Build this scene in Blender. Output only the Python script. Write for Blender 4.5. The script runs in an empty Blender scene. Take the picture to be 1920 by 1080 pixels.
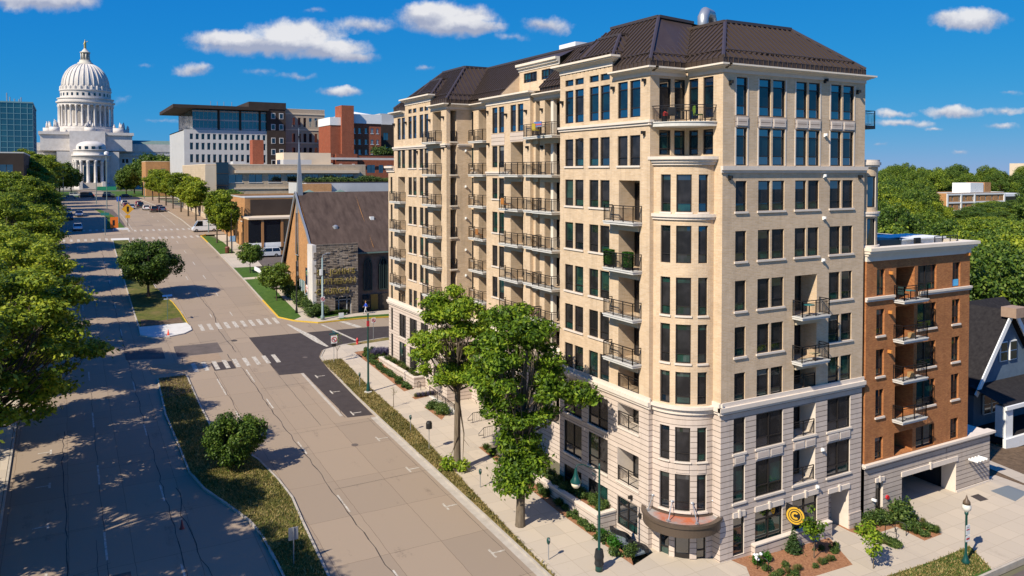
import bpy, bmesh, math, random
import numpy as np
from mathutils import Vector, Matrix
random.seed(7)
R = math.radians
SC = bpy.context.scene
COL = SC.collection
HC = 24.5                                   # height of the camera over the corner pavement

# ------------------------------------------------------------------ terrain
KY = [-400, -60, 0, 41, 50, 60, 71, 80, 90, 100, 111, 123, 134, 149, 166, 180, 200, 215, 238, 267, 300, 400, 6000]
KZ = [-8, -5.0, -2.4, -.40, .08, .58, 1.12, 1.62, 2.3, 3.15, 4.15, 5.3, 6.4, 7.75, 9.2, 10.3, 11.5, 12.3, 13.0, 13.4, 13.6, 14.0, 14.0]
def gz(x, y):
    w = min(1, max(0, 1-(x-45)/75))
    return float(np.interp(y, KY, KZ))*w+float(np.interp(x, [36, 50, 66, 100, 170, 260, 345, 430, 600, 1000], [0, -.65, -.6, -3.5, -3.5, -1, 2, 5, 10, 13]))

# ------------------------------------------------------------------ object helpers
def tag(o, label=None, cat=None, group=None, kind=None):
    if label: o['label'] = label
    if cat: o['category'] = cat
    if group: o['group'] = group
    if kind: o['kind'] = kind
    return o
def thing(name, label, cat, loc=(0, 0, 0), rz=0, group=None):
    o = bpy.data.objects.new(name, None); COL.objects.link(o)
    o.location = loc; o.rotation_euler = (0, 0, rz); o.empty_display_size = .3
    return tag(o, label, cat, group)
def world(o):
    m = Matrix.LocRotScale(o.location, o.rotation_euler, o.scale)
    return m if o.parent is None else world(o.parent) @ o.matrix_parent_inverse @ m
def link(name, me, parent=None, keep=False):
    o = bpy.data.objects.new(name, me); COL.objects.link(o)
    if parent is not None:
        o.parent = parent
        if keep: o.matrix_parent_inverse = world(parent).inverted()   # the mesh is written in world coordinates
    return o
def copy_tree(root, loc, rz=0, label=None, group=None, scale=None, color=None):
    r = root.copy(); COL.objects.link(r); r.location = loc; r.rotation_euler = (0, 0, rz)
    if scale: r.scale = scale if isinstance(scale, tuple) else (scale,)*3
    if label: r['label'] = label
    if group: r['group'] = group
    if color: r.color = color
    for ch in list(root.children):
        d = ch.copy(); COL.objects.link(d); d.parent = r
        if color: d.color = color
        for g in list(ch.children):
            e = g.copy(); COL.objects.link(e); e.parent = d
            if color: e.color = color
    return r

class MB:
    """collects faces with material slots, then links them as one mesh object"""
    def __init__(s): s.v = []; s.f = []; s.m = []
    def face(s, pts, mat=0):
        n = len(s.v); s.v.extend([tuple(p) for p in pts]); s.f.append(tuple(range(n, n+len(pts)))); s.m.append(mat)
    def mesh(s, vs, fs, mat=0):
        n = len(s.v); s.v.extend([tuple(p) for p in vs])
        for f in fs: s.f.append(tuple(i+n for i in f)); s.m.append(mat)
    def box(s, x0, x1, y0, y1, z0, z1, mat=0):
        v = [(x, y, z) for z in (z0, z1) for y in (y0, y1) for x in (x0, x1)]
        s.mesh(v, [(0, 2, 3, 1), (4, 5, 7, 6), (0, 1, 5, 4), (2, 6, 7, 3), (0, 4, 6, 2), (1, 3, 7, 5)], mat)
    def boxP(s, P, u0, u1, z0, z1, d0, d1, mat=0, n=1, ends=True):
        """box in wall coordinates: along the wall, height, outward"""
        us = [u0+(u1-u0)*i/n for i in range(n+1)]
        vs = []
        for u in us:
            vs += [P(u, z0, d0), P(u, z0, d1), P(u, z1, d1), P(u, z1, d0)]
        fs = []
        for i in range(n):
            a, b = 4*i, 4*i+4
            for k in range(4):
                l = (k+1) % 4
                fs.append((a+k, a+l, b+l, b+k))
        if ends: fs += [(3, 2, 1, 0), (4*n, 4*n+1, 4*n+2, 4*n+3)]
        s.mesh(vs, fs, mat)
    def tube(s, pts, rad, n=8, mat=0, cap=True):
        pts = [Vector(p) for p in pts]
        if not isinstance(rad, (list, tuple)): rad = [rad]*len(pts)
        vs = []; fs = []
        prev = None
        for i, p in enumerate(pts):
            t = (pts[min(i+1, len(pts)-1)]-pts[max(i-1, 0)])
            if t.length < 1e-9: t = Vector((0, 0, 1))
            t.normalize()
            if prev is None:
                a = Vector((1, 0, 0)) if abs(t.x) < .8 else Vector((0, 1, 0))
            else: a = prev
            a = (a-t*a.dot(t)).normalized(); b = t.cross(a); prev = a
            for k in range(n):
                w = 2*math.pi*k/n
                vs.append(p+(a*math.cos(w)+b*math.sin(w))*rad[i])
        for i in range(len(pts)-1):
            for k in range(n):
                l = (k+1) % n
                fs.append((i*n+k, i*n+l, (i+1)*n+l, (i+1)*n+k))
        if cap:
            fs.append(tuple(range(n-1, -1, -1))); fs.append(tuple((len(pts)-1)*n+k for k in range(n)))
        s.mesh(vs, fs, mat)
    def lathe(s, prof, c=(0, 0, 0), n=16, mat=0, a0=0, a1=2*math.pi, cap=True):
        full = abs(a1-a0-2*math.pi) < 1e-6
        m = n if full else n+1
        vs = []; fs = []
        for r, z in prof:
            for k in range(m):
                w = a0+(a1-a0)*k/n
                vs.append((c[0]+r*math.cos(w), c[1]+r*math.sin(w), c[2]+z))
        for i in range(len(prof)-1):
            for k in range(n):
                l = (k+1) % m
                fs.append((i*m+k, i*m+l, (i+1)*m+l, (i+1)*m+k))
        if cap and full:
            if prof[0][0] > 1e-6: fs.append(tuple(range(m-1, -1, -1)))
            if prof[-1][0] > 1e-6: fs.append(tuple((len(prof)-1)*m+k for k in range(m)))
        s.mesh(vs, fs, mat)
    def bar(s, a, b, w, h=None, mat=0):
        """rectangular bar from a to b"""
        a, b = Vector(a), Vector(b); h = h or w
        t = (b-a).normalized()
        up = Vector((0, 0, 1)) if abs(t.z) < .9 else Vector((1, 0, 0))
        x = t.cross(up).normalized(); y = x.cross(t).normalized()
        vs = []
        for p in (a, b):
            for sx, sy in ((-1, -1), (1, -1), (1, 1), (-1, 1)): vs.append(p+x*sx*w/2+y*sy*h/2)
        s.mesh(vs, [(3, 2, 1, 0), (4, 5, 6, 7), (0, 1, 5, 4), (1, 2, 6, 5), (2, 3, 7, 6), (3, 0, 4, 7)], mat)
    def data(s, name, mats, smooth=False):
        me = bpy.data.meshes.new(name)
        me.from_pydata(s.v, [], s.f); 
        for m in mats: me.materials.append(m)
        me.polygons.foreach_set('material_index', s.m)
        if smooth: me.polygons.foreach_set('use_smooth', [True]*len(s.f))
        # metre scaled UVs: along the face horizontally, height
        uv = me.uv_layers.new(name='UVMap')
        out = []
        V = s.v
        for p in me.polygons:
            nx, ny, nz = p.normal
            if abs(nz) > .75:
                for i in p.vertices: out += [V[i][0], V[i][1]]
            else:
                L = math.hypot(nx, ny) or 1; tx, ty = -ny/L, nx/L
                if abs(tx) > abs(ty):
                    if tx < 0: tx, ty = -tx, -ty
                elif ty < 0: tx, ty = -tx, -ty
                for i in p.vertices: out += [V[i][0]*tx+V[i][1]*ty, V[i][2]]
        uv.data.foreach_set('uv', out)
        return me
    def build(s, name, mats, parent=None, smooth=False, keep=True):
        if not isinstance(mats, (list, tuple)): mats = [mats]
        return link(name, s.data(name, mats, smooth), parent, keep)

def PX(X):                                   # wall whose outside faces the boulevard (-X); u = Y
    return lambda u, z, d: (X-d, u, z)
def PXp(X):                                  # wall facing +X
    return lambda u, z, d: (X+d, u, z)
def PY(Y):                                   # wall facing -Y; u = X
    return lambda u, z, d: (u, Y-d, z)
def PYp(Y):
    return lambda u, z, d: (u, Y+d, z)
def PC(cx, cy, r):                           # round bay, u in degrees from -X towards -Y
    return lambda u, z, d: (cx-(r+d)*math.cos(R(u)), cy-(r+d)*math.sin(R(u)), z)

def wallgrid(mb, P, u0, u1, z0, z1, ops, mat=0, rmat=None, step=None, zmats=None):
    """wall with rectangular openings (u0,u1,z0,z1,depth) and their reveals"""
    rmat = mat if rmat is None else rmat
    ops = [o for o in ops if o[1] > u0+1e-4 and o[0] < u1-1e-4 and o[3] > z0+1e-4 and o[2] < z1-1e-4]
    us = {u0, u1}; zs = {z0, z1}
    for o in ops:
        us |= {max(u0, o[0]), min(u1, o[1])}; zs |= {max(z0, o[2]), min(z1, o[3])}
    if step:
        k = math.ceil((u1-u0)/step)
        us |= {u0+(u1-u0)*i/k for i in range(k+1)}
    us = sorted(us); zs = sorted(zs)
    us = [u for i, u in enumerate(us) if i == 0 or u-us[i-1] > 1e-4]
    for a, b in zip(us, us[1:]):
        c = (a+b)/2; run = None
        for e, f in zip(zs, zs[1:]):
            h = (e+f)/2
            if any(o[0] < c < o[1] and o[2] < h < o[3] for o in ops):
                if run: mb.face([P(a, run[0], 0), P(b, run[0], 0), P(b, run[1], 0), P(a, run[1], 0)], mat); run = None
            else: run = (run[0], f) if run else (e, f)
        if run: mb.face([P(a, run[0], 0), P(b, run[0], 0), P(b, run[1], 0), P(a, run[1], 0)], mat)
    for o in ops:
        a, b, e, f = max(u0, o[0]), min(u1, o[1]), max(z0, o[2]), min(z1, o[3])
        D = -o[4]
        uu = [u for u in us if a-1e-6 <= u <= b+1e-6]
        mb.face([P(a, e, 0), P(a, f, 0), P(a, f, D), P(a, e, D)], rmat)
        mb.face([P(b, f, 0), P(b, e, 0), P(b, e, D), P(b, f, D)], rmat)
        for p, q in zip(uu, uu[1:]):
            mb.face([P(p, e, 0), P(p, e, D), P(q, e, D), P(q, e, 0)], rmat)
            mb.face([P(p, f, D), P(p, f, 0), P(q, f, 0), P(q, f, D)], rmat)

# ------------------------------------------------------------------ materials
def newmat(name):
    m = bpy.data.materials.new(name); m.use_nodes = True
    nt = m.node_tree; b = nt.nodes['Principled BSDF']
    return m, nt, b
def N(nt, typ, **kw):
    n = nt.nodes.new(typ)
    for k, v in kw.items():
        if k in n.inputs: n.inputs[k].default_value = v
        else: setattr(n, k, v)
    return n
def plain(name, c, rough=.6, metal=0, spec=None, emit=None, coat=0):
    m, nt, b = newmat(name)
    b.inputs['Base Color'].default_value = (*c, 1); b.inputs['Roughness'].default_value = rough
    b.inputs['Metallic'].default_value = metal
    if spec is not None: b.inputs['Specular IOR Level'].default_value = spec
    if coat: b.inputs['Coat Weight'].default_value = coat
    return m
def noisy(name, c1, c2, scale=3, rough=.8, bump=0, detail=6, c3=None, sc3=.3, lo=.3, hi=.7, stretch=None, bscale=None, lo3=.42, hi3=.62):
    m, nt, b = newmat(name)
    tc = N(nt, 'ShaderNodeTexCoord'); src = tc.outputs['Object']
    if stretch:
        mp = N(nt, 'ShaderNodeMapping'); mp.inputs['Scale'].default_value = stretch
        nt.links.new(src, mp.inputs['Vector']); src = mp.outputs['Vector']
    nz = N(nt, 'ShaderNodeTexNoise', Scale=scale, Detail=detail, Roughness=.62)
    nt.links.new(src, nz.inputs['Vector'])
    rp = N(nt, 'ShaderNodeValToRGB'); rp.color_ramp.elements[0].position = lo; rp.color_ramp.elements[1].position = hi
    rp.color_ramp.elements[0].color = (*c1, 1); rp.color_ramp.elements[1].color = (*c2, 1)
    nt.links.new(nz.outputs['Fac'], rp.inputs['Fac']); out = rp.outputs['Color']
    if c3:
        n2 = N(nt, 'ShaderNodeTexNoise', Scale=sc3, Detail=4, Roughness=.6); nt.links.new(tc.outputs['Object'], n2.inputs['Vector'])
        r2 = N(nt, 'ShaderNodeValToRGB'); r2.color_ramp.elements[0].position = lo3; r2.color_ramp.elements[1].position = hi3
        nt.links.new(n2.outputs['Fac'], r2.inputs['Fac'])
        mx = N(nt, 'ShaderNodeMix', data_type='RGBA'); nt.links.new(r2.outputs['Color'], mx.inputs['Factor'])
        nt.links.new(out, mx.inputs['A']); mx.inputs['B'].default_value = (*c3, 1); out = mx.outputs['Result']
    nt.links.new(out, b.inputs['Base Color']); b.inputs['Roughness'].default_value = rough
    b.inputs['Specular IOR Level'].default_value = .25
    if bump:
        bp = N(nt, 'ShaderNodeBump', Strength=bump, Distance=.05)
        if bscale:
            nb = N(nt, 'ShaderNodeTexNoise', Scale=bscale, Detail=5); nt.links.new(src, nb.inputs['Vector']); nt.links.new(nb.outputs['Fac'], bp.inputs['Height'])
        else: nt.links.new(nz.outputs['Fac'], bp.inputs['Height'])
        nt.links.new(bp.outputs['Normal'], b.inputs['Normal'])
    return m
def brick(name, c1, c2, mortar, w=.4, h=.1, mort=.012, rough=.85, bump=.35, var=.5, offset=.5, blot=None):
    m, nt, b = newmat(name)
    tc = N(nt, 'ShaderNodeTexCoord')
    bt = N(nt, 'ShaderNodeTexBrick', Scale=1.0)
    bt.inputs['Color1'].default_value = (*c1, 1); bt.inputs['Color2'].default_value = (*c2, 1); bt.inputs['Mortar'].default_value = (*mortar, 1)
    bt.inputs['Mortar Size'].default_value = mort; bt.inputs['Brick Width'].default_value = w; bt.inputs['Row Height'].default_value = h
    bt.inputs['Mortar Smooth'].default_value = .1; bt.offset = offset
    nt.links.new(tc.outputs['UV'], bt.inputs['Vector'])
    nz = N(nt, 'ShaderNodeTexNoise', Scale=.9, Detail=6, Roughness=.65); nt.links.new(tc.outputs['Object'], nz.inputs['Vector'])
    mr = N(nt, 'ShaderNodeMapRange'); mr.inputs['From Min'].default_value = .3; mr.inputs['From Max'].default_value = .7
    mr.inputs['To Min'].default_value = 1-var*.25; mr.inputs['To Max'].default_value = 1+var*.18
    nt.links.new(nz.outputs['Fac'], mr.inputs['Value'])
    mx = N(nt, 'ShaderNodeMix', data_type='RGBA', blend_type='MULTIPLY'); mx.inputs['Factor'].default_value = 1
    nt.links.new(bt.outputs['Color'], mx.inputs['A']); nt.links.new(mr.outputs['Result'], mx.inputs['B'])
    mp = N(nt, 'ShaderNodeMapping'); mp.inputs['Scale'].default_value = (1.5, 1.5, .10); nt.links.new(tc.outputs['Object'], mp.inputs['Vector'])
    ns = N(nt, 'ShaderNodeTexNoise', Scale=1.0, Detail=5, Roughness=.7); nt.links.new(mp.outputs['Vector'], ns.inputs['Vector'])
    ms = N(nt, 'ShaderNodeMapRange'); ms.inputs['From Min'].default_value = .52; ms.inputs['From Max'].default_value = .75; ms.inputs['To Min'].default_value = 1; ms.inputs['To Max'].default_value = .80
    nt.links.new(ns.outputs['Fac'], ms.inputs['Value'])
    m3 = N(nt, 'ShaderNodeMix', data_type='RGBA', blend_type='MULTIPLY'); m3.inputs['Factor'].default_value = 1; nt.links.new(mx.outputs['Result'], m3.inputs['A']); nt.links.new(ms.outputs['Result'], m3.inputs['B'])
    out = m3.outputs['Result']
    nt.links.new(out, b.inputs['Base Color']); b.inputs['Roughness'].default_value = rough; b.inputs['Specular IOR Level'].default_value = .2
    bp = N(nt, 'ShaderNodeBump', Strength=bump, Distance=.02, invert=True)
    nt.links.new(bt.outputs['Fac'], bp.inputs['Height']); nt.links.new(bp.outputs['Normal'], b.inputs['Normal'])
    return m
def glassm(name, c, rough=.03, ior=1.9, noise=None, c2=None):
    m, nt, b = newmat(name)
    b.inputs['Roughness'].default_value = rough; b.inputs['IOR'].default_value = ior
    b.inputs['Base Color'].default_value = (*c, 1)
    tc = N(nt, 'ShaderNodeTexCoord')
    if c2:
        nz = N(nt, 'ShaderNodeTexNoise', Scale=noise or .8, Detail=3); nt.links.new(tc.outputs['Object'], nz.inputs['Vector'])
        rp = N(nt, 'ShaderNodeValToRGB'); rp.color_ramp.elements[0].position = .42; rp.color_ramp.elements[1].position = .62
        rp.color_ramp.elements[0].color = (*c, 1); rp.color_ramp.elements[1].color = (*c2, 1)
        nt.links.new(nz.outputs['Fac'], rp.inputs['Fac']); nt.links.new(rp.outputs['Color'], b.inputs['Base Color'])
    nb = N(nt, 'ShaderNodeTexNoise', Scale=.7, Detail=2); nt.links.new(tc.outputs['Object'], nb.inputs['Vector'])
    bp = N(nt, 'ShaderNodeBump', Strength=.08, Distance=.05); nt.links.new(nb.outputs['Fac'], bp.inputs['Height']); nt.links.new(bp.outputs['Normal'], b.inputs['Normal'])
    return m
def leafm(name, dark, mid, light, scale=.5, trans=.3):
    m, nt, b = newmat(name)
    geo = N(nt, 'ShaderNodeNewGeometry'); tc = N(nt, 'ShaderNodeTexCoord'); oi = N(nt, 'ShaderNodeObjectInfo')
    nz = N(nt, 'ShaderNodeTexNoise', Scale=scale, Detail=3); nt.links.new(tc.outputs['Object'], nz.inputs['Vector'])
    a = N(nt, 'ShaderNodeMath', operation='MULTIPLY_ADD'); a.inputs[1].default_value = .55; a.inputs[2].default_value = -.12
    nt.links.new(geo.outputs['Random Per Island'], a.inputs[0])
    c = N(nt, 'ShaderNodeMath', operation='ADD'); nt.links.new(a.outputs[0], c.inputs[0])
    d = N(nt, 'ShaderNodeMath', operation='MULTIPLY'); d.inputs[1].default_value = .75; nt.links.new(nz.outputs['Fac'], d.inputs[0]); nt.links.new(d.outputs[0], c.inputs[1])
    e = N(nt, 'ShaderNodeMath', operation='MULTIPLY_ADD'); e.inputs[1].default_value = .24; nt.links.new(oi.outputs['Random'], e.inputs[0]); nt.links.new(c.outputs[0], e.inputs[2])
    f = N(nt, 'ShaderNodeMath', operation='SUBTRACT'); f.inputs[1].default_value = .12; nt.links.new(e.outputs[0], f.inputs[0])
    rp = N(nt, 'ShaderNodeValToRGB'); rp.color_ramp.elements[0].position = .2; rp.color_ramp.elements[1].position = .85
    rp.color_ramp.elements[0].color = (*dark, 1); rp.color_ramp.elements[1].color = (*light, 1)
    el = rp.color_ramp.elements.new(.52); el.color = (*mid, 1)
    nt.links.new(f.outputs[0], rp.inputs['Fac'])
    nt.links.new(rp.outputs['Color'], b.inputs['Base Color']); b.inputs['Roughness'].default_value = .55; b.inputs['Specular IOR Level'].default_value = .3
    tr = N(nt, 'ShaderNodeBsdfTranslucent'); nt.links.new(rp.outputs['Color'], tr.inputs['Color'])
    ms = N(nt, 'ShaderNodeMixShader'); ms.inputs[0].default_value = trans
    nt.links.new(b.outputs[0], ms.inputs[1]); nt.links.new(tr.outputs[0], ms.inputs[2])
    nt.links.new(ms.outputs[0], nt.nodes['Material Output'].inputs['Surface'])
    return m
def objcolor(name, rough=.25, coat=.6):
    m, nt, b = newmat(name)
    oi = N(nt, 'ShaderNodeObjectInfo'); nt.links.new(oi.outputs['Color'], b.inputs['Base Color'])
    b.inputs['Roughness'].default_value = rough; b.inputs['Coat Weight'].default_value = coat
    return m

M = {}
M['brick'] = brick('tan_brick', (.65, .485, .32), (.575, .41, .25), (.60, .47, .345), w=.4, h=.1, mort=.014, bump=.5)
M['stone'] = brick('pale_stone_courses', (.585, .485, .41), (.55, .45, .375), (.20, .155, .125), w=60, h=.36, mort=.022, bump=.7, var=.35)
M['trim'] = noisy('cast_stone_trim', (.64, .545, .455), (.70, .61, .515), scale=2, rough=.75)
M['cornice'] = noisy('painted_cornice', (.70, .60, .48), (.75, .66, .545), scale=1.5, rough=.6)
M['stucco'] = noisy('tan_stucco', (.50, .41, .29), (.54, .45, .33), scale=4, rough=.85)
M['recess'] = noisy('recess_panel', (.45, .38, .27), (.50, .425, .31), scale=3, rough=.8)
M['frame'] = plain('dark_bronze_frame', (.018, .014, .012), .45)
M['glass'] = glassm('window_glass', (.008, .014, .020), ior=2.5)
M['glass2'] = glassm('window_glass_teal', (.010, .026, .025), ior=2.0, c2=(.014, .055, .046), noise=1.1)
M['glassblue'] = glassm('coated_blue_glass', (.003, .012, .035), rough=.04, ior=3.0)
M['screenblue'] = glassm('screened_blue_glass', (.004, .007, .012), rough=.12, ior=1.75, c2=(.006, .02, .028), noise=1.0)
M['screen'] = glassm('screened_glass', (.014, .013, .014), rough=.25, ior=1.45, c2=(.03, .028, .03), noise=.9)
M['blind'] = glassm('glass_with_blind', (.16, .15, .13), rough=.12, ior=1.6)
M['roof'] = noisy('standing_seam_brown', (.050, .034, .026), (.062, .044, .034), scale=1.2, rough=.42)
M['roofrib'] = plain('seam_rib_brown', (.060, .043, .034), .35)
M['slab'] = noisy('balcony_concrete', (.52, .50, .46), (.60, .58, .54), scale=3, rough=.8)
M['rail'] = plain('black_railing', (.012, .010, .010), .4)
M['black'] = plain('black_paint', (.01, .01, .01), .5)
M['white'] = noisy('white_paint', (.72, .72, .70), (.80, .80, .78), scale=2, rough=.55)
M['redbrick'] = brick('orange_red_brick', (.50, .195, .060), (.35, .115, .035), (.32, .16, .08), w=.24, h=.08, mort=.012, bump=.5, var=.7)
M['greystone'] = brick('grey_stone_courses', (.50, .42, .35), (.47, .39, .325), (.15, .12, .10), w=60, h=.36, mort=.022, bump=.7, var=.35)
M['dark'] = plain('dark_interior', (.008, .009, .011), .7)
M['steel'] = plain('galvanised_steel', (.42, .43, .44), .4, .6)
M['green_paint'] = plain('dark_green_paint', (.006, .055, .045), .35)
M['wood'] = noisy('bark', (.10, .075, .05), (.19, .15, .105), scale=6, rough=.9, bump=.8, stretch=(1, 1, .25))
M['wood_dk'] = noisy('dark_bark', (.055, .042, .032), (.11, .085, .062), scale=6, rough=.9, bump=.8, stretch=(1, 1, .25))
M['locust'] = leafm('locust_leaves', (.040, .085, .006), (.155, .260, .014), (.36, .43, .030), scale=.6, trans=.38)
M['street'] = leafm('street_tree_leaves', (.040, .078, .006), (.175, .245, .014), (.42, .45, .030), scale=.5, trans=.36)
M['maple'] = leafm('maple_leaves', (.024, .055, .008), (.075, .14, .015), (.19, .25, .028), scale=.6)
M['forest'] = leafm('woodland_leaves', (.030, .065, .008), (.115, .19, .016), (.31, .37, .032), scale=.25)
M['shrubleaf'] = leafm('shrub_leaves', (.020, .045, .010), (.06, .11, .02), (.15, .20, .04), scale=2)
M['conifer'] = leafm('conifer_needles', (.014, .035, .010), (.035, .075, .018), (.07, .12, .03), scale=2)
M['turf'] = leafm('turf_blades', (.06, .075, .014), (.21, .18, .05), (.46, .34, .14), scale=.45)
M['drygrass'] = leafm('ornamental_grass_blades', (.06, .08, .02), (.16, .17, .05), (.30, .27, .10), scale=2)
M['lavender'] = leafm('lavender_spikes', (.07, .065, .10), (.16, .14, .22), (.27, .24, .34), scale=2)
M['boxwood'] = leafm('clipped_boxwood', (.012, .05, .004), (.03, .12, .008), (.06, .20, .015), scale=3)
# ================================================================== GROUND, ROADS, PAVEMENTS
XL = sorted(set([-600, -300, -150, -80, -40, -20] + list(range(-12, 72, 4)) + [36, 45, 50, 66] + list(range(72, 160, 8)) + [200, 250, 300, 400, 520, 700, 1000, 1600]))
YL = sorted(set([k for k in KY if k > -400] + list(range(-60, 130, 4)) + list(range(130, 400, 10)) + [-200, -130, 450, 520, 600, 750, 1000, 1500, 2500, 4500]))
def drape(name, poly, dz, mats, parent=None, skirt=0, kind='structure', mat_index=0):
    """a sheet cut to the outline poly (x, y) that follows the terrain, dz above it"""
    bm = bmesh.new()
    vs = [bm.verts.new((x, y, 0)) for x, y in poly]
    bm.faces.new(vs)
    xs = [p[0] for p in poly]; ys = [p[1] for p in poly]
    for X in XL:
        if min(xs) < X < max(xs):
            bmesh.ops.bisect_plane(bm, geom=bm.verts[:]+bm.edges[:]+bm.faces[:], plane_co=(X, 0, 0), plane_no=(1, 0, 0))
    for Y in YL:
        if min(ys) < Y < max(ys):
            bmesh.ops.bisect_plane(bm, geom=bm.verts[:]+bm.edges[:]+bm.faces[:], plane_co=(0, Y, 0), plane_no=(0, 1, 0))
    bmesh.ops.triangulate(bm, faces=bm.faces[:])
    for v in bm.verts: v.co.z = gz(v.co.x, v.co.y)+dz
    bmesh.ops.recalc_face_normals(bm, faces=bm.faces[:])
    if sum(f.normal.z for f in bm.faces) < 0: bmesh.ops.reverse_faces(bm, faces=bm.faces[:])
    if skirt:
        ed = [e for e in bm.edges if len(e.link_faces) == 1]
        r = bmesh.ops.extrude_edge_only(bm, edges=ed)
        for v in r['geom']:
            if isinstance(v, bmesh.types.BMVert): v.co.z -= skirt
    me = bpy.data.meshes.new(name); bm.to_mesh(me); bm.free()
    for m in (mats if isinstance(mats, (list, tuple)) else [mats]): me.materials.append(m)
    o = link(name, me, parent, keep=True)
    if kind: o['kind'] = kind
    return o
def strip(pts, w):
    """outline of a band of width w along pts"""
    L, Rr = [], []
    for i, p in enumerate(pts):
        a = Vector(pts[max(i-1, 0)]); b = Vector(pts[min(i+1, len(pts)-1)])
        t = (b-a).normalized(); n = Vector((-t.y, t.x))
        L.append((p[0]+n.x*w/2, p[1]+n.y*w/2)); Rr.append((p[0]-n.x*w/2, p[1]-n.y*w/2))
    return L+Rr[::-1]
def rect(x0, x1, y0, y1): return [(x0, y0), (x1, y0), (x1, y1), (x0, y1)]
def arc(cx, cy, r, a0, a1, n=8): return [(cx+r*math.cos(R(a0+(a1-a0)*i/n)), cy+r*math.sin(R(a0+(a1-a0)*i/n))) for i in range(n+1)]

def roadmat(name, base, dark, joint, tx=3.6, ty=6.0, light=None):
    """old concrete slabs with joints, stains and long wheel tracks"""
    m, nt, b = newmat(name)
    tc = N(nt, 'ShaderNodeTexCoord')
    mp = N(nt, 'ShaderNodeMapping'); mp.inputs['Scale'].default_value = (1, .08, 1); nt.links.new(tc.outputs['Object'], mp.inputs['Vector'])
    n1 = N(nt, 'ShaderNodeTexNoise', Scale=.9, Detail=6, Roughness=.6); nt.links.new(mp.outputs['Vector'], n1.inputs['Vector'])
    n2 = N(nt, 'ShaderNodeTexNoise', Scale=.28, Detail=8, Roughness=.7); nt.links.new(tc.outputs['Object'], n2.inputs['Vector'])
    n3 = N(nt, 'ShaderNodeTexNoise', Scale=9, Detail=6, Roughness=.7); nt.links.new(tc.outputs['Object'], n3.inputs['Vector'])
    ad = N(nt, 'ShaderNodeMath', operation='MULTIPLY_ADD'); ad.inputs[1].default_value = .8; nt.links.new(n1.outputs['Fac'], ad.inputs[0]); nt.links.new(n2.outputs['Fac'], ad.inputs[2])
    a2 = N(nt, 'ShaderNodeMath', operation='MULTIPLY_ADD'); a2.inputs[1].default_value = .45; nt.links.new(n3.outputs['Fac'], a2.inputs[0]); nt.links.new(ad.outputs[0], a2.inputs[2])
    rp = N(nt, 'ShaderNodeValToRGB'); rp.color_ramp.elements[0].position = .8; rp.color_ramp.elements[1].position = 1.25/1.3
    rp.color_ramp.elements[0].color = (*dark, 1); rp.color_ramp.elements[1].color = (*base, 1)
    nt.links.new(a2.outputs[0], rp.inputs['Fac'])
    # slab tint
    bt = N(nt, 'ShaderNodeTexBrick', Scale=1); bt.offset = 0
    bt.inputs['Color1'].default_value = (1.06, 1.05, 1.04, 1); bt.inputs['Color2'].default_value = (.93, .93, .94, 1); bt.inputs['Mortar'].default_value = (*joint, 1)
    bt.inputs['Mortar Size'].default_value = .022; bt.inputs['Brick Width'].default_value = tx; bt.inputs['Row Height'].default_value = ty; bt.inputs['Mortar Smooth'].default_value = .3
    nd = N(nt, 'ShaderNodeTexNoise', Scale=.8, Detail=5); nt.links.new(tc.outputs['Object'], nd.inputs['Vector'])
    vm = N(nt, 'ShaderNodeVectorMath', operation='MULTIPLY_ADD'); vm.inputs[1].default_value = (.16, .16, 0); nt.links.new(nd.outputs['Color'], vm.inputs[0]); nt.links.new(tc.outputs['Object'], vm.inputs[2])
    nt.links.new(vm.outputs[0], bt.inputs['Vector'])
    mx = N(nt, 'ShaderNodeMix', data_type='RGBA', blend_type='MULTIPLY'); mx.inputs['Factor'].default_value = 1
    nt.links.new(rp.outputs['Color'], mx.inputs['A']); nt.links.new(bt.outputs['Color'], mx.inputs['B'])
    nt.links.new(mx.outputs['Result'], b.inputs['Base Color']); b.inputs['Roughness'].default_value = .85; b.inputs['Specular IOR Level'].default_value = .25
    bp = N(nt, 'ShaderNodeBump', Strength=.25, Distance=.02); nt.links.new(n3.outputs['Fac'], bp.inputs['Height']); nt.links.new(bp.outputs['Normal'], b.inputs['Normal'])
    return m
M['road'] = roadmat('worn_concrete_road', (.300, .232, .168), (.190, .145, .106), (.62, .58, .55))
M['walk'] = roadmat('pavement_concrete', (.47, .40, .315), (.38, .32, .25), (.80, .78, .76), 1.55, 1.55)
M['asphalt'] = noisy('fresh_asphalt', (.046, .036, .034), (.062, .050, .047), scale=1.2, rough=.85, bump=.2, bscale=30)
M['asphalt2'] = noisy('older_asphalt', (.10, .080, .070), (.135, .108, .095), scale=1.0, rough=.85, bump=.2, bscale=30)
M['kerb'] = noisy('kerb_concrete', (.36, .315, .26), (.47, .42, .355), scale=1.5, rough=.85)
M['newcon'] = noisy('new_white_concrete', (.56, .53, .48), (.64, .61, .56), scale=1.2, rough=.8)
M['verge'] = noisy('verge_grass', (.065, .075, .014), (.20, .155, .045), scale=1.6, rough=.95, bump=.9, bscale=22, c3=(.30, .205, .085), sc3=.35, lo=.35, hi=.68, detail=9)
M['grass'] = noisy('median_grass', (.045, .065, .010), (.14, .135, .026), scale=1.4, rough=.95, bump=.9, bscale=22, c3=(.17, .13, .045), sc3=.3, lo3=.5, hi3=.72, detail=9)
M['lawn'] = noisy('green_lawn', (.035, .085, .010), (.07, .13, .018), scale=1.5, rough=.95, bump=.8, bscale=22, detail=9)
M['mulch'] = noisy('bark_mulch', (.20, .085, .040), (.40, .20, .105), scale=7, rough=.95, bump=.8, detail=8)
M['soil'] = noisy('bare_soil', (.085, .055, .032), (.19, .125, .075), scale=2.2, rough=.95, bump=1, detail=9)
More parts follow.
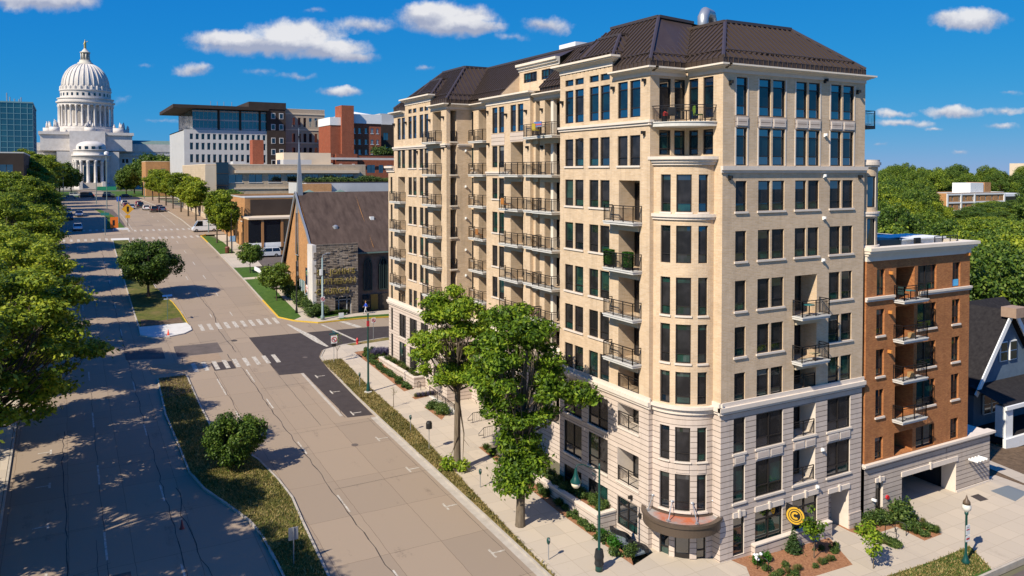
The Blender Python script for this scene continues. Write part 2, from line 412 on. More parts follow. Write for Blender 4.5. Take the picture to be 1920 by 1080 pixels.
M['ground'] = noisy('town_ground', (.05, .065, .02), (.12, .12, .05), scale=.06, rough=.95, c3=(.16, .14, .11), sc3=.02)
M['paint'] = noisy('worn_white_paint', (.30, .245, .185), (.55, .51, .44), scale=4, rough=.75, lo=.34, hi=.62)
M['yellow'] = noisy('yellow_kerb_paint', (.55, .34, .03), (.68, .44, .06), scale=4, rough=.7)
M['crack'] = noisy('crack_sealant', (.03, .026, .024), (.10, .08, .065), scale=1.2, rough=.7)
M['patch'] = noisy('concrete_patch', (.27, .19, .125), (.33, .24, .165), scale=1.5, rough=.85)

# base sheet out to the horizon
bm = bmesh.new()
gx = sorted(set(XL+[-1500, 2600])); gy = sorted(set(YL+[-300, 6000]))
gv = [[bm.verts.new((x, y, gz(x, y)-.35)) for x in gx] for y in gy]
for j in range(len(gy)-1):
    for i in range(len(gx)-1): bm.faces.new((gv[j][i], gv[j][i+1], gv[j+1][i+1], gv[j+1][i]))
me = bpy.data.meshes.new('ground'); bm.to_mesh(me); bm.free(); me.materials.append(M['ground'])
link('ground', me)['kind'] = 'structure'

# boulevard and cross streets: one road sheet
KR, KLf = 25.6, -4.0
road = drape('road', [(KLf, -40), (KR, -40), (KR, 79), (25.85, 88), (26.1, 93), (27.2, 95.4), (30, 96.6), (36, 97.7), (120, 97.7), (120, 107.6), (40, 107.6), (30, 107.3), (27.2, 109.4), (25.6, 112), (25.6, 186), (80, 186), (80, 198), (25.6, 198), (25.6, 352), (70, 352), (70, 372), (18, 372), (18, 520), (6, 520), (6, 372), (-60, 372), (-60, 352), (-4, 352), (-4, 198), (-40, 198), (-40, 186), (-4, 186), (-4, 107.6), (-40, 107.6), (-40, 97.7), (-4, 97.7)], 0, M['road'])
def onroad(name, poly, mat, dz=.012): return drape(name, poly, dz, mat, road)
onroad('asphalt_patch', [(20.1, 103.9), (20.3, 88.3), (22.9, 88.0), (23.1, 72.9), (25.5, 72.6), (25.75, 88), (26.05, 93.1), (27.1, 95.5), (30, 96.7), (36, 97.75), (60, 97.75), (60, 103.3), (38, 103.2)], M['asphalt'], .006)
onroad('asphalt_patch', rect(14.2, 16.5, 92.4, 95.3), M['asphalt'], .006)
onroad('asphalt_patch', [(5.8, 103.4), (9.9, 103.4), (9.85, 98.8), (5.8, 99.8)], M['asphalt2'], .006)
onroad('asphalt_patch', rect(9.2, 12.3, 205, 262), M['asphalt2'], .006)
onroad('concrete_patch', rect(11.2, 16.2, 99.0, 103.2), M['asphalt2'], .005)
onroad('concrete_patch', rect(11.9, 15.6, 96.3, 98.8), M['patch'], .006)
onroad('concrete_patch', rect(.5, 3.2, 44.5, 53), M['asphalt2'], .005)
for x, y0, y1 in [(22.8, 62, 88.0)]: onroad('concrete_patch', rect(22.55, 22.85, 73.5, 88), M['kerb'], .008)
# lane dashes
def dashes(x, spans, w=.13):
    for a, b in spans: onroad('lane_marking', rect(x-w/2, x+w/2, a, b), M['paint'])
dashes(17.4, [(30, 33), (43, 46), (54.5, 57.5), (66, 69), (78.3, 81.3), (87, 91.6), (115, 117), (127, 130), (139, 142), (151, 154), (163, 166), (175, 178)])
dashes(20.1, [(115, 117.2), (127, 130), (139, 142), (151, 154), (163, 166), (175, 178), (202, 205), (214, 217), (228, 231), (240, 243)])
dashes(14.0, [(76.7, 79), (84, 89.5), (118, 120), (126, 128), (140, 143), (156, 159)])
dashes(2.0, [(43, 47), (55, 59), (67, 71), (80, 84), (94, 97), (110, 113), (124, 127), (140, 143), (156, 159), (172, 175)])
dashes(6.0, [(38, 42), (49.5, 52.5), (62, 65), (76, 79), (89, 92), (110, 113), (124, 127), (140, 143), (156, 159)])
dashes(13.2, [(198, 245)], .14)
dashes(22.9, [(205, 262)], .12)
# parking bay ticks
for y in (86.2, 80.6, 73.8, 66.6, 59.4, 52.2, 45.0, 37.8):
    onroad('parking_marking', rect(23.75, 23.9, y-.55, y+.55), M['paint']); onroad('parking_marking', rect(23.9, 24.75, y-.07, y+.07), M['paint'], .014)
for y in (47.5, 54.5, 61.5, 68.5, 75.5):
    onroad('parking_marking', rect(-1.35, -1.2, y-.5, y+.5), M['paint']); onroad('parking_marking', rect(-2.2, -1.35, y-.07, y+.07), M['paint'], .014)
# zebra crossings
def zebra(x0, x1, y0, y1, n, sl=0):
    for i in range(n):
        x = x0+(x1-x0)*i/(n-1)
        onroad('crosswalk', [(x-.24, y0+sl*i), (x+.24, y0+sl*i), (x+.24, y1+sl*i), (x-.24, y1+sl*i)], M['paint'])
zebra(15.4, 25.0, 108.9, 112.0, 10, .02); zebra(12.4, 21.3, 92.8, 95.9, 9)
zebra(-2.8, 7.4, 182.5, 186, 9); zebra(-2.8, 7.4, 198.6, 201.5, 9); zebra(12.4, 25, 182, 185.4, 11); zebra(12.4, 25, 195.5, 198.5, 11)
onroad('stop_line', [(27.3, 99.0), (28.0, 96.6), (28.3, 96.7), (27.9, 101.5), (26.2, 108.2), (25.9, 108.2)], M['paint'])
onroad('stop_line', [(32.0, 98.0), (32.35, 98.0), (30.4, 106.6), (30.05, 106.6)], M['paint']); onroad('stop_line', [(34.2, 103.6), (35.0, 103.6), (33.6, 107.2), (32.8, 107.2)], M['paint'])
# cracks filled with sealant
rr = random.Random(5)
def crack(pts, w=.07, jit=.16):
    w *= .62
    q = []
    for a, b in zip(pts, pts[1:]):
        n = max(2, int(math.dist(a, b)/1.1))
        for i in range(n): q.append((a[0]+(b[0]-a[0])*i/n+rr.uniform(-jit, jit), a[1]+(b[1]-a[1])*i/n))
    q.append(pts[-1])
    mb = MB()
    for a, b in zip(q, q[1:]):
        t = Vector((b[0]-a[0], b[1]-a[1])).normalized(); n = Vector((-t.y, t.x))*w/2*rr.uniform(.6, 1.2)
        z0, z1 = gz(*a)+.010, gz(*b)+.010
        mb.face([(a[0]+n.x, a[1]+n.y, z0), (a[0]-n.x, a[1]-n.y, z0), (b[0]-n.x, b[1]-n.y, z1), (b[0]+n.x, b[1]+n.y, z1)])
    mb.build('sealed_crack', M['crack'], road)['kind'] = 'structure'
crack([(17.25, 40), (17.3, 66), (17.1, 78), (17.2, 92), (16.6, 95), (16.5, 98)], .11, .09); crack([(17.6, 98.5), (17.2, 108), (17.9, 117), (17.5, 127)], .12, .06)
crack([(20.25, 72), (20.2, 104), (19.6, 112)], .06, .03); crack([(14.2, 70), (14.1, 92)], .08, .12); crack([(13.0, 104), (14.6, 101.6), (18.8, 104), (20, 103.9)], .1, .05); crack([(11.2, 99), (11.2, 103.2), (16.2, 104.2)], .1, .04)
crack([(6.1, 30), (6.15, 60), (6.0, 98), (5.9, 130), (6.0, 175)], .10, .10); crack([(1.95, 30), (2.05, 90)], .06, .06); crack([(-.3, 34), (-.2, 66), (-.5, 72), (-.3, 80)], .10, .12); crack([(8.4, 36), (7.6, 48), (6.9, 58), (7.0, 64)], .09, .2)
crack([(-3.6, 52), (-1.0, 53.6), (2.2, 54.6)], .06, .1); crack([(1.4, 50), (1.5, 58)], .06, .12); crack([(10.8, 90), (11.6, 98.5)], .13, .04)
for y in (58.5, 71, 84.5, 116.6, 121, 131): crack([(17.5, y), (25.3, y+.2)], .045, .02)
for y in (60, 70, 82, 116, 130): crack([(-3.6, y), (8, y+.3)], .045, .02)
crack([(23.0, 84), (23.2, 78), (22.9, 73)], .09, .1); crack([(24.7, 40), (24.75, 72)], .05, .03); crack([(18.9, 119), (24.8, 120)], .05, .05); crack([(22.4, 116), (24.6, 113)], .07, .1)
def disc(name, x, y, r, mat, dz=.016): drape(name, arc(x, y, r, 0, 337.5, 15), dz, mat, road)
disc('manhole_cover', 18.2, 103.2, .38, M['crack']); disc('manhole_cover', 21.6, 66.2, .3, M['asphalt2']); disc('manhole_cover', 3.5, 88, .36, M['crack']); disc('manhole_cover', 24.5, 93.5, .3, M['asphalt2'])

# gutters and kerbs
def kerb(pts, w=.16, h=.14, mat='kerb', name='kerb'):
    drape(name, strip(pts, w), h, M[mat], None, skirt=h+.3)
def gutter(pts, w=.55): drape('gutter', strip(pts, w), .004, M['kerb'], road)
kr = [(25.68, -40), (25.68, 79), (25.93, 88), (26.2, 92.8), (27.3, 95.25), (30, 96.45), (36, 97.55), (120, 97.55)]
kerb(kr); gutter([(25.33, -40), (25.33, 72)])
kerb([(120, 107.75), (40, 107.75), (30, 107.45)], mat='yellow'); kerb([(30, 107.45), (27.3, 109.5), (25.68, 112), (25.68, 122)], mat='yellow'); kerb([(25.68, 122), (25.68, 174)]); kerb([(25.68, 174), (25.68, 184)], mat='yellow'); kerb([(25.68, 184), (27, 186)], mat='yellow')
kerb([(27, 198), (25.68, 200), (25.68, 350)]); kerb([(-4.08, -40), (-4.08, 97)]); kerb([(-4.08, 108), (-4.08, 186)]); kerb([(-4.08, 198), (-4.08, 350)])
# pavements and verges on the building side
B = .13
drape('verge', [(25.76, -40), (25.9, -40), (25.9, 41), (26.0, 43), (26.38, 50), (26.94, 58), (27.75, 68), (27.8, 79), (28.2, 91.0), (26.3, 90.5), (26.0, 87), (25.76, 79)], B, M['verge'], None, .3)
drape('sidewalk', [(25.9, -40), (30.5, -40), (30.5, 33.6), (31, 39.5), (30.6, 47.5), (30.85, 60.8), (30.6, 77), (30.5, 86.7), (30.3, 93.0), (44, 94.3), (70, 95.4), (70, 96.6), (35.6, 96.2), (31, 95.6), (30.3, 96.5), (27.5, 95.3), (26.3, 92.7), (26.3, 90.5), (28.2, 91.0), (27.8, 79), (27.75, 68), (26.94, 58), (26.38, 50), (26.0, 43), (25.9, 41)], B+.01, M['walk'], None, .3)
drape('verge', [(31, 95.62), (35.6, 96.22), (70, 96.62), (70, 97.45), (36, 97.45), (30.6, 96.5)], B, M['verge'], None, .3)
drape('flower_bed_soil', [(30.6, 47.5), (31, 39.5), (31.5, 40.4), (31.5, 60.9), (30.85, 60.8)], B, M['mulch'], None, .3)
drape('flower_bed_soil', [(30.62, 77.4), (33.4, 78.4), (33.4, 90.2), (33.4, 94.2), (30.4, 92.8), (30.52, 86.7)], B, M['mulch'], None, .3)
drape('flower_bed_soil', [(30.62, 72.2), (32.4, 72.6), (32.4, 70.2), (30.72, 68.2)], B+.02, M['mulch'], None, .3)
drape('plaza', [(30.85, 60.8), (36.5, 60.8), (36.5, 78.4), (33.4, 78.4), (30.62, 77.4), (30.62, 72.2), (32.4, 72.6), (32.4, 70.2), (30.72, 68.2)], B+.012, M['walk'], None, .3)
drape('flower_bed_soil', [(30.65, 75.4), (33.2, 75.9), (33.2, 75.2), (30.65, 74.6)], B+.03, M['mulch'], None, .2)
drape('plaza', [(31, 39.5), (30.5, 33.6), (35.6, 33.6), (37.4, 36.2), (37.2, 36.9), (36.1, 42), (33.2, 42), (33.2, 40.2)], B+.012, M['walk'], None, .3)
# side street frontage
drape('sidewalk', [(30.5, 31.9), (120, 31.4), (120, 33.3), (49.6, 33.72), (35.6, 33.6), (30.5, 33.6)], B+.01, M['walk'], None, .3)
drape('flower_bed_soil', [(35.6, 33.6), (44.3, 33.62), (46.0, 36.8), (46.0, 38), (37.2, 38), (37.2, 36.9), (37.4, 36.2)], B, M['mulch'], None, .3)
drape('sidewalk', [(44.3, 33.62), (46.3, 33.66), (49.5, 33.70), (48.25, 36.9), (48.25, 38.2), (46.0, 38.2), (46.0, 36.8)], B+.012, M['walk'], None, .3)
drape('flower_bed_soil', [(49.5, 33.70), (53.9, 33.56), (54.7, 37.2), (54.7, 38), (48.25, 38), (48.25, 36.9)], B, M['mulch'], None, .3)
drape('bike_rack_pad', [(49.65, 33.74), (51.9, 33.66), (52.0, 35.9), (49.65, 35.95)], B+.02, M['walk'], None, .3)
drape('driveway', [(53.9, 33.56), (68, 33.46), (68, 37.9), (66, 37.9), (66, 37.3), (54.7, 37.3)], B+.012, M['walk'], None, .3)
drape('driveway', [(54.6, 37.3), (61.3, 37.3), (61.3, 44), (54.6, 44)], B+.005, M['walk'])
drape('driveway', [(54.1, 31.88), (120, 31.4), (120, 28.6), (52.3, 29.3)], B+.011, M['walk'], None, .3)
drape('verge', [(30.5, 29.6), (52.3, 29.3), (54.1, 31.88), (30.5, 31.88)], B, M['lawn'], None, .3)
kerb([(26, 29.5), (52.3, 29.2), (120, 28.5)])
drape('side_street', [(25.7, 28.4), (120, 28.4), (120, 17), (25.7, 17)], .02, M['asphalt2'])
drape('utility_hatch', [(61.7, 36.3), (62.65, 36.25), (62.4, 35.3), (61.5, 35.4)], B+.022, M['asphalt'], None, .05); drape('utility_hatch', [(64.1, 36.1), (66.5, 36.05), (66.5, 34.5), (63.9, 34.1)], B+.022, plain('slate_hatch', (.16, .18, .19), .6), None, .05)
drape('yard', [(66.2, 33.5), (140, 33.2), (140, 70), (66.2, 70)], .02, M['soil'])
drape('yard_path', [(68.2, 33.5), (70.5, 33.5), (72, 41), (70, 41)], .05, M['walk'])
# church side
drape('verge', [(25.76, 112), (27.3, 109.7), (28.6, 111), (28.7, 122), (29.0, 136), (25.76, 136)], B, M['lawn'], None, .3)
drape('verge', [(25.76, 137.6), (29.0, 137.6), (29.2, 146), (25.76, 146)], B, M['lawn'], None, .3)
drape('verge', [(25.76, 160), (28.6, 160), (28.6, 174), (27.2, 183), (25.76, 183)], B, M['lawn'], None, .3)
drape('sidewalk', [(27.3, 109.7), (30, 107.6), (33.2, 107.85), (32.8, 108.4), (45, 109.6), (45, 112.0), (30.5, 109.2), (30.2, 112), (30.3, 137), (31, 152), (31, 184), (28.6, 184), (28.6, 160), (25.8, 159.8), (25.8, 146.2), (29.2, 146), (29.0, 137.6), (25.8, 137.5), (25.8, 136.1), (29.0, 136), (28.7, 122), (28.6, 111)], B+.01, M['walk'], None, .3)
drape('verge', [(33.2, 107.85), (70, 107.85), (70, 110.0), (45, 109.6), (32.8, 108.4)], B, M['lawn'], None, .3)
drape('flower_bed_soil', [(30.2, 112), (30.5, 109.2), (35, 110.2), (34, 111.6), (30.6, 111.6), (30.6, 130), (30.3, 137)], B, M['lawn'], None, .3)
drape('car_park', [(31, 137), (60, 137), (60, 158), (31, 158)], .06, M['asphalt2'])
drape('sidewalk', [(25.76, 200), (32, 200), (32, 350), (25.76, 350)], B, M['patch'], None, .3)
# medians
medL = [(11.15, 20), (11.15, 48.4), (11.14, 50.4), (11.04, 54), (10.73, 56.2), (9.84, 59.3), (8.74, 62.7), (8.15, 66.5), (8.07, 73.6), (7.9, 80.5), (8.3, 91.8)]
medR = [(13.7, 20), (13.72, 47.1), (14.1, 54.6), (14.36, 58.4), (14.17, 61.9), (13.6, 66.5), (11.35, 74), (11.25, 84.8), (11.3, 91.8)]
drape('median', medL+medR[::-1], B, M['grass'], None, .3)
kerb([(x+.08, y) for x, y in medL]); kerb([(x-.08, y) for x, y in medR])
drape('construction_pit', [(8.4, 85.2), (11.1, 85.6), (11.15, 91.7), (8.5, 91.7)], B+.02, M['soil'])
drape('median_ramp', [(8.0, 93.5), (11.6, 93.5), (12.2, 96.6), (7.7, 97.0)], .03, M['patch'], None, .05)
m2 = [(8.1, 112.9), (8.05, 119.8), (8.05, 136), (8.2, 172), (8.4, 181.5), (11.4, 181.5), (11.5, 160), (12.2, 134), (13.5, 124.6), (13.85, 118.8), (13.9, 113.0)]
drape('median', m2, B, M['grass'], None, .3); kerb([(x+.05, y) for x, y in m2[:5]]); kerb([(x-.05, y) for x, y in m2[5:8]]); kerb([(12.15, 134), (13.45, 124.6), (13.8, 118.8), (14.0, 111.2)], mat='yellow')
drape('bare_patch', [(8.4, 113.1), (13.6, 113.1), (13.4, 116), (11, 115.0), (8.6, 116.5)], B+.03, M['soil'])
drape('median_nose', [(8.0, 109.2), (9.3, 107.6), (11.2, 107.4), (13.0, 108.1), (14.1, 109.5), (14.15, 111.2), (13.9, 113.0), (8.1, 112.9)], B+.02, M['newcon'], None, .3)
drape('median_nose', [(8.3, 181.5), (11.5, 181.5), (11.6, 184.5), (8.2, 184.5)], B+.01, M['newcon'], None, .3)
drape('median', [(8.2, 202), (11.9, 202), (11.5, 216), (11.2, 232), (8.8, 265), (7.7, 266), (8.6, 246), (9.4, 226)], B, M['lawn'], None, .3)
drape('median_nose', [(9.2, 198.6), (12.6, 198.6), (12.4, 202), (9.6, 202)], B+.01, M['newcon'], None, .3)
# left side of the boulevard
drape('sidewalk', [(-4.2, -40), (-4.2, 97), (-11, 97), (-11, -40)], B, M['walk'], None, .3)
drape('sidewalk', [(-4.2, 108), (-4.2, 186), (-11, 186), (-11, 108)], B, M['walk'], None, .3)
drape('sidewalk', [(-4.2, 198), (-4.2, 350), (-11, 350), (-11, 198)], B, M['walk'], None, .3)
drape('lawn', [(-11.1, -40), (-11.1, 350), (-60, 350), (-60, -40)], .02, M['lawn'])
# tufts of turf standing in the verges
def turf(name, area, n, h, seed, test=None):
    rg = np.random.default_rng(seed); x0, x1, y0, y1 = area
    x = rg.uniform(x0, x1, n*3); y = rg.uniform(y0, y1, n*3); k = np.array([test(a, b) for a, b in zip(x, y)]); x, y = x[k][:n], y[k][:n]; n = len(x)
    z = np.array([gz(a, b) for a, b in zip(x, y)])+.11; a = rg.uniform(0, 6.283, n); hh = h*rg.uniform(.4, 1.2, n); w = .035*rg.uniform(.6, 1.5, n)
    p = np.stack([x, y, z], 1); t = np.stack([np.cos(a), np.sin(a), a*0], 1)*w[:, None]; lean = rg.normal(size=(n, 3))*np.array([1, 1, 0])*hh[:, None]*.6; u = np.stack([a*0, a*0, hh], 1)+lean
    v = np.stack([p-t, p+t, p+t*.5+u, p-t*.5+u], 1).reshape(-1, 3)
    me = bpy.data.meshes.new(name); me.vertices.add(n*4); me.vertices.foreach_set('co', v.astype(np.float32).ravel()); me.loops.add(n*4); me.loops.foreach_set('vertex_index', np.arange(n*4, dtype=np.int32)); me.polygons.add(n); me.polygons.foreach_set('loop_start', np.arange(0, n*4, 4, dtype=np.int32)); me.polygons.foreach_set('loop_total', np.full(n, 4, dtype=np.int32)); me.materials.append(M['turf']); me.update(); me.validate()
    tag(link(name, me), 'dry and green turf tufts in the street verges and median', 'grass', kind='stuff')
turf('grass', (25.8, 28.2, 36, 91), 16000, .16, 1, lambda x, y: x < np.interp(y, [36, 43, 50, 58, 68, 79, 91], [25.85, 25.95, 26.33, 26.9, 27.7, 27.75, 28.1]))
turf('grass', (7.9, 14.4, 40, 91.5), 20000, .16, 2, lambda x, y: np.interp(y, [40, 50, 56, 59, 63, 66, 80, 92], [11.3, 11.3, 10.9, 10.0, 8.9, 8.3, 8.1, 8.4]) < x < np.interp(y, [40, 47, 55, 58, 62, 66, 74, 92], [13.5, 13.5, 13.9, 14.1, 13.9, 13.3, 11.1, 11.1]))
turf('grass', (44, 54, 29.4, 31.8), 5000, .12, 3, lambda x, y: x < 52.3+(y-29.3)*.7 and y > 29.45)
drape('lawn', [(-60, 374), (5, 374), (5, 480), (-60, 480)], .02, M['lawn']); drape('lawn', [(19, 374), (140, 374), (140, 480), (19, 480)], .02, M['lawn'])
# ================================================================== THE APARTMENT BUILDING
APT = thing('apartment_building', 'tall tan brick apartment building with brown seamed roof and rounded corner bay', 'apartment building', (43, 60, 0))
XL1, XS4, XS2, XS3 = 33.12, 33.2, 35.6, 35.95
YR, XB, YN = 37.24, 36.15, 40.67           # side-street wall, its boulevard-side return, wall of the notch
BELT = 9.25
WIN = []                                    # (size, builder) of every window opening, built largest first
def win(P, u0, u1, z0, z1, style, depth=.12, seed=None, px=1.0):
    c = P((u0+u1)/2, z0, 0); px *= 2500/(c[0]**2+c[1]**2)
    WIN.append(((u1-u0)*(z1-z0)*px, P, u0, u1, z0, z1, style, depth, len(WIN)))
wr = random.Random(11)
PANES = ['glass', 'screen', 'glass2', 'blind', 'glassblue', 'screenblue']
PM = lambda: [M[k] for k in PANES]
def window_geo(fr, pn, P, u0, u1, z0, z1, style, depth, k):
    """frame bars into fr, panes into pn.  style: t tall three-light, s sash, w wide two-light, g shop front, d glazed door, c small light"""
    rnd = random.Random(k*7+1)
    w = u1-u0; b = min(.07, w*.09); D = -depth
    curved = (P(u0, 0, 0)[2] == 0 and abs(u1-u0) > 5)
    if curved: w_m = w*.047; b = .065/.047
    hb = .07
    fr.boxP(P, u0, u0+b, z0, z1, D-.05, D+.05, 0); fr.boxP(P, u1-b, u1, z0, z1, D-.05, D+.05, 0)
    n = max(1, int(abs(u1-u0)/5)) if curved else 1
    fr.boxP(P, u0+b, u1-b, z0, z0+hb, D-.05, D+.05, 0, n); fr.boxP(P, u0+b, u1-b, z1-hb, z1, D-.05, D+.05, 0, n)
    a0, a1, e0, e1 = u0+b, u1-b, z0+hb, z1-hb
    def pane(ua, ub, za, zb, m, off=0):
        for i in range(n):
            p, q = ua+(ub-ua)*i/n, ua+(ub-ua)*(i+1)/n
            pn.face([P(p, za, D-.02+off), P(q, za, D-.02+off), P(q, zb, D-.02+off), P(p, zb, D-.02+off)], m)
    def hbar(z, t=.07, ua=None, ub=None): fr.boxP(P, ua or a0, ub or a1, z-t/2, z+t/2, D-.04, D+.04, 0, n)
    def vbar(u, t=.07, za=None, zb=None): fr.boxP(P, u-t/2, u+t/2, za or e0, zb or e1, D-.045, D+.045, 0)
    H = e1-e0
    if style == 't':                         # upper floors: clear light, screened sash, clear light
        za, zb = e0+H*.235, e0+H*.80
        hbar(za); hbar(zb)
        gb = 4 if P(0, 0, 0)[1] < 37.3 or rnd.random() < .5 else 0; pane(a0, a1, e0, za, gb); pane(a0, a1, za, zb, 5 if gb == 4 and rnd.random() < .8 else 1 if rnd.random() < .7 else 2); pane(a0, a1, zb, e1, gb)
    elif style == 's':
        za = e0+H*.26; hbar(za)
        pane(a0, a1, e0, za, rnd.choice([1, 0, 2, 2])); r = rnd.random()
        if r < .62: pane(a0, a1, za, e1, 1)
        elif r < .78: pane(a0, a1, za, e1, 2)
        elif r < .84: pane(a0, a1, za, e0+H*.8, 1); pane(a0, a1, e0+H*.8, e1, 3)
        else: pane(a0, a1, za, e0+H*.72, 1); pane(a0, a1, e0+H*.72, e1, 0)
    elif style == 'b':                       # bay windows: dark with a clear strip at the top and the bottom
        za, zb = e0+H*.22, e1-H*.13
        hbar(za, .05); pane(a0, a1, e0, za, rnd.choice([0, 1, 2])); pane(a0, a1, za, zb, 1); pane(a0, a1, zb, e1, rnd.choice([2, 0, 2]))
    elif style == 'w':
        m = (a0+a1)/2; vbar(m, .08); za = e0+H*.27; hbar(za)
        for ua, ub in ((a0, m), (m, a1)):
            pane(ua, ub, e0, za, rnd.choice([0, 2, 1])); pane(ua, ub, za, e1, rnd.choice([1, 1, 1, 2]))
    elif style == 'g':
        m = (a0+a1)/2; za, zb = e0+H*.27, e0+H*.76; hbar(za); hbar(zb)
        if (u1-u0) > 1.2 and not curved: vbar(m, .09)
        pane(a0, a1, e0, za, rnd.choice([0, 2])); pane(a0, a1, za, zb, rnd.choice([0, 0, 2])); pane(a0, a1, zb, e1, 0)
    elif style == 'd':
        m = (a0+a1)/2; vbar(m, .07); pane(a0, a1, e0, e1, 1 if rnd.random() < .7 else 0)
    elif style == 'e':                       # entrance door: one leaf with a deep bottom rail
        fr.boxP(P, a0, a1, e0, e0+.28, D-.04, D+.04, 0, n); pane(a0, a1, e0+.28, e1, 0)
    else: pane(a0, a1, e0, e1, 0)

wall_b, wall_s, trim = MB(), MB(), MB()     # brick upper walls, stone base, cornices and belts
walls = []
def wall(P, u0, u1, zb, zt, ops, step=None, brickonly=False):
    if brickonly: wallgrid(wall_b, P, u0, u1, zb, zt, ops, 0, 0, step)
    else:
        wallgrid(wall_s, P, u0, u1, zb, BELT, ops, 0, 1, step); wallgrid(wall_b, P, u0, u1, BELT, zt, ops, 0, 0, step)
def sill(P, u0, u1, z, n=1, x=.05, m=0): trim.boxP(P, u0-x, u1+x, z-.13, z, -.02, .09, m, n)
ROWS = {9: (28.15, 30.6), 8: (24.93, 26.95), 7: (21.97, 23.93), 6: (18.77, 20.72), 5: (15.57, 17.52), 4: (12.62, 14.54), 3: (9.62, 11.56)}
BALC = []
def recess(P, u0, u1, z0, z1, depth, ops, nrm=1, door=True, wallm=0):
    ops.append((u0, u1, z0, z1, depth))
    w = u1-u0
    bw = RECESS
    bw.face([P(u0, z0, -depth), P(u1, z0, -depth), P(u1, z1, -depth), P(u0, z1, -depth)], 0)
    if w > 1.2:
        win(P, u0+.03, u1-.03, z0+.02, z1-.2, 'd', depth-.06, px=.5)
    else: win(P, u0+.06, u1-.06, z0+.02, z1-.25, 'c', depth-.06, px=.3)
RECESS = MB()
def balcony(P, u0, u1, z, d, side='lr', h=1.07, slab=True, n=1):
    BALC.append((P, u0, u1, z, d, side, h, slab, n))
def railing_geo(mb, P, u0, u1, z, d, side, h):
    def run(a, b):                           # a, b = (u, d)
        L = math.dist(a, b); A = lambda t, zz: P(a[0]+(b[0]-a[0])*t, zz, a[1]+(b[1]-a[1])*t)
        mb.bar(A(0, z+h), A(1, z+h), .06, .05); mb.bar(A(0, z+h-.16), A(1, z+h-.16), .03, .03); mb.bar(A(0, z+.1), A(1, z+.1), .035, .035)
        k = max(2, int(L/.115))
        for i in range(1, k): mb.bar(A(i/k, z+.1), A(i/k, z+h-.16), .016)
        m = max(1, round(L/1.15))
        for i in range(m+1): mb.bar(A(i/m, z), A(i/m, z+h), .055)
    if d > .01:
        run((u0, d), (u1, d))
        if 'l' in side: run((u0, 0), (u0, d))
        if 'r' in side: run((u1, 0), (u1, d))
    else: run((u0, d), (u1, d))

# ---- S1: boulevard wall next to the corner
P = PX(XL1); ops = []
A4 = [(49.60, 50.72), (48.25, 49.38), (46.38, 47.52), (45.05, 46.18)]; C2 = [(43.03, 44.14), (41.68, 42.80)]
CR = (41.70, 43.98)
for fl, (z0, z1) in ROWS.items():
    for u0, u1 in A4:
        ops.append((u0, u1, z0, z1, .2)); win(P, u0, u1, z0, z1, 't' if fl == 9 else 's')
        if fl == 9: ops.append((u0, u1, 30.93, 31.4, .2)); win(P, u0, u1, 30.93, 31.4, 'c')
    if fl != 9:
        for i in (0, 2): sill(P, A4[i+1][0], A4[i][1], z0)
for fl in (9, 8):
    z0, z1 = ROWS[fl]
    for u0, u1 in C2: ops.append((u0, u1, z0, z1, .2)); win(P, u0, u1, z0, z1, 't' if fl == 9 else 's')
    if fl == 8: sill(P, C2[1][0], C2[0][1], z0)
CZ = {7: (21.15, 23.93), 6: (17.95, 20.70), 5: (14.75, 17.60), 4: (11.75, 14.32), 3: (9.65, 11.35)}
for fl, (z0, z1) in CZ.items():
    recess(P, CR[0], CR[1], z0, z1, 1.45 if P(0, 0, 0)[1] < 40 else 1.3, ops)
    if fl > 3: balcony(P, CR[0]-.25, CR[1]+.75, z0, .75)
    else: balcony(P, CR[0], CR[1], z0, 0, slab=False)
for (z0, z1), kind in (((7.0, 8.6), 'r'), ((3.2, 5.5), 'r')):
    recess(P, CR[0], CR[1]+.05, z0, z1, 1.45 if P(0, 0, 0)[1] < 40 else 1.3, ops); balcony(P, CR[0], CR[1]+.05, z0, -.06, slab=False)
    sill(P, CR[0], CR[1]+.05, z0, x=.1)
ST = [(48.42, 50.80), (45.16, 47.58)]
for u0, u1 in ST:
    for z0, z1 in ((6.2, 8.45), (3.15, 5.6)): ops.append((u0, u1, z0, z1, .2)); win(P, u0, u1, z0, z1, 'w'); sill(P, u0, u1, z0)
    ops.append((u0, u1, .75, 2.18, .2)); win(P, u0, u1, .75, 2.18, 'w')
ops.append((41.8, 44.05, .12, 2.12, .2)); win(P, 41.8, 44.05, .12, 2.12, 'g')
wall(P, YN, 44.72, -2, 31.05, ops); wall(P, 44.72, 51.4, -2, 31.95, ops)
# returns of S1
wall(PYp(51.4), XL1, XS2, -2, 31.05, [])
# ---- notch wall facing the side street, and the return of the corner block
P = PY(YN); ops = []
for z0, z1 in ((27.98, 30.62), (25.62, 27.25)):
    for u0, u1 in ((33.88, 34.86), (35.16, 36.1)): ops.append((u0, u1, z0, z1, .2)); win(P, u0, u1, z0, z1, 't')
wall(P, XL1, XB, -2, 31.05, ops)
P = PX(XB); ops = []
for z0, z1 in ((27.98, 30.62), (25.62, 27.25)):
    for u0, u1 in ((39.5, 40.4), (38.1, 39.05)): ops.append((u0, u1, z0, z1, .2)); win(P, u0, u1, z0, z1, 't')
wall(P, YR, YN, -2, 31.05, ops)
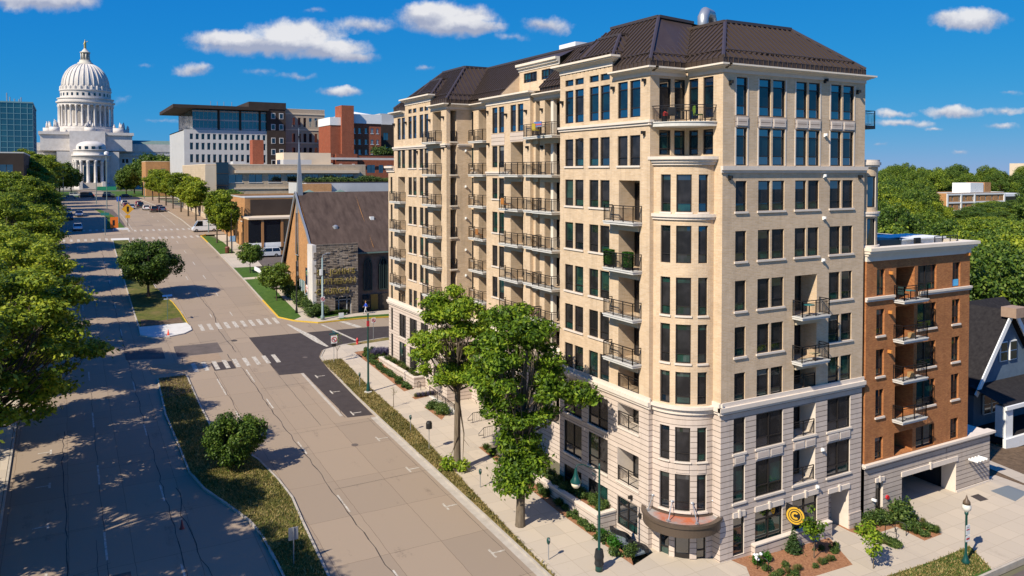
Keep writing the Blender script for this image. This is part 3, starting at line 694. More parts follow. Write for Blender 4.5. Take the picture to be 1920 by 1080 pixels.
# ---- rounded corner bay
TR = 2.7; P = PC(XB, YN, TR); ops = []
TW = [(13.4, 28.4), (36.2, 56.8), (66, 80.2)]
TZ = [(21.95, 24.35), (18.68, 21.08), (15.34, 17.77), (12.27, 14.76), (9.62, 11.7)]
for u0, u1 in TW:
    for z0, z1 in TZ: ops.append((u0, u1, z0, z1, .2)); win(P, u0, u1, z0, z1, 'b', .15, px=.05)
    for z0, z1 in ((5.92, 8.14), (2.72, 5.1)): ops.append((u0, u1, z0, z1, .2)); win(P, u0, u1, z0, z1, 'b', .15, px=.05)
for (u0, u1), st in zip(TW, 'geg'): ops.append((u0, u1, -.42, 1.62, .2)); win(P, u0, u1, -.42, 1.62, st, .15, px=.05)
wall(P, 0, 90, -2, 25.2, ops, step=6)
for (z0, z1) in TZ[2:4]+[TZ[0]]:
    for u0, u1 in TW: trim.boxP(P, u0-1, u1+1, z0-.12, z0, -.02, .08, 0, 4)
for u0, u1 in TW:
    trim.boxP(P, u0+1.5, u1-1.5, 5.2, 5.8, .0, .04, 1, 4); trim.boxP(P, u0-1, u1+1, 5.84, 5.92, -.02, .1, 0, 4); trim.boxP(P, u0-1, u1+1, 2.6, 2.72, -.02, .1, 0, 4)
for z0, z1, d in ((24.95, 25.12, .14), (25.12, 25.3, .26), (25.3, 25.5, .40)): trim.boxP(P, -3, 93, z0, z1, -.5, d, 0, 16)
trim.boxP(P, -2, 92, 21.45, 21.6, -.1, .12, 0, 16); trim.boxP(P, -2, 92, 21.62, 21.82, -.1, .22, 0, 16)
for z0, z1, d in ((9.0, 9.2, .14), (9.2, 9.34, .2), (9.34, 9.52, .34)): trim.boxP(P, -4, 94, z0, z1, -.1, d, 0, 18)
# top of the bay (terrace)
tp = [P(a, 25.42, -.1) for a in range(0, 91, 10)]+[(XB, YN, 25.42)]; trim.face(tp, 2)
# ---- corner block, side-street wall
P = PY(YR); ops = []
S0 = (37.28, 38.24); P1 = [(39.28, 40.38), (40.56, 41.70)]; P2 = [(42.72, 43.80), (43.98, 45.06)]; P3 = [(46.16, 47.28), (47.46, 48.58)]
for fl in (9, 8):
    z0, z1 = ((28.12, 30.55), (24.92, 27.32))[9-fl]
    for u0, u1 in [S0]+P1+P2+P3: ops.append((u0, u1, z0, z1, .2)); win(P, u0, u1, z0, z1, 't')
for grp in ([S0], P1, P2, P3):               # stone panels between the two top floors
    a, b = grp[0][0]-.1, grp[-1][1]+.1
    trim.boxP(P, a, b, 27.36, 28.1, -.02, .05, 1)
    for u0, u1 in grp:
        trim.boxP(P, u0+.02, u1-.02, 27.47, 27.97, .05, .09, 0); trim.boxP(P, u0+.1, u1-.1, 27.55, 27.89, .09, .092, 1)
    trim.boxP(P, a, a+.1, 24.92, 30.55, -.02, .03, 0); trim.boxP(P, b-.1, b, 24.92, 30.55, -.02, .03, 0)
for fl in (7, 6, 5, 4, 3):
    z0, z1 = ROWS[fl]
    g = [[S0], P1, P3] if fl < 6 else [[S0], P1, P2, P3]
    for grp in g:
        for u0, u1 in grp: ops.append((u0, u1, z0, z1, .2)); win(P, u0, u1, z0, z1, 's')
        if fl > 3: sill(P, grp[0][0], grp[-1][1], z0, x=.1)
RC = (42.76, 44.95)
for z0, z1 in ((14.8, 17.5), (11.75, 14.5), (9.65, 11.6)): recess(P, RC[0], RC[1], z0, z1, 1.45 if P(0, 0, 0)[1] < 40 else 1.3, ops)
balcony(P, RC[0]-.2, RC[1]+.3, 14.8, .85); balcony(P, RC[0]-.2, RC[1]+.3, 11.75, .85); balcony(P, RC[0], RC[1], 9.65, -.08, slab=False)
for z0, z1 in ((6.45, 8.6), (3.25, 5.6)): recess(P, RC[0], RC[1], z0, z1, 1.45 if P(0, 0, 0)[1] < 40 else 1.3, ops); balcony(P, RC[0], RC[1], z0, -.1, slab=False); sill(P, RC[0], RC[1], z0, x=.1)
for u0, u1, st in ((37.25, 38.28, 's'), (39.26, 41.76, 'w'), (46.14, 48.56, 'w')):
    for z0, z1 in ((6.36, 8.62), (3.14, 5.52)): ops.append((u0, u1, z0, z1, .2)); win(P, u0, u1, z0, z1, st); sill(P, u0, u1, z0, x=.1)
for u0, u1 in ((37.25, 38.28), (39.26, 41.76), RC, (46.14, 48.56)):   # carved panels between stone floors
    trim.boxP(P, u0, u1, 5.62, 6.22, 0, .05, 1); k = 1 if u1-u0 < 1.2 else 2
    for i in range(k):
        a = u0+(u1-u0)*i/k+.08; b = u0+(u1-u0)*(i+1)/k-.08
        trim.boxP(P, a, b, 5.7, 6.14, .05, .08, 0); trim.boxP(P, a+.07, b-.07, 5.77, 6.07, .08, .083, 1)
for u0, u1, zt in ((37.28, 38.26, 2.15), (39.24, 41.78, 2.15), (42.74, 45.2, 2.2)):
    ops.append((u0, u1, -.32, zt, .2)); win(P, u0, u1, -.32, zt, 'g')
    trim.boxP(P, u0-.05, u1+.05, zt+.03, zt+.38, -.02, .07, 0); trim.boxP(P, (u0+u1)/2-.09, (u0+u1)/2+.09, zt, zt+.5, -.02, .13, 0)
DO = (46.36, 48.5); ops.append((DO[0], DO[1], -1.3, 1.95, 1.5))
trim.boxP(P, DO[0]-.05, DO[1]+.05, 1.97, 2.3, -.02, .07, 0); trim.boxP(P, 47.34, 47.52, 1.95, 2.42, -.02, .13, 0)
RECESS.face([P(DO[0], -1.3, -1.5), P(DO[1], -1.3, -1.5), P(DO[1], 1.95, -1.5), P(DO[0], 1.95, -1.5)], 1)
wall(P, XB, 49.8, -2, 31.05, ops)
trim.boxP(P, 38.9, DO[0]-.02, -1.6, .1, 0, .34, 1); trim.boxP(P, 38.9, DO[0]-.02, .1, .18, 0, .38, 0)   # low planter wall along the front
trim.boxP(P, DO[1]+.02, 49.78, -1.8, .1, .0, .06, 1)
wall(PXp(49.8), YR, 88.3, -3, 31.05, [])
# ---- S2 (set back) : E and D columns, recess columns
P = PX(XS2); ops = []
E2 = [(66.15, 67.22), (64.85, 65.90)]; D2 = [(62.62, 63.66), (61.30, 62.32)]; DR = (61.32, 63.58)
for fl, (z0, z1) in ROWS.items():
    for u0, u1 in E2: ops.append((u0, u1, z0, z1, .2)); win(P, u0, u1, z0, z1, 't' if fl == 9 else 's')
    if fl not in (9, 8): sill(P, E2[1][0], E2[0][1], z0)
for u0, u1 in D2: ops.append((u0, u1, *ROWS[9], .2)); win(P, u0, u1, *ROWS[9], 't')
trim.boxP(P, E2[1][0]-.1, E2[0][1]+.1, 27.0, 28.1, -.02, .03, 1); trim.boxP(P, DR[0]-.1, DR[1]+.1, 27.25, 28.1, -.02, .03, 1)
RZ = {8: (24.25, 27.2), 7: (21.15, 23.95), 6: (17.95, 20.75), 5: (14.75, 17.6), 4: (11.75, 14.5), 3: (9.65, 11.5), 2: (6.3, 8.6), 1: (3.2, 5.5)}
for fl, (z0, z1) in RZ.items():
    recess(P, DR[0], DR[1], z0, z1, 1.3, ops)
    if fl > 3: balcony(P, DR[0]-.2, DR[1]+1.0, z0, .7)
    else: balcony(P, *DR, z0, -.05, slab=False)
for z0, z1 in ((6.2, 8.45), (3.15, 5.6)): ops.append((64.87, 67.07, z0, z1, .2)); win(P, 64.87, 67.07, z0, z1, 'w')
wall(P, 60.1, 68.4, -2, 31.05, ops)
wall(PY(60.1), XS2, XS3, -2, 31.05, [])
P = PX(XS3); ops = []
HN = (59.05, 59.75); IW = (55.85, 58.25)
RZ9 = dict(RZ); RZ9[9] = (27.55, 30.65)
for fl, (z0, z1) in RZ9.items():
    recess(P, HN[0], HN[1], z0, z1, 1.5, ops); recess(P, IW[0], IW[1], z0, z1, 1.3, ops)
    trim.boxP(P, 57.1, 57.5, z0, z1, -.5, -.15, 3)
    if fl > 3: balcony(P, HN[0]-.15, HN[1]+.95, z0, .7); balcony(P, IW[0]-.25, IW[1]+.55, z0, .95)
    else: balcony(P, *IW, z0, -.05, slab=False)
wall(P, 51.4, 60.1, -2, 31.05, ops)
# ---- S3
ops = []
G3 = (68.75, 70.75); NW = (72.1, 72.62)
P = PX(XS3)
for fl, (z0, z1) in ROWS.items():
    ops.append((71.9, 72.38, z0, z1, .2)); win(P, 71.9, 72.38, z0, z1, 's')
    if fl not in (9,): sill(P, 71.9, 72.38, z0)
for fl, (z0, z1) in RZ9.items():
    recess(P, G3[0], G3[1], z0, z1, 1.3, ops)
    if fl > 3: balcony(P, G3[0]-.2, G3[1]+.9, z0, .7)
    else: balcony(P, *G3, z0, -.05, slab=False)
wall(P, 68.4, 72.4, -2, 31.05, ops)
wall(PYp(68.4), XS2, XS3, -2, 31.05, [])
# ---- S4 : far projecting block with its end bay
P = PY(72.4); ops = []
for fl, (z0, z1) in RZ9.items():
    recess(P, 33.62, 34.3, z0, z1, 1.5, ops)
    if fl > 3: balcony(P, 33.62, 34.3, z0, .02, slab=False)
    trim.boxP(P, 33.55, 34.4, z0-.12, z0, -.02, .1, 3)
wall(P, XS4, XS3, -2, 31.05, ops)
P = PX(XS4); ops = []
Q1 = [(84.77, 85.80), (83.47, 84.50)]; Q2 = [(81.48, 82.52), (80.15, 81.18)]; Q3 = [(78.30, 79.32), (76.96, 77.98)]
for fl, (z0, z1) in ROWS.items():
    for u0, u1 in Q2+Q3+(Q1 if fl > 7 else []):
        ops.append((u0, u1, z0, z1, .2)); win(P, u0, u1, z0, z1, 't' if fl == 9 else 's')
        if fl == 9 and (u0, u1) not in Q1: ops.append((u0, u1, 30.93, 31.4, .2)); win(P, u0, u1, 30.93, 31.4, 'c')
    if fl != 9:
        for q in (Q2, Q3): sill(P, q[1][0], q[0][1], z0)
for fl, (z0, z1) in RZ9.items():
    if fl > 2 or True: recess(P, 73.7, 75.8, z0, z1, 1.3, ops)
    if fl > 3: balcony(P, 73.5, 77.0, z0, .7)
    else: balcony(P, 73.7, 75.8, z0, -.05, slab=False)
    if 2 < fl < 8:
        recess(P, 83.49, 85.62, z0, z1, 1.3, ops)
        if fl > 3: balcony(P, 83.3, 86.6, z0, .7)
        else: balcony(P, 83.49, 85.62, z0, -.05, slab=False)
for u0, u1 in ((83.4, 85.5), (80.2, 82.35), (77.1, 79.2)):
    for z0, z1 in ((5.75, 8.35), (2.75, 5.15)): ops.append((u0, u1, z0, z1, .2)); win(P, u0, u1, z0, z1, 'w'); sill(P, u0, u1, z0)
for z0, z1 in [ROWS[k] for k in (7, 6, 5, 4, 3)]+[(6.0, 8.6), (2.9, 5.6)]: ops.append((87.42, 88.1, z0, z1, .25)); win(P, 87.42, 88.1, z0, z1, 's')
o4 = [o for o in ops if o[1] < 86.9]
wall(P, 72.4, 76.3, -2, 31.05, o4); wall(P, 76.3, 83.42, -2, 31.95, o4); wall(P, 83.42, 86.9, -2, 31.05, o4)
wall(P, 86.9, 88.75, -2, 24.9, [o for o in ops if o[0] > 86.9])
wall(PYp(86.9), XS4, 49.8, 24, 31.05, []); wall(PYp(88.75), XS4, 49.8, -2, 24.9, [])
wall_b.box(XS4, 49.8, 86.95, 88.7, 24.7, 24.88)
for z0, z1, d in ((24.5, 24.7, .12), (24.7, 24.95, .2), (24.95, 25.2, .42)): trim.boxP(P, 86.6, 89.1, z0, z1, -.3, d, 0); trim.boxP(PYp(88.75), XS4, 40, z0, z1, -.1, d-.003, 0)
# ---- belts and cornices
def belt(P, u0, u1, z, m=0, s=1):
    trim.boxP(P, u0, u1, z-.22*s, z-.05, -.02, .14, m); trim.boxP(P, u0, u1, z-.03, z+.24*s, -.02, .25, m); trim.boxP(P, u0, u1, z+.24*s, z+.50*s, -.02, .08, m)
belt(PX(XL1), YN-.2, 51.5, BELT); belt(PX(XS2), 60.0, 68.5, BELT); belt(PX(XS3), 51.5, 60.0, BELT); belt(PX(XS3), 68.5, 72.4, BELT); belt(PX(XS4), 72.2, 88.9, BELT); belt(PY(72.4), XS4-.2, XS3, BELT)
belt(PY(YR), XB-.25, 49.95, BELT+.04); belt(PX(XB), YR-.2, 38.0, BELT+.04)
def upper(P, u0, u1, z=27.55): trim.boxP(P, u0, u1, z-.2, z-.05, -.02, .1, 0); trim.boxP(P, u0, u1, z-.03, z+.14, -.02, .2, 0)
upper(PX(XL1), YN-.15, 51.5, 27.75); upper(PY(YN), XL1-.15, 33.85, 27.75); upper(PX(XS4), 76.9, 87.0, 27.2); upper(PX(XS4), 72.3, 73.6, 27.2); upper(PY(72.4), XS4-.1, 33.5, 27.2); upper(PY(72.4), 34.4, XS3, 27.2)
for z0, z1, d in ((24.45, 24.62, .08), (24.62, 24.88, .2)): trim.boxP(PY(YR), XB-.15, 49.95, z0, z1, -.02, d, 0)
upper(PX(XS2), 63.8, 68.3, 24.4); upper(PX(XS3), 71.0, 72.3, 24.4); upper(PX(XS3), 68.3, 68.7, 24.4)
def cornice(P, u0, u1, zf, zt, l=0, r=0, m=3, tall=.5):
    """frieze from zf, moulded cornice up to zt; l and r extend the ends for the return"""
    H = zt-zf
    trim.boxP(P, u0-l*.03, u1+r*.03, zf, zf+H*.45, -.02, .06, 0)
    for a, b, d in ((.45, .55, .16), (.55, .66, .26), (.66, .80, .42), (.80, 1.0, .55)):
        trim.boxP(P, u0-l*d, u1+r*d, zf+H*a, zf+H*b, -.25, d, m)
ZF, ZT = 30.78, 31.32
cornice(PX(XL1), YN, 44.6, ZF, ZT, 1, 0); cornice(PY(YN), XL1+.003, XB, ZF, ZT-.003, 0, -1); cornice(PX(XB), YR, YN-.3, ZF, ZT-.006, 1, 0); cornice(PY(YR), XB+.003, 49.8, ZF, ZT-.009, 0, 1)
cornice(PXp(49.8), YR+.003, 88, ZF, ZT-.012)
cornice(PX(XL1), 44.75, 51.4, 31.85, 32.55, 1, 1)
def parapet(P, u0, u1):
    wall_b.boxP(P, u0, u1, 31.05, 32.45, -1.6, -.32)
    for a, b in ((u0, u0+.06), (u1-.06, u1)): wall_b.boxP(P, a, b, 31.06, 32.4, -.31, -.003)
parapet(PX(XL1), 44.75, 51.39)
cornice(PX(XS2), 60.1, 68.4, ZF+.05, ZT+.25, 1, 1); cornice(PX(XS3), 51.4, 60.0, ZF, ZT-.05, 0, 0); cornice(PX(XS3), 68.5, 72.3, ZF, ZT-.05)
cornice(PX(XS4), 72.4, 76.2, ZF, ZT, 1, 0); cornice(PY(72.4), XS4+.003, XS3, ZF, ZT-.003, 0, 0)
cornice(PX(XS4), 76.3, 83.4, 31.85, 32.55, 1, 1); parapet(PX(XS4), 76.32, 83.4)
cornice(PX(XS4), 83.4, 86.9, ZF, ZT, 0, 1)
# ---- round terrace slab in the notch (upper floor)
ts = MB(); Pn = PC(XB+.1, YN+.1, 3.0)
ts.boxP(Pn, -1, 91, 27.42, 27.66, -3.0, .0, 0, 18); ts.boxP(Pn, -1, 91, 27.66, 27.72, -3, .06, 0, 18)
tb = ts.build('balcony', [M['slab']], APT)
tr_ = MB(); Pr = PC(XB+.1, YN+.1, 2.95)
for i in range(60):
    a, b = i*90/60, (i+1)*90/60
    tr_.bar(Pr(a, 28.75, 0), Pr(b, 28.75, 0), .06, .05); tr_.bar(Pr(a, 27.82, 0), Pr(b, 27.82, 0), .035); tr_.bar(Pr(a, 28.6, 0), Pr(b, 28.6, 0), .03); tr_.bar(Pr(a, 27.8, 0), Pr(a, 28.6, 0), .016)
    if i % 12 == 0: tr_.bar(Pr(a, 27.66, 0), Pr(a, 28.75, 0), .06)
tr_.build('railing', [M['rail']], tb)

wall_b.build('brick_wall', [M['brick']], APT); wall_s.build('stone_base', [M['stone'], M['trim']], APT)
trim.build('moulding', [M['trim'], M['stone'], M['slab'], M['cornice']], APT)
RECESS.build('recess_wall', [M['recess'], M['stone']], APT)
for i, (P, u0, u1, z, d, side, h, slab, n) in enumerate(BALC):
    mb = MB()
    if slab:
        mb.boxP(P, u0, u1, z-.2, z, -.15, d, 0); mb.boxP(P, u0-.04, u1+.04, z-.06, z+.02, 0, d+.05, 0)
        mb.boxP(P, u0+.3, u1-.05, z-.62, z-.2, -.1, .1, 1)
        o = mb.build('balcony', [M['slab'], M['recess']], APT)
        r = MB(); railing_geo(r, P, u0+.04, u1-.04, z+.02, d-.04, side, h); r.build('railing', [M['rail']], o)
    else:
        r = MB(); railing_geo(r, P, u0+.03, u1-.03, z+.02, d, side, 1.0); r.build('railing', [M['rail']], APT)
WIN.sort(key=lambda w: -w[0])
ff, fp = MB(), MB()
for i, (sz, P, u0, u1, z0, z1, st, dp, k) in enumerate(WIN):
    if i < 100:
        a, b = MB(), MB(); window_geo(a, b, P, u0, u1, z0, z1, st, dp, k)
        o = a.build('window', [M['frame']], APT); b.build('pane', PM(), o)
    else: window_geo(ff, fp, P, u0, u1, z0, z1, st, dp, k)
o = ff.build('smaller_windows', [M['frame']], APT); o['kind'] = 'stuff'
fp.build('pane', PM(), o)['kind'] = 'stuff'
# side door, its frame
dr = MB(); P = PY(YR); dr.boxP(P, 46.5, 47.5, -1.2, 1.2, -1.48, -1.42, 0); dr.boxP(P, 47.35, 47.42, -.2, .05, -1.42, -1.34, 1)
dr.build('door', [plain('grey_door', (.16, .14, .12), .5), M['black']], APT)

# ---- roof
roof, ribs, fas = MB(), MB(), MB()
def slope(poly, e, spacing=.5, guard=None):
    """metal roof plane with standing seams: poly of 3-D points, e = horizontal eave direction"""
    roof.face(poly, 0)
    p = [Vector(q) for q in poly]; nrm = (p[1]-p[0]).cross(p[2]-p[0]).normalized()
    if nrm.z < 0: nrm = -nrm
    e = Vector(e).normalized(); s = nrm.cross(e).normalized()
    if s.z < 0: s = -s
    o = p[0]; q2 = [((v-o).dot(e), (v-o).dot(s)) for v in p]
    lo, hi = min(a for a, _ in q2), max(a for a, _ in q2)
    k = math.ceil(lo/spacing)
    def clip_u(c):
        ys = []
        for (a, b), (c2, d) in zip(q2, q2[1:]+q2[:1]):
            if (a-c)*(c2-c) < 0: ys.append(b+(d-b)*(c-a)/(c2-a))
        return (min(ys), max(ys)) if len(ys) >= 2 else None
    while k*spacing < hi:
        r = clip_u(k*spacing)
        if r and r[1]-r[0] > .1:
            a = o+e*(k*spacing)+s*r[0]; b = o+e*(k*spacing)+s*r[1]
            x = e*.035; h = nrm*.10
            ribs.mesh([a-x, a+x, a+x+h, a-x+h, b-x, b+x, b+x+h, b-x+h], [(0, 1, 2, 3), (7, 6, 5, 4), (0, 4, 5, 1), (1, 5, 6, 2), (2, 6, 7, 3), (3, 7, 4, 0)])
        k += 1
    if guard:                                # snow rail near the eave
        ymin = min(b for _, b in q2)
        yy = ymin+guard
        xs = []
        for (a, b), (c2, d) in zip(q2, q2[1:]+q2[:1]):
            if (b-yy)*(d-yy) < 0: xs.append(a+(c2-a)*(yy-b)/(d-b))
        if len(xs) >= 2:
            a, b = o+e*(min(xs)+.15)+s*yy+nrm*.14, o+e*(max(xs)-.15)+s*yy+nrm*.14
            ribs.bar(a, b, .05, .05); n = int((b-a).length/.44)
            for i in range(n+1):
                c = a+(b-a)*i/max(1, n); ribs.bar(c-nrm*.12, c+nrm*.05, .07, .12)
ZE = 31.75
def hipline(a, b): ribs.tube([a, b], .13, 6)
T1, T2, TM, T4 = 35.55, 34.8, 35.55, 35.6
# corner block
slope([(XB, YR, ZE), (49.8, YR, ZE), (46.2, 40.85, T2), (39.8, 40.85, T2)], (1, 0, 0), guard=.75)
slope([(XB, YR, ZE), (39.8, 40.85, T2), (39.8, 44.3, T2), (XB, YN, ZE)], (0, 1, 0), guard=.75)
slope([(49.8, YR, ZE), (49.8, 88, ZE), (46.2, 84, T2), (46.2, 40.85, T2)], (0, 1, 0))
hipline((XB, YR, ZE+.05), (39.8, 40.85, T2+.05)); hipline((49.8, YR, ZE+.05), (46.2, 40.85, T2+.05))
# S1 end slope and front
slope([(XL1, YN, ZE), (XB, YN, ZE), (39.8, 44.32, T2), (40.4, 44.77, 35.4), (37.2, 44.77, T1)], (1, 0, 0), guard=.75)
slope([(XL1, YN, ZE), (37.2, 44.77, T1), (37.2, 50.4, T1), (36.2, 51.4, 34.6), (XL1, 51.4, ZE)], (0, 1, 0), guard=.75)
hipline((XL1, YN, ZE+.05), (37.2, 44.77, T1+.05))
slope([(36.2, 51.4, 34.6), (37.2, 50.4, T1), (40.5, 50.4, T1), (40.5, 54.4, 31.9), (35.4, 52.2, 33.9)], (1, 0, 0))
roof.face([(36.2, 51.4, 34.6), (XL1, 51.4, ZE), (36.2, 51.4, ZE)], 0)
roof.face([(37.2, 44.77, T1), (40.4, 44.77, 35.4), (46, 44.77, 34.9), (46, 50.4, T1), (37.2, 50.4, T1)], 0); roof.face([(39.8, 40.85, T2), (46.2, 40.85, T2), (46.2, 44.8, T2), (39.8, 44.8, T2)], 0)
for a, b in (((37.2, 44.77), (37.2, 50.4)), ): ribs.bar((a[0], a[1], T1+.08), (b[0], b[1], T1+.08), .3, .2)
ribs.bar((37.2, 44.77, T1+.08), (40.4, 44.77, 35.45), .3, .2); ribs.bar((39.8, 40.85, T2+.08), (46.2, 40.85, T2+.08), .3, .2); ribs.bar((39.8, 40.85, T2+.08), (39.8, 44.3, T2+.08), .3, .2)
# main roof with a cut-out terrace and attic dormer
MX = 39.9
YA, YB_ = 59.0, 65.9
def ms(y0, y1, x0=XS2+.2): slope([(x0, y0, ZE), (MX, y0, TM), (MX, y1, TM), (x0, y1, ZE)], (0, 1, 0), guard=.75)
ms(51.4, YA); ms(YB_, 76.5); roof.face([(MX, 51, TM), (46.2, 51, TM), (46.2, 84, TM), (MX, 84, TM)], 0)
ribs.bar((MX, 51, TM+.08), (MX, 77, TM+.08), .3, .2)
XD = 37.85
roof.face([(XD, YA, 34.55), (XD, YB_, 34.55), (MX, YB_, TM), (MX, YA, TM)], 0)
att = MB(); Pd = PX(XD); aops = []
for u0, u1 in ((62.7, 65.1), (59.6, 61.9)):
    aops.append((u0, u1, 32.85, 33.75, .15)); a, b = MB(), MB()
    window_geo(a, b, Pd, u0, u1, 32.85, 33.75, 'w', .1, 77); a.bar(Pd(u0+.6, 32.85, -.05), Pd(u0+.6, 33.75, -.05), .04); a.bar(Pd(u1-.6, 32.85, -.05), Pd(u1-.6, 33.75, -.05), .04)
    o = a.build('window', [M['frame']], APT); b.build('pane', PM(), o)
wallgrid(att, Pd, YA, YB_, 31.5, 34.5, aops, 0)
att.face([(XS2+.2, YB_, ZE), (XD, YB_, ZE), (XD, YB_, 33.55+.1)], 0); att.face([(XS2+.2, YA, ZE), (XD, YA, ZE), (XD, YA, 33.65)], 0)
att.face([(XS2, YA, 31.52), (XD, YA, 31.52), (XD, YB_, 31.52), (XS2, YB_, 31.52)], 1)
for z0, z1, d in ((33.95, 34.2, .06), (34.2, 34.4, .25), (34.4, 34.62, .42)): att.boxP(Pd, YA-.1, YB_+.1, z0, z1, -.05, d, 2)
att.build('attic_dormer', [M['brick'], M['slab'], M['cornice']], APT)
# S4
hx = XS4+4.07
slope([(XS4, 72.4, ZE), (XS3+.1, 72.4, ZE), (MX+.1, 76.3, TM), (hx, 76.47, T4)], (1, 0, 0), guard=.75)
slope([(XS4, 72.4, ZE), (hx, 76.47, T4), (hx, 82.1, T4), (XS4, 86.9, ZE)], (0, 1, 0), guard=.75)
slope([(XS4, 86.9, ZE), (hx, 82.1, T4), (46.2, 82.1, T4), (49.8, 86.9, ZE)], (1, 0, 0))
roof.face([(hx, 76.47, T4), (46.2, 76.47, T4), (46.2, 82.1, T4), (hx, 82.1, T4)], 0)
hipline((XS4, 72.4, ZE+.05), (hx, 76.47, T4+.05)); hipline((XS4, 86.9, ZE+.05), (hx, 82.1, T4+.05))
ribs.bar((hx, 76.47, T4+.08), (hx, 82.1, T4+.08), .3, .2); ribs.bar((hx, 76.47, T4+.08), (MX, 76.47, T4+.08), .3, .2)
# small hipped roofs behind the raised parapets
for xw, y0, y1 in ((XL1, 44.9, 51.3), (XS4, 76.4, 83.3)):
    z0, x1, z1 = 32.5, xw+2.2, 34.45
    slope([(xw+.1, y0, z0), (xw+.1, y1, z0), (x1, y1-1.9, z1), (x1, y0+1.9, z1)], (0, 1, 0), guard=.5)
    slope([(xw+.1, y0, z0), (x1, y0+1.9, z1), (x1+1.4, y0+1.9, z1), (x1+1.4, y0, z0)], (1, 0, 0), guard=.5); slope([(xw+.1, y1, z0), (x1, y1-1.9, z1), (x1+1.4, y1-1.9, z1), (x1+1.4, y1, z0)], (1, 0, 0))
    roof.face([(x1, y0+1.9, z1), (x1, y1-1.9, z1), (x1+1.4, y1-1.9, z1), (x1+1.4, y0+1.9, z1)], 0)
    hipline((xw+.1, y0, z0+.03), (x1, y0+1.9, z1+.03)); ribs.bar((x1, y0+1.9, z1+.06), (x1, y1-1.9, z1+.06), .22, .16); ribs.bar((x1, y0+1.9, z1+.06), (x1+1.4, y0+1.9, z1+.06), .22, .16)
# vertical seamed fascia under the eaves
def fascia(P, u0, u1, z0=31.25, z1=ZE+.02):
    fas.boxP(P, u0, u1, z0, z1, -.3, -.02, 0); n = int((u1-u0)/.44)
    for i in range(n+1): fas.boxP(P, u0+(u1-u0)*i/max(1, n)-.02, u0+(u1-u0)*i/max(1, n)+.02, z0, z1, -.02, .03, 1)
fascia(PX(XL1), YN, 44.7); fascia(PY(YN), XL1, XB); fascia(PX(XB), YR, YN); fascia(PY(YR), XB, 49.8); fascia(PXp(49.8), YR, 86); fascia(PX(XS3), 51.4, YA); fascia(PX(XS3), 68.5, 72.4); fascia(PX(XS2+.2), YB_, 68.5); fascia(PX(XS4), 72.4, 76.3); fascia(PY(72.4), XS4, XS3+.1); fascia(PX(XS4), 83.4, 86.9)
rf = roof.build('roof', [M['roof']], APT); ribs.build('standing_seams', [M['roofrib']], rf); fas.build('roof_fascia', [M['roof'], M['roofrib']], rf)
vt = MB(); vt.tube([(43.0, 46.5, 35), (43.0, 46.5, 36.4), (43.6, 46.9, 36.9), (44.6, 47.4, 36.9), (45.2, 47.8, 36.3), (45.2, 47.8, 35)], .42, 12); vt.box(45.6, 47, 45.6, 47.2, 34.8, 36.2)
vt.build('roof_duct', [M['steel']], rf, True)
pb = MB(); pb.box(40.6, 43.6, 60.5, 63.2, 35.5, 36.35); pb.build('roof_hatch', [M['white']], rf)

# ---- entrance canopy
ca = MB(); P = PC(XB, YN, TR); K = PC(XB-1.287, YN-1.287, 2.53)
ca.boxP(K, -49, 139, 1.72, 2.3, -.14, .0, 0, 30); ca.boxP(K, -50, 140, 2.3, 2.48, -.2, .1, 0, 30)
for i in range(30):
    a, b = -49+188*i/30, -49+188*(i+1)/30; c, d = -10+110*i/30, -10+110*(i+1)/30
    for z, m in ((2.4, 1), (1.95, 0)): ca.face([K(a, z, -.1), K(b, z, -.1), P(d, z, -.05), P(c, z, -.05)], m)
ca.boxP(P, -10, 100, 2.38, 2.52, -.03, .08, 0, 20)
cn = ca.build('entrance_canopy', [plain('bronze_canopy', (.085, .060, .042), .4), noisy('canopy_top_membrane', (.26, .24, .22), (.34, .32, .30), scale=1.5, c3=(.45, .13, .06), sc3=.45)], APT)
for a in (2, 33, 60, 92):
    ro = MB(); ro.bar(P(a, 3.3, .02), P(a+1, 2.45, 1.1 if 20 < a < 70 else .5), .05); ro.lathe([(.14, 0), (.1, .06), (0, .06)], P(a, 3.3, .0), 8); q = P(a+1, 0, 1.1 if 20 < a < 70 else .5); ro.box(q[0]-.1, q[0]+.1, q[1]-.1, q[1]+.1, 2.4, 2.5)
    ro.build('canopy_rod', [M['steel']], cn)
for a in (-14, 104):
    la = MB(); q = P(a, 1.6, .5); la.lathe([(.02, .2), (.12, .2), (.12, 0), (.05, -.12), (0, -.12)], q, 8); la.build('canopy_lantern', [M['black']], cn)
# ---- small wall lamps, dark upper ones and pale vents
def wlamp(P, u, z, m='black', n=APT, s=1):
    mb = MB(); mb.boxP(P, u-.09*s, u+.09*s, z-.12*s, z+.18*s, 0, .1); mb.boxP(P, u-.06*s, u+.06*s, z-.02, z+.18*s, .1, .3*s); mb.build('wall_lamp', [M[m]], n)
for u, z in ((51.0, 29.7), (44.55, 30.2), (41.15, 30.4), (49.3-.9, 26.8), (41.2, 27.0), (42.4, 2.5)): wlamp(PX(XL1), u, z)
for u, z in ((68.0, 30.2), (64.3, 29.7), (60.7, 29.8), (60.4, 26.6), (67.8, 27.1)): wlamp(PX(XS2), u, z)
for u, z in ((86.6, 29.9), (83.0, 29.9), (76.4, 29.8), (73.0, 29.9), (73.0, 26.8), (79.8, 26.6)): wlamp(PX(XS4), u, z)
wlamp(PX(XS3), 58.6, 29.8); wlamp(PX(XS3), 58.6, 26.6)
for u, z in ((36.7, 30.1), (45.5, 30.7), (48.9, 30.1), (36.7, 24.1), (49.2, 24.1)): wlamp(PY(YR), u, z)
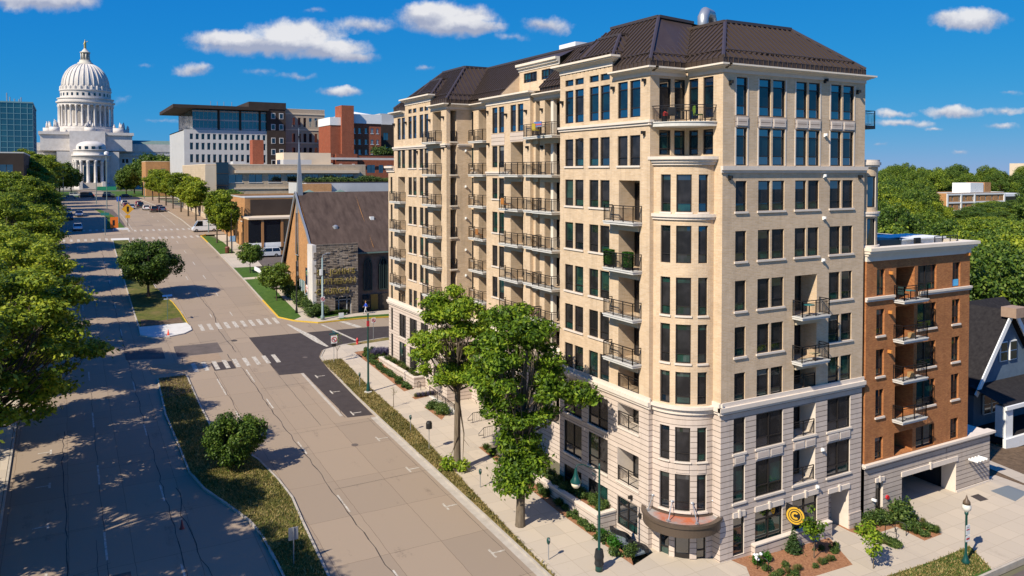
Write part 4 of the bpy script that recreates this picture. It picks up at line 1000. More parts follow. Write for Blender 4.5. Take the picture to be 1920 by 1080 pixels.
for u, z in ((45.55, 27.0), (45.5, 24.2), (45.5, 21.3), (45.45, 18.4), (45.6, 5.2), (45.1, 2.7)): wlamp(PY(YR), u, z, 'white', s=.8)
for z in (26.6, 23.0, 19.8, 16.6, 14): wlamp(PY(72.4), 35.3, z, 'white', s=.8)
# ================================================================== RED BRICK WING
WG = thing('brick_wing', 'orange red brick block with white cornice and balconies over pale stone garage entrance', 'apartment building', (57, 45, -1))
W0, W1 = 50.16, 62.75
wb, wsn, wt, wrc = MB(), MB(), MB(), MB()
def wwin(P, u0, u1, z0, z1, st, k, dp=.2):
    a, b = MB(), MB(); window_geo(a, b, P, u0, u1, z0, z1, st, dp, k)
    o = a.build('window', [M['frame']], WG); b.build('pane', PM(), o)
P = PY(YR); ops = []
FZ = [(15.5, 17.42), (12.58, 14.5), (9.59, 11.55), (6.6, 8.6), (3.45, 5.08)]
CC = [(51.31, 52.23), (56.1, 58.4), (60.46, 61.48)]; RCW = (53.52, 55.7)
for i, (z0, z1) in enumerate(FZ):
    for j, (u0, u1) in enumerate(CC):
        ops.append((u0, u1, z0, z1, .2)); wwin(P, u0, u1, z0, z1, 'w' if j == 1 else 's', 300+i*3+j)
        if 0 < i < 4: wt.boxP(P, u0-.08, u1+.08, z0-.14, z0, -.02, .1, 0)
    zr = z0-.45 if i < 4 else 3.4
    ops.append((RCW[0], RCW[1], zr, z1, 1.5)); wrc.face([P(RCW[0], zr, -1.5), P(RCW[1], zr, -1.5), P(RCW[1], z1, -1.5), P(RCW[0], z1, -1.5)])
    wwin(P, RCW[0]+.1, RCW[1]-.1, zr+.03, z1-.25, 'd', 330+i, 1.44)
    if i < 4:
        mb = MB(); mb.boxP(P, RCW[0]-.25, RCW[1]+.45, zr-.2, zr, -.1, .85, 0); mb.boxP(P, RCW[0]-.3, RCW[1]+.5, zr-.06, zr+.02, 0, .9, 0)
        o = mb.build('balcony', [M['slab']], WG); r = MB(); railing_geo(r, P, RCW[0]-.2, RCW[1]+.4, zr+.02, .8, 'lr', 1.07); r.build('railing', [M['rail']], o)
wallgrid(wb, P, W0, W1, 3.2, 18.6, ops, 0, 0)
wallgrid(wb, PX(W0), YR, 60, -3, 18.6, []); wallgrid(wb, PXp(W1), YR, 60, -3, 18.6, []); wallgrid(wb, PYp(60), W0, W1, -3, 18.6, [])
wb.box(W0, W1, YR+.3, 60, 18.2, 18.35, 1)
ops = [(54.5, 61.3, -2, 1.6, 1.2), (51.45, 52.3, -1.0, 1.75, .3)]
GW = 65.9
wallgrid(wsn, P, W0, GW, -3, 3.1, ops, 0, 1); wwin(P, 51.45, 52.3, -1.0, 1.75, 's', 380, .25)
wallgrid(wsn, PX(W0), YR, 42, -3, 3.1, []); wallgrid(wsn, PXp(GW), YR, 48, -3, 3.1, [])
wsn.boxP(P, W0, 54.45, -2.5, -.75, 0, .06, 1); wsn.boxP(P, 61.35, GW, -2.5, -.75, 0, .06, 1)
wt.boxP(P, W0-.12, GW+.25, 3.02, 3.16, -.4, .12, 0); wt.boxP(P, W0-.2, GW+.35, 3.16, 3.34, -.4, .28, 0); wt.box(W1, GW+.3, YR+.4, 44, 3.0, 3.2, 0)
wt.boxP(P, 54.4, 61.45, 1.63, 2.0, -.02, .08, 0); wt.boxP(P, 57.8, 58.0, 1.6, 2.15, -.02, .14, 0); wt.boxP(P, 51.4, 52.4, 1.78, 2.1, -.02, .08, 0); wt.boxP(P, 51.8, 51.95, 1.75, 2.2, -.02, .13, 0)
for a, b, d in ((18.05, 18.45, .06), (18.45, 18.62, .2), (18.62, 18.82, .38), (18.82, 19.05, .52)):
    wt.boxP(P, W0-d*.4, W1+d, a, b, -.3, d, 2); wt.boxP(PXp(W1), YR+.01, 60, a+.002, b-.003, -.3, d, 2); wt.boxP(PX(W0), YR+.3, 60, a+.002, b-.003, -.3, .02, 2)
for u0, u1 in ((W0-.1, RCW[0]-.3), (RCW[1]+.5, W1+.1)): wt.boxP(P, u0, u1, 15.14, 15.3, -.02, .12, 0); wt.boxP(P, u0, u1, 15.3, 15.46, -.02, .2, 0)
wb.build('brick_wall', [M['redbrick'], M['slab']], WG); wsn.build('stone_base', [M['greystone'], M['trim']], WG); wt.build('moulding', [M['trim'], M['stone'], M['cornice']], WG)
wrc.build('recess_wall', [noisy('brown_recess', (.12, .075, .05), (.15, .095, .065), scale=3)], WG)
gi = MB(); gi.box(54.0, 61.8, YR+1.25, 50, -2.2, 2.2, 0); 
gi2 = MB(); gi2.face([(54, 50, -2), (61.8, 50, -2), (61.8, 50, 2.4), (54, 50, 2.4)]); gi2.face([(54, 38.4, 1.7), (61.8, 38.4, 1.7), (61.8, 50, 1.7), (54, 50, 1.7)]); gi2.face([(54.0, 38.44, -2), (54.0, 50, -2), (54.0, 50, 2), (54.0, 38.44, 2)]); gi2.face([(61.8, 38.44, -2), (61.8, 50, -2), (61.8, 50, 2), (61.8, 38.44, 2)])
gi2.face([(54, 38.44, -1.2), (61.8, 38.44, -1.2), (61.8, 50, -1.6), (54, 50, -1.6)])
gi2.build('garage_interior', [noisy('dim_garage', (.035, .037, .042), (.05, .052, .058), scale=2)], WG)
for k in range(5):                           # side balconies seen at the far corner
    z = (15.05, 12.1, 9.15, 6.15, 3.6)[k]; mb = MB(); Q = PXp(W1)
    mb.boxP(Q, 40.2, 42.6, z-.2, z, -.05, 1.4, 0); o = mb.build('balcony', [M['slab']], WG); r = MB(); railing_geo(r, Q, 40.25, 42.55, z+.02, 1.35, 'lr', 1.0); r.build('railing', [M['rail']], o)
for u, z in ((52.75, 17.1), (52.72, 14.2), (52.7, 11.3), (62.3, 18.0)):
    mb = MB(); mb.boxP(P, u-.08, u+.08, z-.1, z+.12, 0, .3); mb.build('wall_lamp', [plain('amber_lamp', (.55, .22, .05), .5)], WG)
mb = MB(); mb.boxP(P, 51.0, 51.15, .55, .7, 0, .35); mb.build('wall_lamp', [M['white']], WG)
mb = MB(); mb.tube([P(52.75, .45, 0), P(52.75, .45, .12)], .16, 12); mb.build('alarm_bell', [plain('alarm_red', (.55, .02, .03), .35)], WG)
for i in range(4):
    mb = MB(); u = 62.7+i*.42; mb.tube([P(u, 1.55, .15), P(u+.3, 1.45, .75)], .1, 8); mb.build('vent_pipe', [M['white']], WG)
for i in range(3):
    mb = MB(); u = 53.0+i*.4; mb.tube([P(u, -.55, .05), P(u, -.55, .35)], .06, 8); mb.build('gas_pipe', [plain('brass_pipe', (.5, .38, .12), .4, .5)], WG)
# round bay on the flank of the tall block, above the wing
BY = MB(); BT = MB(); Q = PC(50.95, 38.5, 1.22)
ops = []
bays = []
for z0, z1 in ((21.95, 24.2), (19.2, 21.15)): ops.append((62, 98, z0, z1, .15)); bays.append((z0, z1))
wallgrid(BY, Q, 50, 180, 18.3, 25.0, ops, 0, 1, 8); BY.box(49.8, 51.0, 37.9, 40, 18.3, 25, 0)
for z0, z1, d in ((24.85, 25.0, .12), (25.0, 25.2, .22), (25.2, 25.38, .12)): BT.boxP(Q, 45, 180, z0, z1, -.8, d, 0, 16)
BT.boxP(Q, 48, 180, 21.3, 21.5, -.02, .12, 0, 14); BT.boxP(Q, 48, 180, 21.5, 21.62, -.02, .18, 0, 14); BT.boxP(Q, 48, 180, 19.0, 19.2, -.02, .16, 0, 14)
BT.face([Q(a, 25.36, -.1) for a in range(45, 181, 9)], 0)
bo = BY.build('flank_bay', [M['brick'], M['trim']], APT); BT.build('moulding', [M['trim']], bo)
for z0, z1 in bays:
    a, b = MB(), MB(); window_geo(a, b, Q, 62, 98, z0, z1, 'c', .1, 401); o = a.build('window', [M['frame']], bo)
    b.build('pane', PM(), bo)
fb = MB(); Q2 = PXp(49.8); fb.boxP(Q2, 37.4, 39.6, 27.6, 27.85, 0, 1.35, 0); o = fb.build('balcony', [M['rail']], APT)
r = MB(); railing_geo(r, Q2, 37.42, 39.58, 27.85, 1.3, 'lr', 1.05); r.build('railing', [plain('blue_railing', (.03, .14, .24), .3)], o)
# roof terrace things on the wing
def simple(name, label, cat, mb, mats, group=None, smooth=False):
    o = mb.build(name, mats, None, smooth); return tag(o, label, cat, group)
mb = MB(); mb.box(54.5, 58.3, 39.5, 40.4, 18.35, 19.25); simple('terrace_planter', 'long dark planter on the terrace of the red brick block', 'planter', mb, [plain('teal_planter', (.02, .05, .06), .5)])
mb = MB(); mb.box(51.6, 54.2, 40.4, 41.2, 18.35, 19.2); simple('terrace_bench', 'low dark bench beside the round bay on brick block terrace', 'bench', mb, [plain('dark_teal_bench', (.015, .03, .045), .5)])
ch = thing('terrace_chair', 'dark wicker armchair on the terrace of the red brick block', 'chair', (58.2, 38.4, 18.35))
mb = MB(); mb.box(-.35, .35, -.35, .35, .25, .42); mb.build('seat', [M['black']], ch, keep=False)
mb = MB(); mb.box(-.35, .35, .25, .4, .42, 1.0); mb.build('backrest', [M['black']], ch, keep=False)
for sx in (-.3, .3):
    mb = MB(); mb.box(sx-.04, sx+.04, -.3, .3, 0, .6); mb.build('armrest', [M['black']], ch, keep=False)
mb = MB(); mb.box(57.3, 62.5, 39.4, 42.5, 18.36, 19.15); mb.box(57.1, 62.7, 39.2, 42.7, 19.15, 19.25); simple('terrace_counter', 'white grill counter standing on the brick block terrace', 'counter', mb, [M['white']])
r = MB(); railing_geo(r, PY(38.0), 59.3, 62.3, 18.35, 0, '', 1.1); simple('terrace_railing', 'black railing along the terrace edge of the brick block', 'railing', r, [M['rail']])

# ================================================================== OTHER BUILDINGS
def box_building(name, label, cat, x0, x1, y0, y1, z0, z1, wallmat, front=None, left=None, right=None, roofmat=None, parapet=.5, sills=None, framemat=None, glass=None, top=None, proud=.04):
    """block with its own wall, roof and window parts. front/left: (columns, rows) of windows as (u0,u1) and (z0,z1)"""
    t = thing(name, label, cat, ((x0+x1)/2, (y0+y1)/2, z0))
    w = MB(); glass = glass or M['glass']
    for P, u0, u1, spec in ((PY(y0), x0, x1, front), (PX(x0), y0, y1, left), (PXp(x1), y0, y1, right), (PYp(y1), x0, x1, None)):
        ops = []
        if spec:
            ops = [(a, b, c, d, .22) for a, b in spec[0] for c, d in spec[1]]
        wallgrid(w, P, u0, u1, z0, z1, ops)
        fr = []
        for (a, b, c, d, _) in ops: fr.append((P, a, b, c, d))
        if len(fr) > 95: fr, more = fr[:95], fr[95:]
        else: more = []
        for (P_, a, b, c, d) in fr:
            m = MB(); m.boxP(P_, a, b, c, d, -.26, -.2, 0)
            m.boxP(P_, (a+b)/2-.05, (a+b)/2+.05, c, d, -.2, -.16, 1); o = m.build('window', [glass, framemat or M['frame']], t)
            if sills:
                m = MB(); m.boxP(P_, a-.1, b+.1, c-.18, c, 0, .1, 0); m.build('sill', [sills], o)
        if more:
            m = MB()
            for (P_, a, b, c, d) in more: m.boxP(P_, a, b, c, d, -.26, -.2, 0)
            m.build('more_windows', [glass], t)['kind'] = 'stuff'
    w.build('wall', [wallmat], t)
    r = MB(); r.box(x0+.3, x1-.3, y0+.3, y1-.3, z1-parapet-.1, z1-parapet); r.box(x0-proud, x1+proud, y0-proud, y0+.3, z1, z1+.25); r.box(x0-proud, x0+.3, y0+.3, y1+proud, z1, z1+.25); r.box(x1-.3, x1+proud, y0+.3, y1+proud, z1, z1+.25)
    r.build('roof', [roofmat or M['slab']], t)
    return t
def cols(a, b, n, f=.6):
    p = (b-a)/n; return [(a+p*i+p*(1-f)/2, a+p*i+p*(1+f)/2) for i in range(n)]

M['tanbrick2'] = brick('ochre_brick', (.52, .26, .10), (.42, .195, .07), (.36, .23, .13), w=.3, h=.1, mort=.012, var=.6)
M['rustbrick'] = brick('rust_red_brick', (.34, .085, .04), (.26, .06, .03), (.28, .14, .09), w=.4, h=.14, mort=.014, var=.6)
M['beige'] = brick('beige_block', (.52, .41, .29), (.48, .375, .26), (.40, .32, .22), w=1.2, h=.6, mort=.02, var=.4)
M['cream'] = noisy('cream_render', (.62, .50, .36), (.66, .54, .40), scale=.4)
M['office'] = noisy('office_concrete', (.40, .31, .22), (.44, .35, .26), scale=.3)
M['hotelwhite'] = noisy('white_hotel_panel', (.55, .53, .50), (.62, .60, .57), scale=.3)
M['hotelgrey'] = noisy('grey_hotel_panel', (.42, .42, .42), (.48, .48, .48), scale=.3)
M['darkpanel'] = noisy('dark_brown_panel', (.040, .028, .022), (.055, .040, .032), scale=.5)
M['bluegl'] = glassm('blue_office_glass', (.012, .045, .06), rough=.05, ior=2.2, c2=(.02, .085, .10), noise=.15)
M['darkgl'] = glassm('dark_office_glass', (.010, .013, .018), rough=.06, ior=1.8)
M['copper'] = noisy('green_copper', (.10, .16, .14), (.16, .22, .19), scale=.5)
M['granite'] = noisy('white_granite', (.52, .475, .43), (.66, .615, .57), scale=.45, rough=.7, detail=9)
M['shade_gran'] = noisy('granite_painted_shade', (.30, .27, .25), (.36, .33, .30), scale=.6)  # darker granite: the shade of recesses put into the colour of flat panels

# --- church
CH = thing('church', 'brick church with steep brown roof, thin spire and rough stone entrance tower', 'church', (36, 118, 4.2))
CX, RY, RZc = 31.0, 122.2, 21.4
w = MB()
# street gable (brick), its foot on the pale stone base
gab = [(CX, 130.6, 5.6), (CX, 129.6, 9.85), (CX, RY+.4, 21.0), (CX, RY-.4, 21.0), (CX, 113.3, 13.4), (CX, 113.3, 5.6)]
w.face(gab, 0); w.face([(x+9, y, z) for x, y, z in gab][::-1], 0)
w.box(CX-.25, CX+.3, 113.0, 131.0, 2.5, 5.9, 1)
wgo = [(33.0+i*3.1, 34.3+i*3.1, 6.9, 11.7, .3) for i in range(3, 5)]
wallgrid(w, PY(113.3), CX, 46, 3, 12.9, [(38.4, 39.6, 7.0, 10.6, .3), (40.75, 42.1, 7.0, 10.6, .3)], 2); wallgrid(w, PYp(130.6), CX, 46, 3, 10, [], 0); w.face([(46, 113.3, 3), (46, 130.6, 3), (46, 130.6, 8.6), (46, RY, 20), (46, 113.3, 11.9)], 0)
w.build('wall', [M['tanbrick2'], M['granite'], noisy('church_stone', (.17, .12, .10), (.25, .18, .15), scale=1.5)], CH)
for u in (39.0, 41.42):                      # pointed windows
    m = MB(); P = PY(113.0); pts = [(u-.6, 7.0), (u+.6, 7.0), (u+.6, 10.4)]+[(u+.6*math.cos(R(a)), 10.4+1.25*math.sin(R(a))**.9) for a in range(15, 166, 15)]+[(u-.6, 10.4)]
    m.face([P(a, b, 0) for a, b in pts], 0)
    for a, b in zip(pts, pts[1:]+pts[:1]): m.bar(P(*a, .02), P(*b, .02), .14, .14, 1)
    m.bar(P(u, 7, .02), P(u, 11.6, .02), .09, .09, 1); m.bar(P(u-.3, 7, .02), P(u-.3, 10.8, .02), .05, .05, 1); m.bar(P(u+.3, 7, .02), P(u+.3, 10.8, .02), .05, .05, 1)
    m.build('window', [M['darkgl'], plain('green_lead', (.03, .05, .045), .5)], CH)
m = MB()
for u0, u1, k in ((38.2, 39.3, 0), (39.5, 40.6, 1), (40.8, 42.4, 2)): m.boxP(PY(113.25), u0, u1, 4.0, 6.3, 0, .15, k)
m.build('side_doors', [M['darkgl'], plain('ochre_door', (.30, .17, .03), .5), plain('dark_wood_door', (.06, .045, .035), .5)], CH)
m = MB()                                     # roof: concave main slope towards the viewer and the far slope
sl = [(RY, RZc), (RY-3.2, 18.3), (RY-6.2, 15.9), (113.2, 13.1), (112.4, 12.75)]
for (ya, za), (yb, zb) in zip(sl, sl[1:]): m.face([(CX-.3, ya, za), (47, ya, za), (47, yb, zb), (CX-.3, yb, zb)], 0)
m.face([(CX-.3, RY, RZc), (47, RY, RZc), (47, 131.3, 9.3), (CX-.3, 131.3, 9.3)], 0)
for (ya, za), (yb, zb) in zip(sl, sl[1:]): m.bar((CX-.32, ya, za), (CX-.32, yb, zb), .2, .45, 1)
m.bar((CX-.32, RY, RZc), (CX-.32, 131.3, 9.3), .2, .45, 1); m.bar((CX, 112.35, 12.6), (47, 112.35, 12.6), .16, .2, 2)
rfm = noisy('brown_shingles', (.050, .033, .027), (.105, .072, .058), scale=1.3, rough=.9, bump=.4, detail=9, stretch=(1, .35, .35))
m.build('roof', [rfm, M['steel'], M['copper']], CH)
m = MB()
m.face([(CX-.06, 121.5, 5.9), (CX-.06, 122.9, 5.9), (CX-.06, 122.55, 20), (CX-.06, 121.85, 20)], 1)
vs = [(CX-.15, RY-.62, 18.2), (CX-.15, RY+.62, 18.2), (CX+.9, RY+.62, 18.2), (CX+.9, RY-.62, 18.2), (CX+.3, RY, 30.0)]
m.mesh(vs, [(0, 1, 4), (1, 2, 4), (2, 3, 4), (3, 0, 4), (3, 2, 1, 0)], 0); m.bar((CX-.1, RY-.5, 18.3), (CX-.12, RY-.9, 12), .1, .1, 0); m.bar((CX-.1, RY+.5, 18.3), (CX-.12, RY+.9, 12), .1, .1, 0); m.bar((CX-.12, RY-.95, 11.8), (CX-.12, RY+.95, 11.8), .12, .12, 0)
m.tube([(CX+.3, RY, 30), (CX+.3, RY, 31.2)], .05, 6)
m.build('spire', [M['steel'], M['darkgl']], CH)
# rough stone tower with the name
stm = brick('rough_ledge_stone', (.40, .33, .26), (.24, .19, .15), (.13, .10, .08), w=.9, h=.24, mort=.03, rough=.95, bump=1.2, var=1.2)
m = MB(); SX0, SX1, SY = 30.4, 37.0, 111.55
P = PY(SY)
wallgrid(m, P, SX0, SX1, 3, 14.1, [(33.6, 36.1, 3.6, 6.5, .5)], 0, 0)
rs = random.Random(3)
for i in range(150):
    u = rs.uniform(SX0, SX1-.8); z = rs.uniform(6.7, 13.9); w_ = rs.uniform(.3, .9)
    m.boxP(P, u, min(SX1, u+w_), z, z+rs.uniform(.1, .22), 0, rs.uniform(.03, .1), 0)
m.face([(SX1, SY, 3), (SX1, 113.4, 3), (SX1, 113.4, 14.1), (SX1, SY, 14.1)], 0); m.box(SX0-.05, SX0+.5, SY-.02, 114.2, 3, 14.15, 1); m.box(SX0+.5, SX1, SY+.3, 114, 13.6, 13.8, 1); m.box(SX0+.5, SX1+.03, SY-.04, SY+.3, 14.1, 14.2, 0)
m.build('stone_tower', [stm, M['granite']], CH)
m = MB(); m.boxP(P, 33.6, 36.1, 3.6, 6.5, -.52, -.48, 0)
for u in (33.62, 34.25, 35.45, 36.05): m.boxP(P, u-.06, u+.06, 3.6, 6.5, -.48, -.4, 1)
m.boxP(P, 33.6, 36.1, 6.0, 6.12, -.48, -.4, 1); m.build('entrance_doors', [M['darkgl'], M['hotelgrey']], CH)
gold = plain('gilt_letters', (.62, .48, .14), .35, .5)
for k, (txt, z) in [(a, b) for a, b in enumerate((("ST. JOHN'S", 9.85), ("LUTHERAN", 8.5), ("CHURCH", 7.1)))]:
    cu = bpy.data.curves.new('lettering', 'FONT'); cu.body = txt; cu.size = 1.12; cu.extrude = .06; cu.align_x = 'CENTER'; cu.offset = .022; cu.space_character = 1.04
    cu.materials.append(gold); tmp = bpy.data.objects.new('lettering', cu); COL.objects.link(tmp)
    me = bpy.data.meshes.new_from_object(tmp.evaluated_get(bpy.context.evaluated_depsgraph_get())); bpy.data.objects.remove(tmp)
    me.transform(Matrix.Translation((33.2 if k == 2 else 33.75, SY-.2, z)) @ Matrix.Rotation(R(90), 4, 'X')); lo = link('lettering', me, CH, True)
    cu.offset = -.03; cu.extrude = .02; cu.materials.clear(); cu.materials.append(M['black']); tmp = bpy.data.objects.new('face', cu); COL.objects.link(tmp); me = bpy.data.meshes.new_from_object(tmp.evaluated_get(bpy.context.evaluated_depsgraph_get())); bpy.data.objects.remove(tmp)
    me.transform(Matrix.Translation((33.2 if k == 2 else 33.75, SY-.26, z)) @ Matrix.Rotation(R(90), 4, 'X')); link('letter_face', me, lo, True)
m = MB(); m.boxP(PX(CX-.1), 115.2, 117.2, 8.0, 10.4, 0, .06, 0); m.boxP(PX(CX-.1), 115.4, 117.0, 6.6, 8.0, 0, .06, 1)
for i in range(12):
    a = R(i*30); c = Vector((CX-.19, 116.2, 9.7)); m.bar(c+Vector((0, math.cos(a)*.15, math.sin(a)*.15)), c+Vector((0, math.cos(a)*.42, math.sin(a)*.42)), .14, .03, 2+i % 3)
sh = [(115.6, 7.9), (116.8, 7.9), (116.8, 7.3), (116.2, 6.75), (115.6, 7.3)]; m.face([(CX-.2, y, z) for y, z in sh], 5); m.bar((CX-.22, 116.2, 6.95), (CX-.22, 116.2, 7.8), .14, .03, 6); m.bar((CX-.22, 115.85, 7.5), (CX-.22, 116.55, 7.5), .14, .03, 6)
m.build('banner', [plain('navy_banner', (.008, .014, .035), .6), plain('dark_banner', (.012, .02, .05), .6), plain('petal_green', (.05, .35, .08), .6), plain('petal_gold', (.6, .4, .03), .6), plain('petal_teal', (.02, .25, .35), .6), M['white'], plain('cross_red', (.5, .04, .03), .6)], CH)
m = MB(); m.boxP(PX(CX-.02), 117.9, 120.6, 5.9, 8.3, 0, .05, 0)
for u in (117.9, 118.8, 119.7, 120.6): m.boxP(PX(CX-.02), u-.06, u+.06, 5.9, 8.3, .05, .1, 1)
m.boxP(PX(CX-.02), 115.0, 117.4, 5.2, 6.6, 0, .05, 0)
for u in (115.0, 115.8, 116.6, 117.4): m.boxP(PX(CX-.02), u-.06, u+.06, 5.2, 6.6, .05, .1, 1)
m.build('window', [plain('teal_glass', (.03, .12, .13), .1), M['white']], CH)
m = MB(); m.box(28.2, 31.0, 127.5, 137, 6.2, 8.0, 0); m.box(27.6, 31.4, 127, 137.5, 8.0, 8.6, 1); m.box(27.8, 31.2, 127.2, 137.3, 8.6, 8.65, 2); m.build('porch', [M['granite'], M['white'], M['darkpanel']], CH)
m = MB(); m.box(32, 34.2, 116.0, 117.5, 14.5, 15.7, 0); m.tube([(35.2, 116.5, 14.5), (35.2, 116.5, 16.1)], .3, 8, 1); m.lathe([(.05, 0), (.45, .1), (.45, .5), (.1, .7)], (35.2, 116.5, 15.9), 10, 1); m.box(35.6, 36.6, 116.1, 116.7, 14.6, 14.95, 2); m.box(41, 41.6, 117.5, 118, 17.0, 17.6, 2)
m.build('roof_vents', [M['black'], M['steel'], M['white']], CH)
# neighbouring pale gable just beyond the church
w = MB(); w.box(43.2, 60, 112.5, 128, 3, 10.2, 0); w.face([(43.2, 112.5, 10.2), (43.2, 128, 10.2), (43.2, 120.2, 17)], 0); m_ = MB(); m_.face([(42.8, 112, 9.8), (60, 112, 9.8), (60, 120.2, 17.2), (42.8, 120.2, 17.2)], 0); m_.face([(42.8, 128.5, 9.8), (60, 128.5, 9.8), (60, 120.2, 17.2), (42.8, 120.2, 17.2)], 0)
t = thing('parish_house', 'pale gabled parish house tucked behind the far corner of the tan building', 'house', (50, 120, 4)); w.build('wall', [M['granite']], t); m_.build('roof', [rfm], t)

# --- ochre brick building with the box window
t = box_building('brick_office', 'two storey ochre brick office with dark panel band and box window beside the church', 'office building', 31.2, 62, 164, 196, 6, 19.3, M['tanbrick2'], front=(cols(36, 60, 6, .5), [(9.5, 12)]), left=(cols(165, 195, 7, .42), [(9.6, 12.2), (14.6, 17.4)]), roofmat=M['hotelgrey'], sills=M['granite'])
m = MB(); m.box(32.2, 46.0, 163.5, 164, 15.9, 19.0, 0); m.box(46.0, 47.2, 163.4, 164, 15.5, 19.4, 1); m.box(47.2, 62, 163.5, 164, 16.5, 19.0, 0); m.build('panel_band', [M['darkpanel'], M['granite']], t)
m = MB(); m.box(31.0, 47, 156.8, 164, 5, 15.4, 0); m.box(30.4, 48, 156.2, 164, 15.4, 15.75, 1); m.box(30.5, 36.6, 156.5, 160, 10.0, 10.9, 2); m.box(36.6, 43.5, 156.7, 156.9, 10.6, 10.9, 2)
o = m.build('front_wing', [M['tanbrick2'], M['cream'], M['white']], t)
m = MB(); m.box(30.7, 36.4, 156.6, 156.85, 10.9, 15.2, 0); m.box(30.5, 30.75, 157, 160, 10.9, 15.2, 0)
for x in (32.8, 36.5): m.box(x, x+.45, 156.4, 156.75, 10, 15.4, 1)
for y in (157.2, 158.6, 160): m.box(30.35, 30.6, y, y+.35, 10, 15.4, 1)
for x in (43.2, 44.6): m.box(x, x+.4, 156.4, 156.8, 6, 15.4, 1)
m.box(43.7, 44.5, 156.5, 156.75, 6, 15.3, 0); m.build('box_window', [M['darkgl'], plain('timber_post', (.36, .17, .06), .6)], t)
for i in range(3):
    m = MB(); m.lathe([(.35, 0), (.5, .15), (.35, .5), (.1, .6)], (43+i*1.1, 160, 15.75), 10); m.build('roof_cowl', [M['steel']], t)
for i in range(2):
    m = MB(); c = (47+i*7, 175); m.mesh([(c[0]-3, c[1]-3, 19), (c[0]+3, c[1]-3, 19), (c[0]+3, c[1]+3, 19), (c[0]-3, c[1]+3, 19), (c[0], c[1], 20.6)], [(0, 1, 4), (1, 2, 4), (2, 3, 4), (3, 0, 4)], 0); m.build('skylight', [M['copper']], t)

# --- long beige office with dark glass stair
t = box_building('beige_office', 'long low beige office block with strip windows and dark glass stair tower', 'office building', 31.5, 74, 216, 262, 10, 26.3, M['beige'], front=([(37.2+i*5.0, 40.6+i*5.0) for i in range(7)], [(16.6, 18.4), (21.8, 23.8)]), left=(cols(219, 260, 7, .4), [(14, 17.5), (19.5, 22.5)]), roofmat=M['cream'], sills=M['granite'])
m = MB(); m.box(31.3, 35.6, 215.6, 216, 10, 26.2, 0); m.box(38.6, 72, 215.2, 216, 24.2, 25.0, 0); m.box(37, 74, 215.8, 216, 20.0, 20.4, 0); m.build('pale_band', [M['cream']], t)
m = MB(); m.box(34.0, 37.0, 215.3, 216.2, 10, 27, 0)
for z in range(12, 27, 3): m.box(33.95, 37.05, 215.2, 215.3, z, z+.15, 1)
m.build('stair_glass', [M['darkgl'], M['darkpanel']], t)
m = MB(); m.box(46, 49, 230, 234, 26, 33.5, 0); m.build('chimney', [M['rustbrick']], t)
m = MB(); m.box(54, 62, 228, 236, 26, 28, 0); m.box(40, 43.5, 226, 230, 26, 27.4, 0); m.box(56, 70, 236, 246, 26, 30.2, 1); m.build('roof_plant', [M['hotelgrey'], M['cream']], t)

# --- hotel
HT = thing('hotel', 'modern hotel with white window grid, glass top floors and dark overhanging roof', 'hotel', (58, 345, 14))
w = MB(); hx0, hx1, hy = 40.4, 71.6, 330
HC_ = cols(hx0+1.6, hx1, 14, .55); HR = [(18.6, 21.4), (23.2, 26.4), (28.2, 31.4), (33.2, 35.9), (37.2, 39.4)]
P = PY(hy); ops = [(a, b, c, d, .4) for a, b in HC_ for c, d in HR]
wallgrid(w, P, hx0, hx1, 13, 41, ops, 0); wallgrid(w, PX(hx0), hy, 378, 13, 41, [], 1); w.box(hx0, hx1, hy+1, 378, 40.6, 41, 0)
w.box(hx1, 79, hy-.6, 372, 13, 51.5, 2); w.box(64.5, 79.2, hy-.8, 365, 49.9, 52.6, 2)
w.build('wall', [M['hotelwhite'], M['hotelgrey'], M['darkpanel']], HT)
for (a, b, c, d, _) in ops:
    m = MB(); m.boxP(P, a, b, c, d, -.45, -.38, 0); m.build('window', [M['darkgl']], HT)
m = MB(); m.box(43.6, hx1, hy+.8, 374, 41, 48.8, 0)
for z in (41.2, 44.6, 48.0): m.box(43.5, hx1, hy+.7, hy+.8, z, z+.55, 1)
for x in (52.8, 61.0, 68.6): m.box(x, x+.8, hy+.4, hy+.8, 41, 48.9, 2)
for x in np.arange(44.5, 71, 1.55): m.box(x, x+.1, hy+.72, hy+.8, 41, 48.8, 1)
m.build('glass_storeys', [M['bluegl'], M['hotelgrey'], M['darkpanel']], HT)
m = MB(); m.box(36.2, hx1+.2, hy-3.5, 376, 49.0, 50.3, 0); m.build('roof', [M['darkpanel']], HT)
for z in (18, 22.6, 27, 31.4, 36, 41.5, 46): 
    for x in (73.2, 76.4): m = MB(); m.box(x, x+1.7, hy-.72, hy-.6, z, z+2.4, 0); m.box(x+.25, x+1.45, hy-.76, hy-.72, z+.25, z+2.15, 1); m.build('window', [M['hotelwhite'], M['darkgl']], HT)
for x in (51, 53.5, 56, 59): 
    m = MB(); m.tube([(x, 335, 50), (x, 335, 52.6)], .12, 6); m.build('roof_mast', [M['steel']], HT)
t = box_building('concrete_office', 'beige concrete office block with square windows beside the dark hotel tower', 'office building', 79.6, 96.8, 335, 365, 13, 50.6, M['office'], front=(cols(82.5, 96.6, 6, .5), [(17+i*4.9, 20+i*4.9) for i in range(4)]+[(37.0, 40.6), (43.4, 47.2)]), roofmat=M['cream'])
m = MB()
for z in (21.6, 26.6, 31.5, 36.4, 41.9, 48.5): m.box(79.5, 96.9, 334.8, 335, z, z+.5, 0)
m.build('pale_band', [M['cream']], t)

